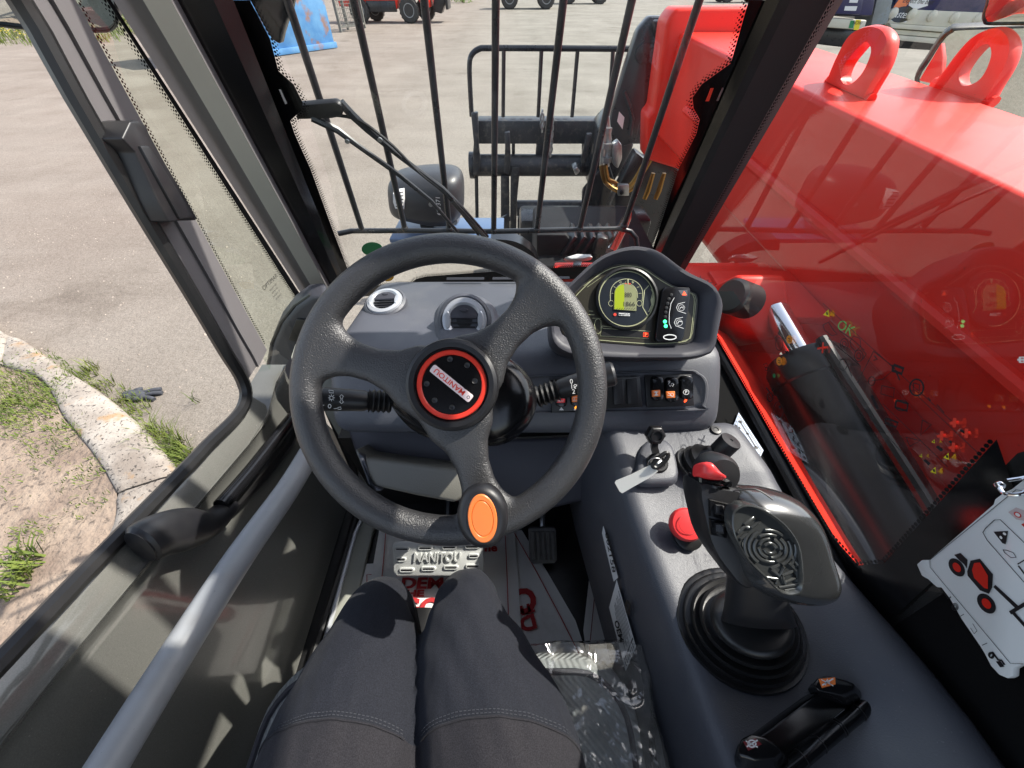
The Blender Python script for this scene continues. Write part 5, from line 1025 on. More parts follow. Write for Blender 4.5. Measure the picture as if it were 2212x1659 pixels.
mb = MB(); ln = lambda pts, w=.0012, closed=False, o=.0052: mb.ribbon([kf(x, y, o) for x, y in pts], w, NF, closed)
mb.ribbon([cc + (p - cc) * .935 - NF * .0052 for p in ci_], .0012, NF, True)
ln([(1270, 480), (1330, 520), (1340, 560), (1310, 830), (1290, 880), (1220, 905)], .0008); ln([(540, 345), (470, 390), (400, 440)], .0008); ln([(545, 370), (430, 450)], .0006)
ln([(550, 775), (560, 795), (958, 820), (945, 880), (540, 858), (550, 775)], .001); ln([(550, 775), (640, 785)], .001); ln([(440, 680), (490, 682)], .001); ln([(445, 650), (480, 652)], .0008)
ln([(490, 760), (500, 725), (525, 715), (545, 730), (545, 820), (525, 842), (500, 830), (490, 760)], .001); ln([(470, 710), (545, 712)], .0008)
ln([(240, 775), (240, 825), (300, 835), (300, 785), (240, 775)], .0012)
mb.build('face_lines', M['cream_line'], cl, smooth=False, recalc=False)
gc_, gr_ = K(755, 550), 62.5 * .68 / 798
go = MB().lathe([(gr_ * 1.1, -.006), (gr_ * 1.08, .002), (gr_ * 1.0, .004), (gr_ * .97, -.004)], gc_, NF, 56).build('gauge', M['rubber'], cl)
MB().lathe([(gr_ * .99, -.004), (gr_ * .99, -.0035), (.0001, -.0035)], gc_, NF, 48).build('gauge_face', M['gface'], go)
MB().ribbon(circle(gc_ - NF * .003, gr_ * .955, RIGHT, UP, 60), .0018, NF, True).build('gauge_rim_line', M['cream_line'], go, smooth=False, recalc=False)
kg = lambda x, y, o=.003: K(x, y) - NF * o
mb = MB(); lg = lambda pts, w=.0012, o=.003, closed=False: mb.ribbon([kg(x, y, o) for x, y in pts], w, NF, closed)
arc = lambda cx, cy_, rx, ry, a, b, n=20: [(cx + rx * math.cos(rad(lerp(a, b, i / n))), cy_ - ry * math.sin(rad(lerp(a, b, i / n)))) for i in range(n + 1)]
lg([(620, 570)] + arc(755, 505, 135, 120, 180, 0) + [(885, 570)], .0011); lg([(655, 540)] + arc(750, 515, 96, 95, 180, 0) + [(848, 545)], .0009)
for x in (627, 862): lg(arc(x, 588, 22, 24, 0, 360, 14), .0008)
for k in range(7): a = rad(180 - k * 30); lg([(755 + 100 * math.cos(a), 505 - 95 * math.sin(a)), (755 + 125 * math.cos(a), 505 - 112 * math.sin(a))], .0007)
lg([(940, 440), (905, 480), (890, 620), (930, 690)], .0015); lg([(960, 470), (975, 500), (958, 560), (965, 600), (940, 660)], .0015)
mb.build('gauge_lines', M['cream_line'], go, smooth=False, recalc=False)
MB().poly([kg(x, y, .0025) for x, y in [(985, 480), (970, 540), (955, 570), (968, 610), (945, 660), (985, 600), (992, 540)]]).build('fuel_band', M['cream_line'], go, smooth=False, recalc=False)
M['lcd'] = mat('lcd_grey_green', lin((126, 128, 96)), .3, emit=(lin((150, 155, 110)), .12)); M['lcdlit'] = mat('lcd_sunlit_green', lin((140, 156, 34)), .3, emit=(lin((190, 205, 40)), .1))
lcd = [(648, 640), (652, 500)] + arc(745, 500, 92, 72, 180, 0, 14) + [(840, 500), (835, 652)]
MB().prism([kg(x, y, .0024) for x, y in lcd], NF * .0008).build('screen', M['lcd'], go, smooth=False)
MB().poly([kg(x, y, .0012) for x, y in [(652, 638), (655, 500), (665, 470), (690, 445), (728, 432), (735, 500), (732, 645)]]).build('screen_lit_part', M['lcdlit'], go, smooth=False, recalc=False)
ftext('screen_digits', '880', kg(765, 520, .0009), RIGHT, UP, .013, .0085, M['ink'], go); ftext('screen_digits', '1866', kg(775, 596, .0009), RIGHT, UP, .021, .0085, M['ink'], go)
ftext('screen_row', '////////', kg(745, 635, .0009), RIGHT, UP, .036, .003, M['ink'], go); ftext('scale_text', '5   1/2   8', kg(757, 410, .0028), RIGHT, UP, .024, .003, M['cream_line'], go)
MB().poly([kg(x, y, .0022) for x, y in [(690, 668), (782, 672), (782, 695), (690, 692)]]).build('name_strip', M['white'], go, smooth=False, recalc=False)
ftext('name_text', 'MANITOU', kg(736, 682, .0019), RIGHT, UP, .019, .0038, M['ink'], go, bold=.01)
MB().poly([kg(x, y, .0022) for x, y in arc(658, 682, 13, 13, 0, 360, 14)[:-1]]).build('red_lamp', M['redx'], go, smooth=False, recalc=False)
MB().poly([kg(x, y, .0022) for x, y in [(740, 422), (790, 422), (790, 430), (740, 430)]]).build('red_mark', M['redx'], go, smooth=False, recalc=False)
MB().prism([kg(x, y, .002) for x, y in [(760, 385), (772, 385), (769, 428), (762, 428)]], NF * .0006).build('needle', M['cream_line'], go)
MB().prism([kf(x, y) for x, y in [(560, 800), (955, 822), (943, 876), (548, 856)]], NF * .0006).build('warning_strip', M['rubber'], cl, smooth=False)
ftext('parking_light', 'P', kf(920, 848, .0042), RIGHT, UP, .0045, .006, M['ledred'], cl, bold=.03)
MB().ribbon([kf(x, y, .0043) for x, y in [(898, 832), (938, 834), (936, 866), (897, 864)]], .0006, NF, True).build('parking_frame', M['ledred'], cl, smooth=False, recalc=False)
ftext('corner_letter', 'N', kf(262, 800), RIGHT, UP, .006, .007, M['white'], cl, bold=.02)
# load indicator module
lm = MB().prism([K(x, y) - NF * .006 for x, y in [(1055, 462), (1255, 462), (1268, 475), (1265, 560), (1215, 870), (1195, 912), (1000, 915), (982, 890), (1000, 720), (1035, 500)]], NF * .013).build('load_indicator', M['blackgloss'], cl, bevel=.003, seg=3)
km = lambda x, y, o=.0074: K(x, y) + NF * o
mb = MB(); l2 = lambda pts, w=.001, closed=False: mb.ribbon([km(x, y) for x, y in pts], w, NF, closed)
l2([(1133, 552), (1105, 600), (1092, 680), (1090, 760), (1108, 805)], .0009)
for cx, cy_ in ((1190, 632), (1172, 755)): l2([(cx + 30, cy_ - 42), (cx - 25, cy_ - 30), (cx - 40, cy_), (cx - 28, cy_ + 28), (cx + 38, cy_ + 50)], .0009); l2(arc(cx + 2, cy_ + 2, 26, 24, 0, 360, 14), .0006); 
l2([(1178, 640), (1192, 628), (1205, 640), (1205, 622)], .0012); l2([(1158, 765), (1172, 745), (1195, 750)], .0012)
l2(arc(1096, 876, 52, 20, 0, 360, 24), .0018)
mb.build('module_print', M['white'], lm, smooth=False, recalc=False)
for k, (x, y) in enumerate([(1108, 530), (1088, 562), (1078, 600), (1068, 636), (1062, 672), (1058, 710), (1056, 748), (1063, 785)]):
    o = MB().lathe([(.0034, 0), (.003, .0012), (.0001, .0016)], km(x, y, .0068), NF, 12).build('indicator_light', M['ledgreen'] if k > 5 else M['rubber'], lm)
    if k > 5: o['label'] = 'lit green indicator light'
MB().poly([km(x, y) for x, y in [(1165, 492), (1240, 490), (1238, 540), (1195, 536)]]).build('grey_field', M['dash'], lm, smooth=False, recalc=False)
MB().poly([km(x, y, .0078) for x, y in [(1213, 498), (1232, 532), (1196, 532)]]).build('red_triangle', M['ledred'], lm, smooth=False, recalc=False)

# ------------------------------------------------------------------ steering column, stalks, wheel
colm = thing('steering_column', 'gloss black steering column shroud behind the wheel boss', 'steering column', aD(1000, 860, .6))
so_ = smoothpath([aD(x, y, .55) for x, y in [(842, 850), (868, 785), (940, 755), (1010, 748), (1085, 765), (1138, 805), (1160, 855), (1150, 905), (1115, 945), (1072, 963), (990, 960), (910, 938), (862, 895)]], 3, True)
MB().pillow(so_, NF, [(.8, -.19), (.95, -.08), (1, -.02), (1, .0), (.96, .02), (.8, .035), (.5, .04)]).build('shroud', M['blackgloss'], colm, angle=60)
MB().tube([aD(844, 862, .562), aD(1000, 868, .53), aD(1160, 862, .562)], .0012, 6).build('seam', M['ink'], colm)
def stalk(name, lab, a, b, c, tip, rr):
    r = thing(name, lab, 'stalk', a); mb = MB(); d = (b - a); 
    pts = [a.lerp(b, k / 9) for k in range(10)]; mb.tube(pts, [rr * (1.15 if k % 2 else .9) for k in range(10)], 20); mb.build('boot', M['rubber'], r, angle=60)
    MB().tube([b, b.lerp(c, .1), b.lerp(c, .5), c], [rr * .85, rr * 1.0, rr * 1.05, rr * 1.12], 24).build('barrel', M['black'], r)
    MB().tube([c, c.lerp(tip, .15), c.lerp(tip, .85), tip], [rr * 1.0, rr * 1.18, rr * 1.18, rr * 1.0], 24).build('end_cap', M['black'], r, angle=30)
    return r
la, lb_, lc_, lt = aD(846, 868, .56), aD(796, 866, .548), aD(700, 862, .53), aD(640, 860, .52)
s1 = stalk('column_stalk', 'black stalk with white light symbols left of the steering column', la, lb_, lc_, lt, .0155)
ax_ = (la - lc_).normalized(); upp = (UP - ax_ * UP.dot(ax_)).normalized()
def onst(x, y, d0): return aD(x, y, d0)
mb = MB(); q = lambda x, y: aD(*c5(x, y), .515)
mb.ribbon([q(254 + 9 * math.cos(t), 858 + 9 * math.sin(t)) for t in [i * .5236 for i in range(12)]], .0009, NF, True)
for k in range(8): a = k * .785; mb.ribbon([q(254 + 12 * math.cos(a), 858 + 12 * math.sin(a)), q(254 + 17 * math.cos(a), 858 + 17 * math.sin(a))], .0008, NF)
mb.ribbon([q(*p) for p in [(304, 842), (293, 853), (299, 853), (299, 862), (309, 862), (309, 853), (315, 853)]], .0008, NF, True); mb.ribbon([q(*p) for p in [(304, 887), (293, 876), (299, 876), (299, 868), (309, 868), (309, 876), (315, 876)]], .0008, NF, True)
mb.ribbon([q(245 + 7 * math.cos(t), 899 + 9 * math.sin(t)) for t in [i * .5236 for i in range(12)]], .0009, NF, True); mb.ribbon([q(205, 895), q(218, 894)], .0009, NF); mb.ribbon([q(*p) for p in [(285, 906), (300, 903), (302, 914), (287, 916)]], .0008, NF, True); mb.ribbon([q(265, 912), q(282, 910)], .0008, NF)
mb.ribbon([q(*p) for p in [(240, 820), (262, 822), (264, 834), (244, 833)]], .0008, NF, True)
mb.build('white_symbols', M['white'], s1, smooth=False, recalc=False)
ra, rb_, rc_, rt = aD(1158, 858, .57), aD(1205, 843, .565), aD(1292, 815, .55), aD(1328, 806, .545)
s2 = stalk('column_stalk', 'black wiper stalk numbered 0 1 2 right of the steering column', ra, rb_, rc_, rt, .0155)
for s_, x, y in (('0', 1438, 778), ('1', 1440, 803), ('2', 1449, 828)): text('stalk_digit', s_, .0095, frame(aD(*c5(x, y), .533), V((1, .0, .12)), UP), M['white'], s2)
mb = MB(); q = lambda x, y: aD(*c5(x, y), .532); mb.ribbon([q(*p) for p in [(1448, 798), (1456, 792), (1466, 795), (1458, 805)]], .001, NF, True); mb.ribbon([q(1450, 806), q(1460, 812)], .001, NF)
mb.ribbon([q(*p) for p in [(1622, 735), (1640, 738), (1640, 775), (1625, 775)]], .0014, NF, True); mb.ribbon([q(1622, 755), q(1640, 756)], .0012, NF)
mb.build('white_symbols', M['white'], s2, smooth=False, recalc=False)

S_ = .466 / 798; WC = aD(970, 841, .466)
def wl(x, y, z=0.): return WC + RIGHT * x + UP * y + NF * z
sw = thing('steering_wheel', 'black grained three-spoke steering wheel with red-ringed boss', 'steering wheel', wl(0, -.2))
mb = MB(); n = 120; RM, RT = .1808, .0188
mb.loft([[wl(math.cos(t) * (RM + RT * math.cos(u)), math.sin(t) * (RM * .984 + RT * math.cos(u)), RT * .95 * math.sin(u)) for u in [i * math.pi / 9 for i in range(18)]] for t in [2 * math.pi * k / n for k in range(n + 1)]], False, False)
for ang in (162.5, 44, 287):
    d = V((math.cos(rad(ang)), math.sin(rad(ang)))); e = V((-d.y, d.x)); rings = []
    for r, hw, th, zz in ((.02, .052, .012, -.004), (.055, .042, .012, -.004), (.075, .0285, .0115, -.004), (.10, .0222, .011, -.004), (.125, .0225, .011, -.003), (.142, .028, .0115, -.002), (.155, .038, .0125, -.001), (.165, .052, .014, 0), (.174, .072, .0155, 0), (.182, .07, .012, 0)):
        row = []
        for k in range(24):
            a = 2 * math.pi * k / 24; cx_ = math.copysign(abs(math.cos(a)) ** .7, math.cos(a)) * hw; cz = math.copysign(abs(math.sin(a)) ** .8, math.sin(a)) * th
            rr = r if r < .16 else math.sqrt(max(r * r - cx_ * cx_, 0.0001)) if r >= .165 else r
            row.append(wl(d.x * rr + e.x * cx_, d.y * rr + e.y * cx_, cz + zz))
        rings.append(row)
    mb.loft(rings)
rimo = mb.build('rim', M['wheelskin'], sw, smooth=True, angle=180)
md = rimo.modifiers.new('remesh', 'REMESH'); md.mode = 'VOXEL'; md.voxel_size = .0028; md.use_smooth_shade = True
md = rimo.modifiers.new('smooth', 'SMOOTH'); md.iterations = 10; md.factor = .5
# boss
BC = wl(10 * S_, 10 * S_, .008)
R_ = 99 * S_ * .99
MB().lathe([(R_ * .9, -.045), (R_, -.02), (R_ * 1.0, .004), (R_ * .97, .010), (R_ * .90, .0125), (R_ * .80, .0115), (R_ * .785, .006), (R_ * .76, .005), (.001, .005)], BC, NF, 64).build('boss', M['black'], sw, angle=25)
r0 = R_ / 227
MB().lathe([(145 * r0, .0045), (145 * r0, .0075), (149 * r0, .0085), (166 * r0, .0085), (170 * r0, .0075), (170 * r0, .0045)], BC, NF, 64).build('red_ring', M['redring'], sw)
MB().lathe([(144 * r0, .004), (144 * r0, .0065), (141 * r0, .0075), (.001, .0085)], BC, NF, 48).build('centre_cap', M['blackgloss'], sw)
bo = lambda x, y, z: BC + RIGHT * ((x - 857) * r0) + UP * (-(y - 795) * r0) + NF * z
for x, y in ((849, 672), (932, 701), (969, 777), (859, 904), (775, 870), (737, 790)): MB().lathe([(14 * r0, .0075), (13.5 * r0, .0088), (11 * r0, .0084), (6 * r0, .0078), (.0001, .0077)], bo(x, y, 0), NF, 16).build('dimple', M['black'], sw)
d1 = (bo(952, 866, 0) - bo(762, 712, 0)); dx_ = -d1.normalized(); dy_ = NF.cross(dx_)
cpl = (bo(952, 866, 0) + bo(762, 712, 0)) / 2
npl = MB().prism(rrect(cpl + NF * .0075, d1.length, 42 * r0, 9 * r0, dx_, dy_), NF * .0022).build('name_plate', M['silver'], sw, bevel=.0006)
npl.data.materials[0] = mat('pale_pink_plate', lin((232, 214, 214)), .35)
ftext('name_text', 'MANITOU', cpl + NF * .00985 + dx_ * .003, dx_, dy_, d1.length * .74, 26 * r0, M['redx'], npl, bold=.02, shear=.0)
MB().ribbon(circle(cpl + NF * .0099 - dx_ * d1.length * .43, 7 * r0, dx_, dy_, 10), .0007, NF, True).build('emblem', M['dashdark'], npl, smooth=False, recalc=False)
# spinner knob
kb = thing('spinner_knob', 'oval black spinner knob with orange insert at the foot of the wheel rim', 'knob', aD(1044, 1120, .45))
kc_ = aD(1043, 1113, .422); kx = (RIGHT + UP * .10).normalized(); ky = NF.cross(kx).normalized()
MB().lathe([(.009, -.045), (.010, -.026), (.021, -.022), (.0275, -.014), (.0292, -.004), (.0288, .003), (.0262, .0085), (.021, .0115), (.0175, .0105), (.001, .0105)], kc_, NF, 40, ref=kx, sx=1, sy=1.26).build('grip', M['black'], kb, angle=60)
MB().lathe([(.0162, .0095), (.0162, .0118), (.0155, .0128), (.0125, .0128), (.0118, .0119), (.0112, .0128), (.001, .0131)], kc_ + UP * .0005 + RIGHT * .0005, NF, 40, ref=kx, sx=1, sy=1.68).build('orange_insert', M['orange'], kb, angle=25)
MB().cyl(aD(1046, 1128, .475), aD(1044, 1118, .44), .011, 16).build('clamp', M['rubber'], kb)

# ------------------------------------------------------------------ right hand console
con = thing('side_console', 'blue grey moulded side console right of the seat carrying the joystick', 'console', (.38, .1, .98))
rows = []
for Y, xl, xr, zt, zr_ in ((.47, .185, .482, -.640, -.640), (.452, .187, .484, -.632, -.632), (.43, .189, .49, -.630, -.632), (.36, .196, .505, -.632, -.634), (.345, .198, .508, -.636, -.636), (.315, .203, .515, -.652, -.648), (.24, .215, .53, -.656, -.648), (.17, .226, .543, -.657, -.640), (.08, .24, .545, -.657, -.605), (.0, .25, .545, -.657, -.575), (-.1, .262, .545, -.655, -.565), (-.35, .29, .545, -.655, -.56)):
    P = [(xl - .06, -1.1), (xl - .030, -.80), (xl - .005, zt - .045), (xl + .002, zt - .016), (xl + .014, zt + .002), (xl + .034, zt + .003), (xl + .062, zt - .004), (lerp(xl, xr, .5), zt - .004), (xr - .105, lerp(zt, zr_, .12)), (xr - .065, lerp(zt, zr_, .85)), (xr - .03, zr_ + .008), (xr - .004, zr_ - .004), (xr, zr_ - .03), (xr, -.9)]
    rows.append([V((x, Y, CAM_H + z)) for x, z in P])
MB().loft(rows).build('shell', M['dash'], con, angle=60, sub=1)
MB().bx(.40, RX + .003, .1, 1.0, 1.30, 1.428).build('side_gutter', M['walldark'], con)
zc_ = CAM_H - .656
def zt(x, y, z=-.656): return aZ(x, y, CAM_H + z)
UPZ = V((0, 0, 1))
# stickers on the console side face
def cf(x, y, o=.0): 
    p0 = V((.186, .315, CAM_H - .75)); n_ = CN; return aP(x, y, p0 + n_ * (.006 + o), n_)
CN = V((-.964, -.145, .222)).normalized()
st1 = MB().prism([cf(*cW(x, y)) for x, y in [(196, 568), (262, 800), (243, 818), (190, 600)]], CN * .0006).build('number_sticker', M['white'], con, smooth=False)
a, b = cf(*cW(203, 600), .0012), cf(*cW(236, 775), .0012); ftext('number_text', '002158', (a + b) / 2 + (cf(*cW(228, 690), .0012) - cf(*cW(221, 690), .0012)), (b - a), CN.cross(b - a), (b - a).length * 1.02, .014, M['ink'], st1, bold=.01)
st2 = MB().prism([cf(*cW(x, y)) for x, y in [(256, 812), (342, 1110), (297, 1222), (222, 935)]], CN * .0006).build('text_sticker', M['white'], con, smooth=False)
for k in range(9):
    t = .12 + k * .055; A_ = cf(*cW(lerp(252, 300, t) + 8 + k * 3, lerp(850, 900, t)), .0012); B_ = cf(*cW(lerp(300, 335, t) + 8 + k * 0, 1085 - k * 2), .0012)
ap = lambda u, v: cf(*cW(lerp(lerp(222, 256, u), lerp(297, 342, u), v), lerp(lerp(935, 812, u), lerp(1222, 1110, u), v)), .0012)
mb = MB()
for k in range(8): mb.ribbon([ap(.30 + .085 * k, .12 if k % 3 else .2), ap(.30 + .085 * k, .80 - .08 * (k % 2))], .0012, CN)
mb.ribbon([ap(.1, .86), ap(.95, .86)], .002, CN)
for k in range(7): mb.ribbon([ap(.12 + .12 * k, .9), ap(.12 + .12 * k, .97)], .0022, CN)
mb.build('small_print', M['ink'], st2, smooth=False, recalc=False)
A_, B_ = ap(.22, .3), ap(.22, .62); ftext('maker_text', 'OEM', (A_ + B_) / 2, B_ - A_, CN.cross(B_ - A_), (B_ - A_).length, .018, M['ink'], st2, bold=.03)
MB().ribbon([cf(*cW(305 + 8 * math.cos(t), 935 + 26 * math.sin(t)), .001) for t in [i * .45 for i in range(14)]], .006, CN, True).build('logo_print', M['ink'], con, smooth=False, recalc=False)
# screw
MB().lathe([(.011, 0), (.010, .002), (.005, .0025), (.004, .001), (.001, .001)], zt(*cW(703, 135), -.629), UPZ, 16).build('screw', M['rubber'], con)
# gear plate
gp_ = [aZ(*c15(x, y), 1.433) for x, y in [(1195, 112), (1408, 440), (1345, 568), (1145, 238)]]
gpl = MB().prism(gp_, (0, 0, .002)).build('diagram_plate', mat('pale_blue_label', lin((168, 182, 206)), .45), None, smooth=False); tag(gpl, 'pale blue shift diagram label on the black trim right of the console', 'label')
mb = MB(); gq = lambda x, y: aZ(*c15(x, y), 1.4358)
mb.ribbon([gq(*p) for p in [(1197, 135), (1395, 440), (1343, 545), (1158, 240)]], .0010, UPZ, True); mb.ribbon([gq(1210, 185), gq(1350, 410)], .0024, UPZ); mb.poly(circle(gq(1210, 187), .004, EX, V((0, 1, 0)), 10)); mb.poly(circle(gq(1350, 410), .004, EX, V((0, 1, 0)), 10)); mb.poly(circle(gq(1275, 290), .003, EX, V((0, 1, 0)), 10))
for x, y in ((1180, 225), (1205, 240), (1190, 265), (1215, 285), (1245, 325), (1270, 345), (1250, 370), (1275, 385), (1315, 430), (1338, 455), (1305, 450), (1340, 495)): mb.ribbon([gq(x - 5, y - 12), gq(x + 7, y + 10)], .0032, UPZ)
for a, b in (((1225, 270), (1215, 320)), ((1290, 370), (1280, 410))): mb.ribbon([gq(*a), gq(*b)], .001, UPZ)
mb.build('diagram_print', M['ink'], gpl, smooth=False, recalc=False)
# ---- emergency stop
es = thing('emergency_stop', 'red mushroom emergency stop button on the console beside the joystick', 'button', zt(1483, 1150))
ec = zt(1483, 1158, -.654); en = (UPZ + V((-.12, -.35, 0))).normalized(); er = 35 * .62 / 798
MB().lathe([(er * .85, -.005), (er * .85, .012), (er * .7, .014)], ec, en, 28).build('base', M['rubber'], es)
ec2 = aD(1483, 1133, (ec - CAM).dot(FWD) * .972)
MB().lathe([(er * .7, -.014), (er * .98, -.010), (er * 1.0, .0), (er * .97, .004), (er * .88, .0075), (er * .6, .009), (.001, .0095)], ec2, en, 40).build('mushroom_head', M['redbtn'], es)
mb = MB(); ex_ = EX; ey_ = en.cross(EX)
mb.ribbon(circle(ec2 + en * .0099, er * .58, ex_, ey_, 26, None, rad(120), rad(420), False), .0016, en); mb.build('turn_arrow', mat('dark_red_mark', lin((170, 36, 40)), .4), es, smooth=False, recalc=False)
# ---- key switch
ks = thing('ignition_switch', 'black ignition key switch with raised cap on the console below the dashboard', 'key switch', zt(1413, 985, -.632))
kd = cW
dome = smoothpath([zt(*kd(x, y), -.632) for x, y in [(345, 370), (350, 250), (385, 195), (440, 180), (490, 205), (515, 260), (525, 365), (440, 385)]], 3, True)
MB().pillow(dome, UPZ, [(1.02, -.004), (1.0, .004), (.93, .010), (.8, .012), (.01, .012)]).build('pod', M['dash'], ks, angle=60)
kc1 = zt(*kd(437, 285), -.618); kn = (UPZ + V((0, -.35, 0))).normalized()
MB().lathe([(.019, -.012), (.019, .006), (.016, .010), (.012, .010), (.012, .003), (.001, .003)], kc1, kn, 28).build('barrel', M['rubber'], ks)
MB().lathe([(.009, .002), (.009, .008), (.001, .009)], kc1, kn, 16).build('lock_face', M['silver'], ks)
ccp = aD(*kd(425, 155), .69); cpn = (V((.05, -.75, .6))).normalized()
MB().lathe([(.0185, -.004), (.0185, .009), (.0155, .012), (.0115, .012), (.0105, .006), (.001, .006)], ccp, cpn, 6, ref=EX).build('cap', M['rubber'], ks, bevel=.0012)
MB().lathe([(.0125, .011), (.0118, .014), (.0095, .014), (.009, .007), (.001, .007)], ccp, cpn, 24).build('cap_seal', M['black'], ks)
MB().tube([aD(*kd(425, 185), .693), aD(*kd(425, 215), .692), aD(*kd(432, 240), .69)], .008, 4).build('cap_hinge', M['rubber'], ks)
ke = thing('key', 'black-headed ignition key turned in the switch', 'key', kc1)
MB().tube(smoothpath([aD(*kd(x, y), .655) for x, y in [(418, 290), (445, 262), (470, 242), (484, 240), (486, 256), (465, 285), (440, 304), (422, 302)]], 3, True), .0038, 8, closed=True).build('bow', M['rubber'], ke)
MB().cyl(kc1, aD(*kd(432, 290), .657), .004, 8).build('blade', M['zinc'], ke)
kr = MB().tube([aD(*kd(432 + 36 * math.cos(t), 288 + 26 * math.sin(t)), .657 + .006 * math.sin(t)) for t in [i * .3142 for i in range(20)]], .0009, 6, closed=True).build('key_ring', M['zinc'], ke)
tgp = [(402, 296), (425, 302), (440, 318), (436, 332)]
tagp = [(430, 300, .655), (441, 322, .655), (400, 352, .66), (335, 388, .668), (280, 420, .676), (268, 412, .676), (246, 372, .676), (252, 362, .676), (320, 335, .668), (385, 302, .66), (408, 293, .656)]
tg = MB().prism([aD(*kd(x, y), d) for x, y, d in tagp], NF * .0008).build('key_tag', mat('cream_card', lin((238, 236, 228)), .7), None); tag(tg, 'blank white paper tag hanging from the ignition key ring', 'tag')
# ---- small lever
lv = thing('lever', 'short black cylindrical lever with ribbed boot at the far right of the console', 'lever', zt(*kd(610, 310), -.64))
l0 = zt(*kd(612, 300), -.642); l1 = aD(*kd(690, 262), .70); l2_ = aD(*kd(772, 182), .668)
ld = (l1 - l0).normalized(); 
MB().lathe([(.042, -.002), (.042, .004), (.034, .006), (.034, .012), (.037, .016), (.030, .02), (.030, .027), (.032, .031), (.024, .037), (.016, .05), (.010, .055)], l0, (UPZ + V((.35, .05, 0))).normalized(), 32).build('boot', M['rubber'], lv, angle=50)
MB().cyl(l0, l1, .008, 12).build('stem', M['rubber'], lv)
dlt = (l2_ - l1).normalized(); L_ = (l2_ - l1).length
MB().lathe([(.014, -.012), (.0185, -.004), (.0185, L_ - .002), (.0178, L_), (.003, L_ + .0005), (.0026, L_ - .001), (.0005, L_ - .001)], l1, dlt, 32).build('handle', M['black'], lv, angle=30)

# ---- joystick
js = thing('joystick', 'large black and silver ergonomic joystick with red top button and ribbed boot', 'joystick', zt(1600, 1365))
jb = zt(1598, 1352, -.660); jtop = aD(*cW(885, 985), .485)
prof = [(.093, .0), (.097, .004), (.094, .009), (.085, .007), (.083, .008), (.087, .016), (.083, .022), (.073, .018), (.071, .019), (.076, .029), (.072, .036), (.061, .031), (.060, .033), (.065, .044), (.061, .051), (.051, .046), (.049, .048), (.053, .060), (.048, .068), (.042, .07)]
rings = []
for r, h in prof:
    f = h / .07; c = jb.lerp(jtop, f * .80); axn = UPZ.lerp((aD(*cW(960, 700), .40) - jtop).normalized(), f).normalized(); x = (EX - axn * EX.dot(axn)).normalized(); y = axn.cross(x)
    rings.append([c + x * math.cos(t) * r * .96 + y * math.sin(t) * r * .84 for t in [2 * math.pi * k / 40 for k in range(40)]])
MB().loft(rings).build('boot', M['rubber'], js, angle=75)
hp0 = lambda x, y, d=.405: aD(*cW(x, y), d); hq = lambda x, y, d=.405: aD(*c15(x, y), d)
neck = []
for c, wpx, d, ang in (((890, 1000), 150, .492, 0), ((888, 950), 136, .478, 0), ((882, 880), 124, .462, 0), ((880, 800), 118, .448, 0), ((890, 720), 130, .435, 0), ((900, 640), 150, .425, 0)):
    cc_ = aD(*cW(*c), d); r = wpx * .479 * d / 798; neck.append([cc_ + RIGHT * math.cos(t) * r + (UP * .35 + NF * .9).normalized() * math.sin(t) * r * .9 for t in [2 * math.pi * k / 28 for k in range(28)]])
MB().loft(neck).build('neck', M['black'], js, angle=60)
# front block of the grip
gb = [(838, 700), (900, 690), (1010, 735), (1130, 752), (1190, 770), (1230, 900), (1220, 1100), (1240, 1300), (1330, 1480), (1300, 1620), (1200, 1600), (1105, 1490), (1000, 1350), (925, 1190), (880, 1010), (848, 860)]
MB().pillow(smoothpath([hq(x, y, .402) for x, y in gb], 2, True), NF, [(.6, -.045), (.9, -.04), (1, -.025), (1, -.004), (.975, .003), (.93, .006), (.6, .008), (.01, .008)]).build('grip_block', M['black'], js, angle=40)
pd = smoothpath([hp0(x, y, .405) for x, y in [(775, 408), (860, 392), (960, 405), (1060, 442), (1130, 510), (1170, 600), (1195, 690), (1230, 800), (1226, 862), (1192, 897), (1120, 915), (1020, 905), (905, 868), (815, 800), (775, 715), (752, 610), (748, 500)]], 3, True)
pcx = hp0(960, 650, .405); H3 = lambda k: .034 * (1 - k ** 2.6)
M['palm'] = mat('polished_grey_black_grip', lin((64, 65, 66)), .2, .35, var=.08, vscale=30, coat=.5, bump=.08, bscale=900, bdist=.0002, spec=.8)
PL = [(.5, -.04), (.85, -.036), (.97, -.022), (1, -.006), (.985, .004), (.94, .0125), (.86, .0205), (.76, .0265), (.66, .030), (.6, .0312), (.4, .031), (.2, .031), (.01, .031)]
MB().pillow(pd, NF, PL, pcx).build('palm_rest', M['palm'], js, angle=60)
tp_ = smoothpath([hp0(x, y, .3690) for x, y in [(786, 500), (840, 474), (920, 496), (1010, 560), (1072, 650), (1090, 760), (1088, 850), (1060, 873), (1000, 868), (930, 800), (852, 722), (796, 630), (776, 560)]], 3, True)
M['pad'] = mat('dark_satin_thumb_pad', lin((84, 86, 86)), .22, .55, var=.1, vscale=40)
MB().pillow(tp_, NF, [(1.03, -.012), (1.04, -.004), (1.02, .001), (.985, .0016), (.955, -.0005), (.93, -.003), (.5, -.0035), (.01, -.0035)]).build('thumb_pad', M['pad'], js, angle=45)
mb = MB(); tq = lambda x, y, d=.3722: hp0(x, y, d); cen = (945, 668)
def arcp(r, a, b, n=9): return [tq(cen[0] + r * .95 * math.cos(rad(lerp(a, b, i / n))) + .1 * r * math.sin(rad(lerp(a, b, i / n))), cen[1] - r * .8 * math.sin(rad(lerp(a, b, i / n))) + .18 * r * math.cos(rad(lerp(a, b, i / n)))) for i in range(n + 1)]
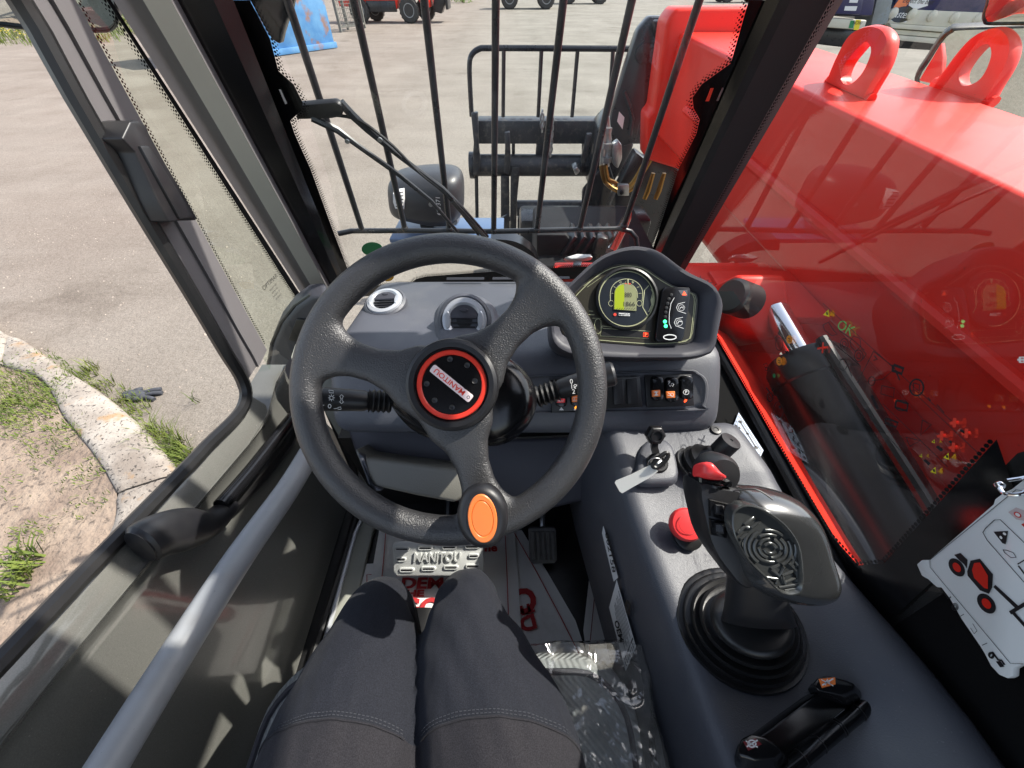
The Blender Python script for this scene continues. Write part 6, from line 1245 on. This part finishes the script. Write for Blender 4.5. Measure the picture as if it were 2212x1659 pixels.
for r, spans in ((28, [(20, 160), (200, 340)]), (52, [(10, 80), (100, 170), (190, 260), (280, 350)]), (76, [(-60, 60), (75, 135), (150, 290)]), (100, [(-50, 40), (60, 110), (130, 240)]), (122, [(-35, 25), (150, 215)])):
    for a, b in spans: mb.tube(arcp(r, a, b), .0021, 6)
for pts in ([(950, 760), (985, 740), (1010, 752), (985, 790), (950, 760)], [(1000, 790), (1045, 770), (1060, 800), (1010, 825), (1000, 790)], [(930, 800), (975, 805), (970, 825)], [(985, 845), (1070, 830)], [(1010, 858), (1075, 848)], [(800, 600), (830, 570), (850, 575)], [(812, 625), (842, 600)], [(830, 560), (870, 530), (900, 545), (860, 575)], [(1040, 700), (1070, 740)], [(1030, 730), (1065, 765)]):
    mb.tube([tq(*p) for p in pts], .002, 6)
mb.build('thumb_pad_ridges', M['pad'], js, angle=70)
MB().tube(smoothpath([hp0(*p) for p in [(780, 410, .385), (880, 402, .38), (960, 450, .375)]], 4), .0008, 5).build('seam', M['ink'], js)
rb2 = smoothpath([hq(x, y, .397) for x, y in [(843, 620), (850, 565), (880, 540), (920, 538), (960, 572), (1010, 630), (1062, 668), (1050, 690), (990, 692), (900, 680), (850, 655)]], 3, True)
MB().pillow(rb2, NF + UP * .3, [(.96, -.012), (1, -.004), (.98, .004), (.88, .009), (.6, .012), (.01, .013)]).build('red_button', M['redbtn'], js, angle=60)
MB().pillow([hq(x, y, .402) for x, y in [(838, 660), (900, 680), (1060, 690), (1130, 715), (1120, 745), (1000, 735), (840, 700)]], NF, [(1, -.02), (1, .004), (.9, .006), (.01, .006)]).build('button_collar', M['blackgloss'], js)
for px in ([(975, 740), (1060, 725), (1085, 738), (985, 765)], [(1070, 700), (1110, 690), (1140, 712), (1110, 722)], [(1050, 640), (1090, 650), (1085, 668), (1060, 660)]):
    MB().pillow([hq(x, y, .394) for x, y in px], NF, [(1, -.01), (1, 0), (.7, .003), (.01, .003)]).build('chrome_slider', M['chrome'], js)
MB().pillow(circle(hq(1040, 640, .41), .022, RIGHT, UP, 20), NF, [(1, -.02), (1, 0), (.8, .007), (.01, .009)]).build('top_cap', M['black'], js)
for px in ([(932, 850), (1100, 890), (1095, 1035), (938, 1000)], [(940, 1020), (1092, 1050), (1085, 1190), (950, 1160)]):
    b = MB().pillow([hq(x, y, .395) for x, y in px], NF, [(1, -.005), (1, .001), (.93, .003), (.01, .003)]).build('rocker_button', M['blackgloss'], js)
    cx_ = sum(p[0] for p in px) / 4; cy_ = sum(p[1] for p in px) / 4
    MB().pillow([hq(cx_ + u, cy_ + v, .3915) for u, v in [(-25, -45), (45, -35), (42, 45), (-22, 40)]], NF, [(1, -.002), (1, .002), (.8, .004), (.01, .0042)]).build('rocker', M['black'], b)
    mb = MB()
    for k in range(5): mb.tube([hq(cx_ - 10 + k * 12, cy_ - 30, .3872), hq(cx_ - 8 + k * 12, cy_ + 30, .3872)], .0007, 4)
    mb.build('rocker_ribs', M['blackgloss'], b)
# ---- cover plate with two levers at the lower right
cvp = thing('hinged_cover', 'black hinged cover plate with tubular hinge at the lower right of the console', 'cover', zt(1760, 1570))
zp = CAM_H - .636
MB().prism([aZ(*cW(x, y), zp) for x, y in [(890, 1520), (1165, 1318), (1320, 1385), (1425, 1350), (1050, 1680), (960, 1640)]], (0, 0, -.03)).build('plate', M['blackgloss'], cvp, bevel=.003)
hA, hB = aZ(*cW(1425, 1342), zp + .004), aZ(*cW(1000, 1690), zp + .004)
MB().cyl(hA, hB, .0085, 20).build('hinge_tube', M['blackgloss'], cvp, bevel=.002)
for t in (.2, .4, .42, .62, .8): MB().cyl(hA.lerp(hB, t), hA.lerp(hB, t + .006), .0092, 20).build('hinge_knuckle', M['rubber'], cvp)
for a, b in (((1230, 1445), (1285, 1400)), ((1145, 1520), (1200, 1475)), ((1055, 1600), (1115, 1550))): MB().ribbon([aZ(*cW(*a), zp + .002), aZ(*cW(*b), zp + .002)], .0022, UPZ).build('hinge_slot', M['silver'], cvp, smooth=False, recalc=False)
def tog(lab, px, base, lp, col, dark):
    r = thing('toggle', lab, 'lever', aZ(*cW(*px[0]), zp)); P = [aZ(*cW(x, y), zp + .032) for x, y in px]; Q = [aZ(*cW(x, y), zp) for x, y in base]
    MB().loft([[q - UPZ * .02 for q in Q], Q, P]).build('grip', M['blackgloss'], r, bevel=.003, seg=3)
    lg_ = MB().prism([aZ(*cW(x, y), zp + .0322) for x, y in lp], (0, 0, .001)).build('legend', col, r, smooth=False)
    cx_ = sum(p[0] for p in lp) / 4; cy_ = sum(p[1] for p in lp) / 4; mb = MB(); q = lambda u, v: aZ(*cW(cx_ + u, cy_ + v), zp + .0336)
    mb.ribbon([q(-28, -12), q(26, 16)], .0013, UPZ); mb.ribbon([q(-24, 14), q(26, -16)], .0013, UPZ)
    if dark: mb.ribbon([q(18 * math.cos(t), 16 * math.sin(t)) for t in [i * .4488 for i in range(14)]], .0012, UPZ, True)
    else: mb.ribbon([q(-10, 14), q(0, -14), q(14, 12)], .0013, UPZ)
    mb.build('symbol', M['white'], lg_, smooth=False, recalc=False)
tog('black toggle lever with orange legend at the upper end of the hinged cover', [(1135, 1278), (1160, 1252), (1200, 1240), (1290, 1262), (1330, 1278), (1325, 1310), (1270, 1330), (1160, 1310)], [(1150, 1300), (1168, 1275), (1205, 1262), (1310, 1285), (1362, 1318), (1376, 1352), (1310, 1392), (1178, 1340)], [(1165, 1258), (1238, 1250), (1240, 1282), (1180, 1298)], M['orange'], False)
tog('black toggle lever with dark red crossed legend at the lower end of the hinged cover', [(798, 1575), (815, 1525), (865, 1502), (920, 1518), (965, 1545), (1000, 1585), (970, 1612), (880, 1625), (808, 1605)], [(815, 1610), (830, 1555), (875, 1530), (940, 1545), (1005, 1580), (1042, 1625), (1010, 1670), (890, 1700), (818, 1660)], [(825, 1540), (880, 1525), (908, 1552), (848, 1580)], mat('dark_red_legend', lin((110, 26, 34)), .4), True)

# ---- load chart board on the right wall
bd = thing('load_chart', 'white ring-bound load chart board with red machine drawing hanging on the right wall', 'chart board', aX(*cB(600, 1100), RX - .03))
bq = lambda x, y, o=0.: aX(*cB(x, y), RX - .02 - o)
brd = [(250, 720), (285, 690), (335, 690), (780, 305), (790, 270), (850, 225), (905, 200), (1000, 125), (1250, -60), (1500, 180), (1100, 1350), (1000, 1400), (920, 1440), (915, 1495), (878, 1510), (820, 1485), (760, 1420), (720, 1340), (690, 1290), (560, 1100), (480, 960), (420, 880), (390, 880), (330, 825), (285, 800)]
MB().prism([bq(x, y) for x, y in brd], (.008, 0, 0)).build('page', mat('laminated_card', lin((226, 230, 230)), .3, coat=.3), bd, bevel=.0015)
mb = MB(); bl_ = lambda pts, w=.0011, closed=False, o=.0008: mb.ribbon([bq(x, y, o) for x, y in pts], w, V((-1, 0, 0)), closed)
bl_([(1000, 215), (940, 205), (345, 690), (345, 740), (900, 1405), (990, 1410)], .0006); bl_([(1000, 850), (740, 555), (710, 500), (730, 470), (790, 415), (830, 412), (1000, 575)], .0007)
bl_([(850, 620), (860, 640), (905, 675), (940, 672), (920, 640), (880, 625), (850, 620)], .0007); bl_([(940, 910), (465, 905)][:0] or [(445, 920), (470, 960), (490, 945)], .0009); 
for r in (8, 15, 22): bl_([(518 + r * math.cos(t), 1015 + r * 1.15 * math.sin(t)) for t in [i * .4488 for i in range(14)]], .0006, True)
bl_([(625, 1160), (650, 1200), (670, 1180), (640, 1130)], .0006); bl_([(545, 1085), (580, 1065)], .0005); bl_([(705, 1280), (740, 1265)], .0005); bl_([(950, 720), (1000, 690)], .0009); bl_([(955, 730), (1000, 790)], .0016)
bl_([(768 + 15 * math.cos(t), 1350 + 17 * math.sin(t)) for t in [i * .4488 for i in range(14)]], .0018, True); bl_([(775, 1325), (815, 1380), (840, 1385), (860, 1415)], .0022); bl_([(815, 1390), (845, 1430)], .005)
mb.build('line_print', M['ink'], bd, smooth=False, recalc=False)
def bpoly(pts, m_, o, name): MB().poly([bq(x, y, o) for x, y in pts]).build(name, m_, bd, smooth=False, recalc=False)
ell = lambda cx, cy_, a, b, n=22: [(cx + a * math.cos(2 * math.pi * i / n) + .2 * b * math.sin(2 * math.pi * i / n), cy_ + b * math.sin(2 * math.pi * i / n) + .25 * a * math.cos(2 * math.pi * i / n)) for i in range(n)]
M['redfill'] = mat('chart_red_print', lin((206, 38, 24)), .4)
for cx_, cy_, a, b in ((530, 742, 56, 62), (735, 992, 64, 68)): bpoly(ell(cx_, cy_, a, b), M['ink'], .0008, 'wheel_print'); bpoly(ell(cx_, cy_, a * .5, b * .52), M['redfill'], .0016, 'wheel_print')
bpoly([(512, 655), (555, 642), (605, 690), (600, 750), (580, 720), (545, 690)], M['ink'], .0008, 'cab_print')
bpoly([(602, 770), (625, 695), (690, 682), (780, 790), (775, 880), (752, 925), (690, 900), (605, 800)], M['ink'], .0008, 'body_print'); bpoly([(635, 760), (650, 712), (690, 708), (745, 800), (745, 890), (720, 885), (650, 815)], M['redfill'], .0016, 'body_print')
bpoly([(780, 860), (800, 855), (995, 1040), (995, 1020), (950, 990)][:0] or [(782, 878), (796, 862), (960, 1012), (940, 1030)], M['ink'], .0008, 'boom_print'); bpoly([(890, 1045), (990, 985), (1040, 960), (1045, 985), (905, 1068)], M['ink'], .0010, 'boom_print'); bpoly([(905, 1055), (925, 1045), (1010, 1140), (1040, 1190), (1000, 1160)], M['ink'], .0012, 'boom_print')
bpoly([(783, 495), (885, 490), (868, 582), (845, 575)], M['ink'], .0008, 'warning_print'); bpoly(ell(835, 535, 10, 11, 12), M['white'], .0016, 'warning_print'); bpoly(ell(860, 510, 12, 10, 12), M['white'], .0016, 'warning_print')
bpoly([(885, 360), (940, 328), (1000, 350), (1000, 420), (940, 410)], mat('faded_print', lin((196, 180, 180)), .5), .0008, 'picture_print'); bpoly([(975, 445), (1010, 430), (1030, 470), (1000, 468)], M['redfill'], .0008, 'picture_print'); bpoly(ell(950, 378, 26, 20, 14), M['redfill'], .0014, 'picture_print'); bpoly(ell(950, 378, 17, 13, 14), M['white'], .002, 'picture_print')
mb = MB(); mb.tube(smoothpath([bq(*p) for p in [(835, 160, .012), (830, 190, .016), (850, 225, .018), (900, 238, .016), (980, 232, .01), (1040, 180, .0), (1030, 120, -.0), (960, 128, .004), (880, 140, .01)]], 4), .0019, 8); mb.sphere(bq(828, 172, .014), .0042, 10, 8)
mb.build('binding_ring', M['chrome'], bd)
# ------------------------------------------------------------------ floor papers, pedals
zz = zf
def fl_(x, y, z): return aZ(*c10(x, y), z)
def sheet(lab, px, z, curl=0.):
    P = []
    for (x0, y0), (x1, y1) in zip(px, px[1:] + px[:1]):
        for k in range(6): P.append((lerp(x0, x1, k / 6), lerp(y0, y1, k / 6)))
    pts = [fl_(x, y, z) for x, y in P]; c = sum(pts, V()) / len(pts); rings = []
    for s_ in (1, .97, .8, .6, .4, .2, .01): rings.append([(lambda q: q + V((0, 0, .0035 * noise.noise(q * 9) + (curl if s_ == 1 else curl * .6 if s_ > .9 else 0))))(c + (p - c) * s_) for p in pts])
    o = MB().loft(rings, cap0=False).build('floor_paper', M['paper'], None, angle=60, recalc=False); tag(o, lab, 'floor paper', 'printed papers on the cab floor'); return o
p1 = sheet('printed white floor paper lettered in red lying under the brake pedal and knees', [(370, 150), (1190, 150), (1218, 480), (1250, 1040), (600, 1080), (160, 1050), (300, 560)], zz + .014)
p2 = sheet('white floor paper turned sideways between the knees and the side console', [(1150, 190), (1240, 185), (1395, 440), (1570, 740), (1642, 960), (1600, 1030), (1245, 1100), (1100, 600)], zz + .006)
p3 = sheet('shaded white floor paper against the foot of the side console', [(1665, 385), (1800, 375), (2000, 760), (2080, 1090), (2040, 1165), (1780, 1110), (1640, 985), (1618, 800)], zz + .005)
p4 = sheet('small white floor paper by the door sill left of the brake pedal', [(242, 395), (350, 390), (360, 620), (180, 640), (235, 530)], zz + .0055)
NZ = V((0, 0, 1))
def pr(parent, z, mats_pts, m_, w=.0022):
    mb = MB()
    for pts in mats_pts: mb.ribbon([fl_(x, y, z) for x, y in pts], w, NZ)
    mb.build('border_print', m_, parent, smooth=False, recalc=False)
pr(p1, zz + .0195, [[(408, 150), (392, 350), (372, 560), (300, 1000)], [(1135, 150), (1150, 480), (1158, 720), (1180, 1000)]], M['redprint'])
pr(p2, zz + .0115, [[(1190, 195), (1330, 440), (1480, 720), (1604, 968), (1530, 1020), (1250, 1080)]], M['redprint'])
pr(p3, zz + .0105, [[(1700, 395), (1690, 560), (1650, 970), (1800, 1060), (2030, 1120)]], mat('brown_red_print', lin((130, 60, 60)), .7)); pr(p4, zz + .0105, [[(330, 458), (288, 458), (288, 545)]], M['redprint'])
def floor_text(par, s_, x0, x1, ym, h, z, m_):
    a, b = fl_(x0, ym, z), fl_(x1, ym, z); t, u = fl_((x0 + x1) / 2, ym - h / 2, z), fl_((x0 + x1) / 2, ym + h / 2, z); ftext('red_lettering', s_, (a + b) / 2, b - a, V((0, 1, 0)), (b - a).length, (t - u).length, m_, par, bold=.04)
floor_text(p1, 'DEMAND', 500, 1045, 510, 70, zz + .0195, M['redprint']); floor_text(p1, 'THE', 470, 640, 572, 42, zz + .0195, M['redprint']); floor_text(p1, 'GOOD', 490, 1010, 660, 125, zz + .0195, M['redprint']); floor_text(p1, 'Genuine', 820, 1090, 292, 50, zz + .0195, M['redprint'])
def side_text(par, s_, c, w_end, hh, z, m_):
    a = fl_(*c, z); b = fl_(*w_end, z); d = (b - a); ftext('red_lettering', s_, a, d, NZ.cross(d), d.length, hh, m_, par, bold=.04)

def turned_text(par, s_, start, length, hh, z, m_):
    d = (fl_(start[0] - 79, start[1] + 25, z) - fl_(*start, z)).normalized(); a = fl_(*start, z); up_ = NZ.cross(d); ftext('red_lettering', s_, a + d * length / 2 + up_ * hh * .5, d, up_, length, hh, m_, par, bold=.04)
turned_text(p2, 'DEMAND', (1312, 695), .245, .034, zz + .0115, M['redprint']); turned_text(p2, 'THE', (1306, 628), .078, .022, zz + .0115, M['redprint']); turned_text(p2, 'OOD', (1304, 520), .20, .062, zz + .0115, M['redprint'])
MB().poly([fl_(1790 + 42 * math.cos(t), 520 + 85 * math.sin(t), zz + .0105) for t in [i * .3142 for i in range(20)]]).build('dark_disc_print', mat('dark_brown_print', lin((96, 40, 40)), .7), p3, smooth=False, recalc=False)
# pedals
bpd = thing('brake_pedal', 'wide pale grey brake pedal plate with slots and embossed lettering', 'pedal', fl_(720, 470, zz))
bp3 = lambda x, y, d=.93: aD(*c10(x, y), d)
out = [(438, 285), (452, 262), (500, 254), (960, 258), (995, 272), (1004, 300), (1006, 445), (985, 470), (470, 470), (448, 440), (446, 380)]
pl = MB().prism([bp3(x, y) for x, y in out], FWD * .010).build('pedal_plate', M['alu'], bpd, bevel=.004, seg=3)
for x, y, w in ((505, 298, 76), (648, 292, 76), (795, 287, 76), (935, 283, 76), (500, 362, 50), (945, 341, 52), (535, 427, 76), (668, 419, 74), (805, 411, 74), (938, 404, 72)):
    sl_ = MB().pillow(rrect(bp3(x, y), w * .3515 * .93 / 798 * 1.22, 24 * .3515 * .93 / 798, .0044, RIGHT, UP, 5), NF, [(1.1, -.003), (1, .003), (.9, .0042), (.8, .0038)]).build('slot_rim', M['alu'], pl)
    MB().prism(rrect(bp3(x, y) + NF * .0045, w * .3515 * .93 / 798 * .92, 8 * .3515 * .93 / 798, .0015, RIGHT, UP, 4), -NF * .006).build('slot', M['ink'], sl_, smooth=False)
ftext('embossed_lettering', 'MANITOU', bp3(722, 347) + NF * .0022, RIGHT + UP * .005, UP, .118, .0235, M['alu'], pl, ext=.003, bold=.02, shear=.1)
MB().tube([bp3(760, 300, .95), bp3(790, 150, 1.05), bp3(800, -100, 1.1)], .014, 10).build('pedal_arm', M['steelblk'], bpd)
for lab, x0, x1, y0, y1, m_, d in (('ribbed grey accelerator pedal right of the brake pedal', 1280, 1455, 172, 392, mat('worn_grey_rubber', lin((104, 104, 104)), .5, var=.25, vscale=30), 1.0), ('dark rubber pedal beside the side console foot', 1622, 1765, 165, 378, M['dashdark'], 1.0)):
    ac = thing('accelerator_pedal' if x0 < 1500 else 'auxiliary_pedal', lab, 'pedal', fl_((x0 + x1) / 2, y1, zz)); q = lambda x, y, d_=d: aD(*c10(x, y), d_)
    MB().prism([q(x0, y0 + 12), q(x0 + 12, y0), q(x1 - 15, y0 - 3), q(x1 - 3, y0 + 14), q(x1 + 3, y1 - 22), q(x1 - 15, y1), q(x0 + 25, y1 + 4), q(x0 + 8, y1 - 18)], FWD * .014).build('pad', m_, ac, bevel=.004, seg=3)
    for k in range(5):
        x = lerp(x0 + 28, x1 - 26, k / 4); MB().tube([q(x, y0 + 22, d - .002), q(x + 4, (y0 + y1) / 2, d - .003), q(x + 6, y1 - 28, d - .002)], .0052, 8).build('rib', m_, ac)
    MB().tube([q((x0 + x1) / 2, y0 + 30, d + .02), q((x0 + x1) / 2, y0 - 60, d + .03), q((x0 + x1) / 2 + 10, y0 - 200, d + .08)], .008, 8).build('pedal_arm', M['zinc'], ac)

# ------------------------------------------------------------------ seat with clear wrapping
st_ = thing('seat', 'grey ribbed fabric driver seat still partly wrapped in clear plastic', 'seat', (-.1, -.2, zf))
def seatmat():
    m_ = mat('grey_ribbed_seat_fabric', lin((150, 154, 154)), .85, var=.1, vscale=30); nt = m_.node_tree; N = nt.nodes; b = N['Principled BSDF']; tc = N.new('ShaderNodeTexCoord'); w = N.new('ShaderNodeTexWave'); w.inputs['Scale'].default_value = 60; w.bands_direction = 'DIAGONAL'; w.inputs['Distortion'].default_value = .4
    nt.links.new(tc.outputs['Object'], w.inputs['Vector']); bp = N.new('ShaderNodeBump'); bp.inputs['Strength'].default_value = .8; bp.inputs['Distance'].default_value = .002; nt.links.new(w.outputs[0], bp.inputs['Height']); nt.links.new(bp.outputs[0], b.inputs['Normal']); return m_
sx0, sx1, sy0, sy1, sz = -.40, .205, -.55, .085, CAM_H - .765
def rr2(x0, x1, y0, y1, r, z, n=6):
    return rrect(V(((x0 + x1) / 2, (y0 + y1) / 2, z)), x1 - x0, y1 - y0, r, V((1, 0, 0)), V((0, 1, 0)), n)
MB().loft([rr2(sx0 + .03, sx1 - .03, sy0, sy1 - .03, .06, sz - .14), rr2(sx0, sx1 - .005, sy0, sy1 - .01, .08, sz - .11), rr2(sx0, sx1, sy0, sy1, .09, sz - .05), rr2(sx0 + .008, sx1 - .01, sy0, sy1 - .012, .085, sz - .018), rr2(sx0 + .03, sx1 - .035, sy0, sy1 - .04, .07, sz), rr2(sx0 + .1, sx1 - .11, sy0, sy1 - .12, .05, sz - .006)]).build('cushion', seatmat(), st_, angle=60)
MB().tube([p + V((0, 0, .0)) for p in rr2(sx0 + .02, sx1 - .025, sy0, sy1 - .03, .075, sz - .004)], .005, 6, closed=True).build('piping', M['dashdark'], st_)
MB().bx(sx0 + .06, sx1 - .06, sy0, sy1 - .12, zf, sz - .14).build('pedestal', M['rubber'], st_, bevel=.01)
def plastic():
    m_ = glass('clear_crumpled_film', (.95, .96, .96), .04, 2.6, .08, .55); nt = m_.node_tree; N = nt.nodes; tc = N.new('ShaderNodeTexCoord'); nz = N.new('ShaderNodeTexNoise'); nz.inputs['Scale'].default_value = 9; nz.inputs['Detail'].default_value = 2; nz.inputs['Distortion'].default_value = 1.6
    nt.links.new(tc.outputs['Object'], nz.inputs['Vector']); bp = N.new('ShaderNodeBump'); bp.inputs['Strength'].default_value = .8; bp.inputs['Distance'].default_value = .02; nt.links.new(nz.outputs[0], bp.inputs['Height'])
    for n in N:
        if n.type == 'BSDF_GLOSSY': nt.links.new(bp.outputs[0], n.inputs['Normal'])
        if n.type == 'VECT_MATH': nt.links.new(bp.outputs[0], n.inputs[1])
    return m_
fm = MB(); rows = []
for i in range(40):
    u = i / 39; row = []
    for j in range(34):
        v = j / 33
        x = lerp(.0, sx1 + .012, min(1, v * 1.35)); y = lerp(-.35, sy1 + .006, min(1, u * 1.3)); z = sz + .010
        if v > .74: z -= (v - .74) * .5; x += .006
        if u > .77: z -= (u - .77) * .30; y += (u - .77) * .05
        p = V((x, y, z)); q = p * 14
        p += V((noise.noise(q), noise.noise(q + V((5, 0, 0))), noise.noise(q + V((0, 7, 0))))) * .007; p.z += abs(noise.noise(p * 14)) * .016
        row.append(p)
    rows.append(row)
pw = fm.loft(rows, closed=False).build('plastic_wrap', plastic(), None, angle=70, recalc=False); tag(pw, 'crumpled clear plastic wrap over the front right corner of the seat', 'plastic wrap')

# ------------------------------------------------------------------ the driver's legs
def ring(c, t, w, h, n=28, flat=0.):
    t = V(t).normalized(); x = V((1, 0, 0)); x = (x - t * x.dot(t)).normalized(); y = t.cross(x); y = -y if y.z < 0 else y
    return [c + x * math.cos(2 * math.pi * i / n) * w + y * (math.sin(2 * math.pi * i / n) * h) for i in range(n)]
Z = lambda x, y, z: V((x, y, CAM_H + z))
body = MB()
def leg(path, side):
    P = smoothpath([p[0] for p in path], 5); n = len(P); R = []
    for k in range(n):
        i = min(k // 5, len(path) - 2); f = k / 5 - i; R.append((lerp(path[i][1], path[i + 1][1], f), lerp(path[i][2], path[i + 1][2], f)))
    rings = []
    for k, p in enumerate(P):
        t = P[min(k + 1, n - 1)] - P[max(k - 1, 0)]; rg_ = ring(p, t, *R[k], 40)
        for i, q in enumerate(rg_):
            d = (q - p).normalized(); m = max(0, noise.noise(q * 7 + V((side * 3, 0, 0))) + .25)
            fold = math.sin((q.y * 1.0 + side * q.x * 1.5 - q.z * .8) * 95 + 3 * noise.noise(q * 9)) * .0028 * m + noise.noise(q * 16) * .003
            rg_[i] = q + d * fold
        rings.append(rg_)
    body.loft(rings)
leg([(Z(-.205, -.36, -.665), .105, .10), (Z(-.215, -.2, -.665), .108, .098), (Z(-.212, -.05, -.665), .104, .088), (Z(-.211, .03, -.670), .090, .076), (Z(-.211, .08, -.676), .073, .066), (Z(-.216, .112, -.690), .055, .062), (Z(-.216, .125, -.725), .052, .056), (Z(-.217, .11, -.78), .052, .056), (Z(-.219, .08, -.86), .054, .06), (Z(-.222, .06, -.95), .044, .05), (Z(-.223, .05, -1.05), .036, .042)], -1)
leg([(Z(-.01, -.36, -.665), .105, .10), (Z(-.005, -.2, -.665), .108, .098), (Z(-.014, -.05, -.663), .105, .090), (Z(-.046, .03, -.664), .090, .078), (Z(-.066, .085, -.666), .073, .067), (Z(-.072, .122, -.680), .055, .062), (Z(-.076, .138, -.715), .052, .056), (Z(-.078, .12, -.78), .052, .056), (Z(-.08, .09, -.86), .054, .06), (Z(-.082, .07, -.95), .044, .05), (Z(-.083, .06, -1.05), .036, .042)], 1)
body.sphere(Z(-.108, -.38, -.64), .15, 24, 16, (1.28, .9, .85)); body.loft([ring(Z(-.108, -.42 - .02 * k, -.62 + .1 * k), (0, -.05, 1), .17 - .012 * k, .12 - .004 * k) for k in range(3)])
M['legs'] = mat('black_stretch_fabric', lin((52, 53, 58)), .85, bump=.5, bscale=800, bdist=.0006, sheen=.05, spec=.2)
def legmat():
    m_ = M['legs']; nt = m_.node_tree; N = nt.nodes; L = nt.links.new; b = N['Principled BSDF']; tc = N.new('ShaderNodeTexCoord')
    # yoke panel of browner cloth behind the thigh seam, pale lint fibres
    v = N.new('ShaderNodeVectorMath'); v.operation = 'DOT_PRODUCT'; v.inputs[1].default_value = (0, 1, -.55); L(tc.outputs['Object'], v.inputs[0])
    cm = N.new('ShaderNodeMath'); cm.operation = 'LESS_THAN'; cm.inputs[1].default_value = SEAM_K; L(v.outputs['Value'], cm.inputs[0])
    mx = N.new('ShaderNodeMix'); mx.data_type = 'RGBA'; L(cm.outputs[0], mx.inputs[0]); mx.inputs[6].default_value = (*lin((32, 34, 41)), 1); mx.inputs[7].default_value = (*lin((40, 39, 43)), 1)
    nz = N.new('ShaderNodeTexNoise'); nz.inputs['Scale'].default_value = 900; nz.inputs['Detail'].default_value = 2; L(tc.outputs['Object'], nz.inputs['Vector'])
    rp = N.new('ShaderNodeValToRGB'); rp.color_ramp.elements[0].position = .35; rp.color_ramp.elements[0].color = (.72, .72, .74, 1); rp.color_ramp.elements[1].position = .72; rp.color_ramp.elements[1].color = (1.5, 1.5, 1.5, 1); L(nz.outputs[0], rp.inputs[0])
    m2 = N.new('ShaderNodeMix'); m2.data_type = 'RGBA'; m2.blend_type = 'MULTIPLY'; m2.inputs[0].default_value = 1; L(mx.outputs[2], m2.inputs[6]); L(rp.outputs[0], m2.inputs[7]); L(m2.outputs[2], b.inputs['Base Color'])
    # soft folds
    mp = N.new('ShaderNodeMapping'); mp.inputs['Scale'].default_value = (14, 5, 9); mp.inputs['Rotation'].default_value = (0, 0, .5); L(tc.outputs['Object'], mp.inputs[0])
    n2 = N.new('ShaderNodeTexNoise'); n2.inputs['Scale'].default_value = 1.6; n2.inputs['Detail'].default_value = 2; L(mp.outputs[0], n2.inputs['Vector'])
    b2 = N.new('ShaderNodeBump'); b2.inputs['Strength'].default_value = .35; b2.inputs['Distance'].default_value = .02; L(n2.outputs[0], b2.inputs['Height'])
    old = b.inputs['Normal'].links[0].from_node; L(b2.outputs[0], old.inputs['Normal'])
SEAM_Y, SEAM_Z = .003, CAM_H - .575
SEAM_K = SEAM_Y - .55 * SEAM_Z
per = thing('person', 'seated driver in dark grey stretch trousers, knees together under the steering wheel', 'person', (-.11, -.1, zf))
legmat()
bo_ = body.build('body', M['legs'], per, angle=180)
md = bo_.modifiers.new('remesh', 'REMESH'); md.mode = 'VOXEL'; md.voxel_size = .005; md.use_smooth_shade = True
md = bo_.modifiers.new('smooth', 'SMOOTH'); md.iterations = 5; md.factor = .5
tx = bpy.data.textures.new('folds', 'CLOUDS'); tx.noise_scale = .07
md = bo_.modifiers.new('folds', 'DISPLACE'); md.texture = tx; md.strength = .004; md.mid_level = .5; md.texture_coords = 'LOCAL'
# shoes
for x, y in ((-.223, .05), (-.083, .06)):
    prof = [(-.09, .03, .04), (-.05, .038, .085), (.0, .038, .075), (.06, .043, .05), (.12, .042, .04), (.155, .028, .03)]
    MB().loft([[V((x + math.cos(2 * math.pi * i / 20) * w, y + yy, zf + .02 + h / 2 + math.sin(2 * math.pi * i / 20) * h / 2)) for i in range(20)] for yy, w, h in prof]).build('shoe', M['rubber'], per, angle=60)
# raised double-stitched seam across each thigh
bpy.context.view_layer.update()
dg = bpy.context.evaluated_depsgraph_get(); ev = bo_.evaluated_get(dg); me = ev.to_mesh()
def seam(xc, dxw, off, rr):
    from mathutils.bvhtree import BVHTree
    pts = []
    for k in range(-30, 31):
        a = rad(k * 3.4); d = V((math.sin(a), 0, math.cos(a))); o = V((xc, 0, CAM_H - .665))
        # walk outward on the slanted seam plane
        dd = V((d.x, .55 * d.z, d.z)).normalized(); base = V((o.x, SEAM_Y + .55 * (o.z - SEAM_Z) + off, o.z))
        hit = tree.ray_cast(base + dd * .3 - bo_w, -dd)
        if hit[0] is not None and abs(hit[0].x + bo_w.x - xc) < dxw: pts.append(hit[0] + bo_w + dd * rr * .3)
    return pts
from mathutils.bvhtree import BVHTree
bo_w = world_loc(bo_); tree = BVHTree.FromPolygons([v.co for v in me.vertices], [p.vertices[:] for p in me.polygons])
M['stitch'] = mat('seam_thread', lin((66, 68, 74)), .9, spec=.1)
for xc in (-.217, -.028):
    p = seam(xc, .115, 0, .002)
    if len(p) > 4: sm = MB().tube(p, .0015, 6).build('seam', M['legs'], per)
    mb = MB()
    for off in (.004, .0075):
        p = seam(xc, .115, off, .001)
        for a, b in zip(p[:-1], p[1:]):
            n = max(1, int((b - a).length / .0042))
            for i in range(n): mb.tube([a.lerp(b, (i + .1) / n), a.lerp(b, (i + .7) / n)], .00055, 4)
    mb.build('stitching', M['stitch'], sm, smooth=False, kind='stuff')
ev.to_mesh_clear()
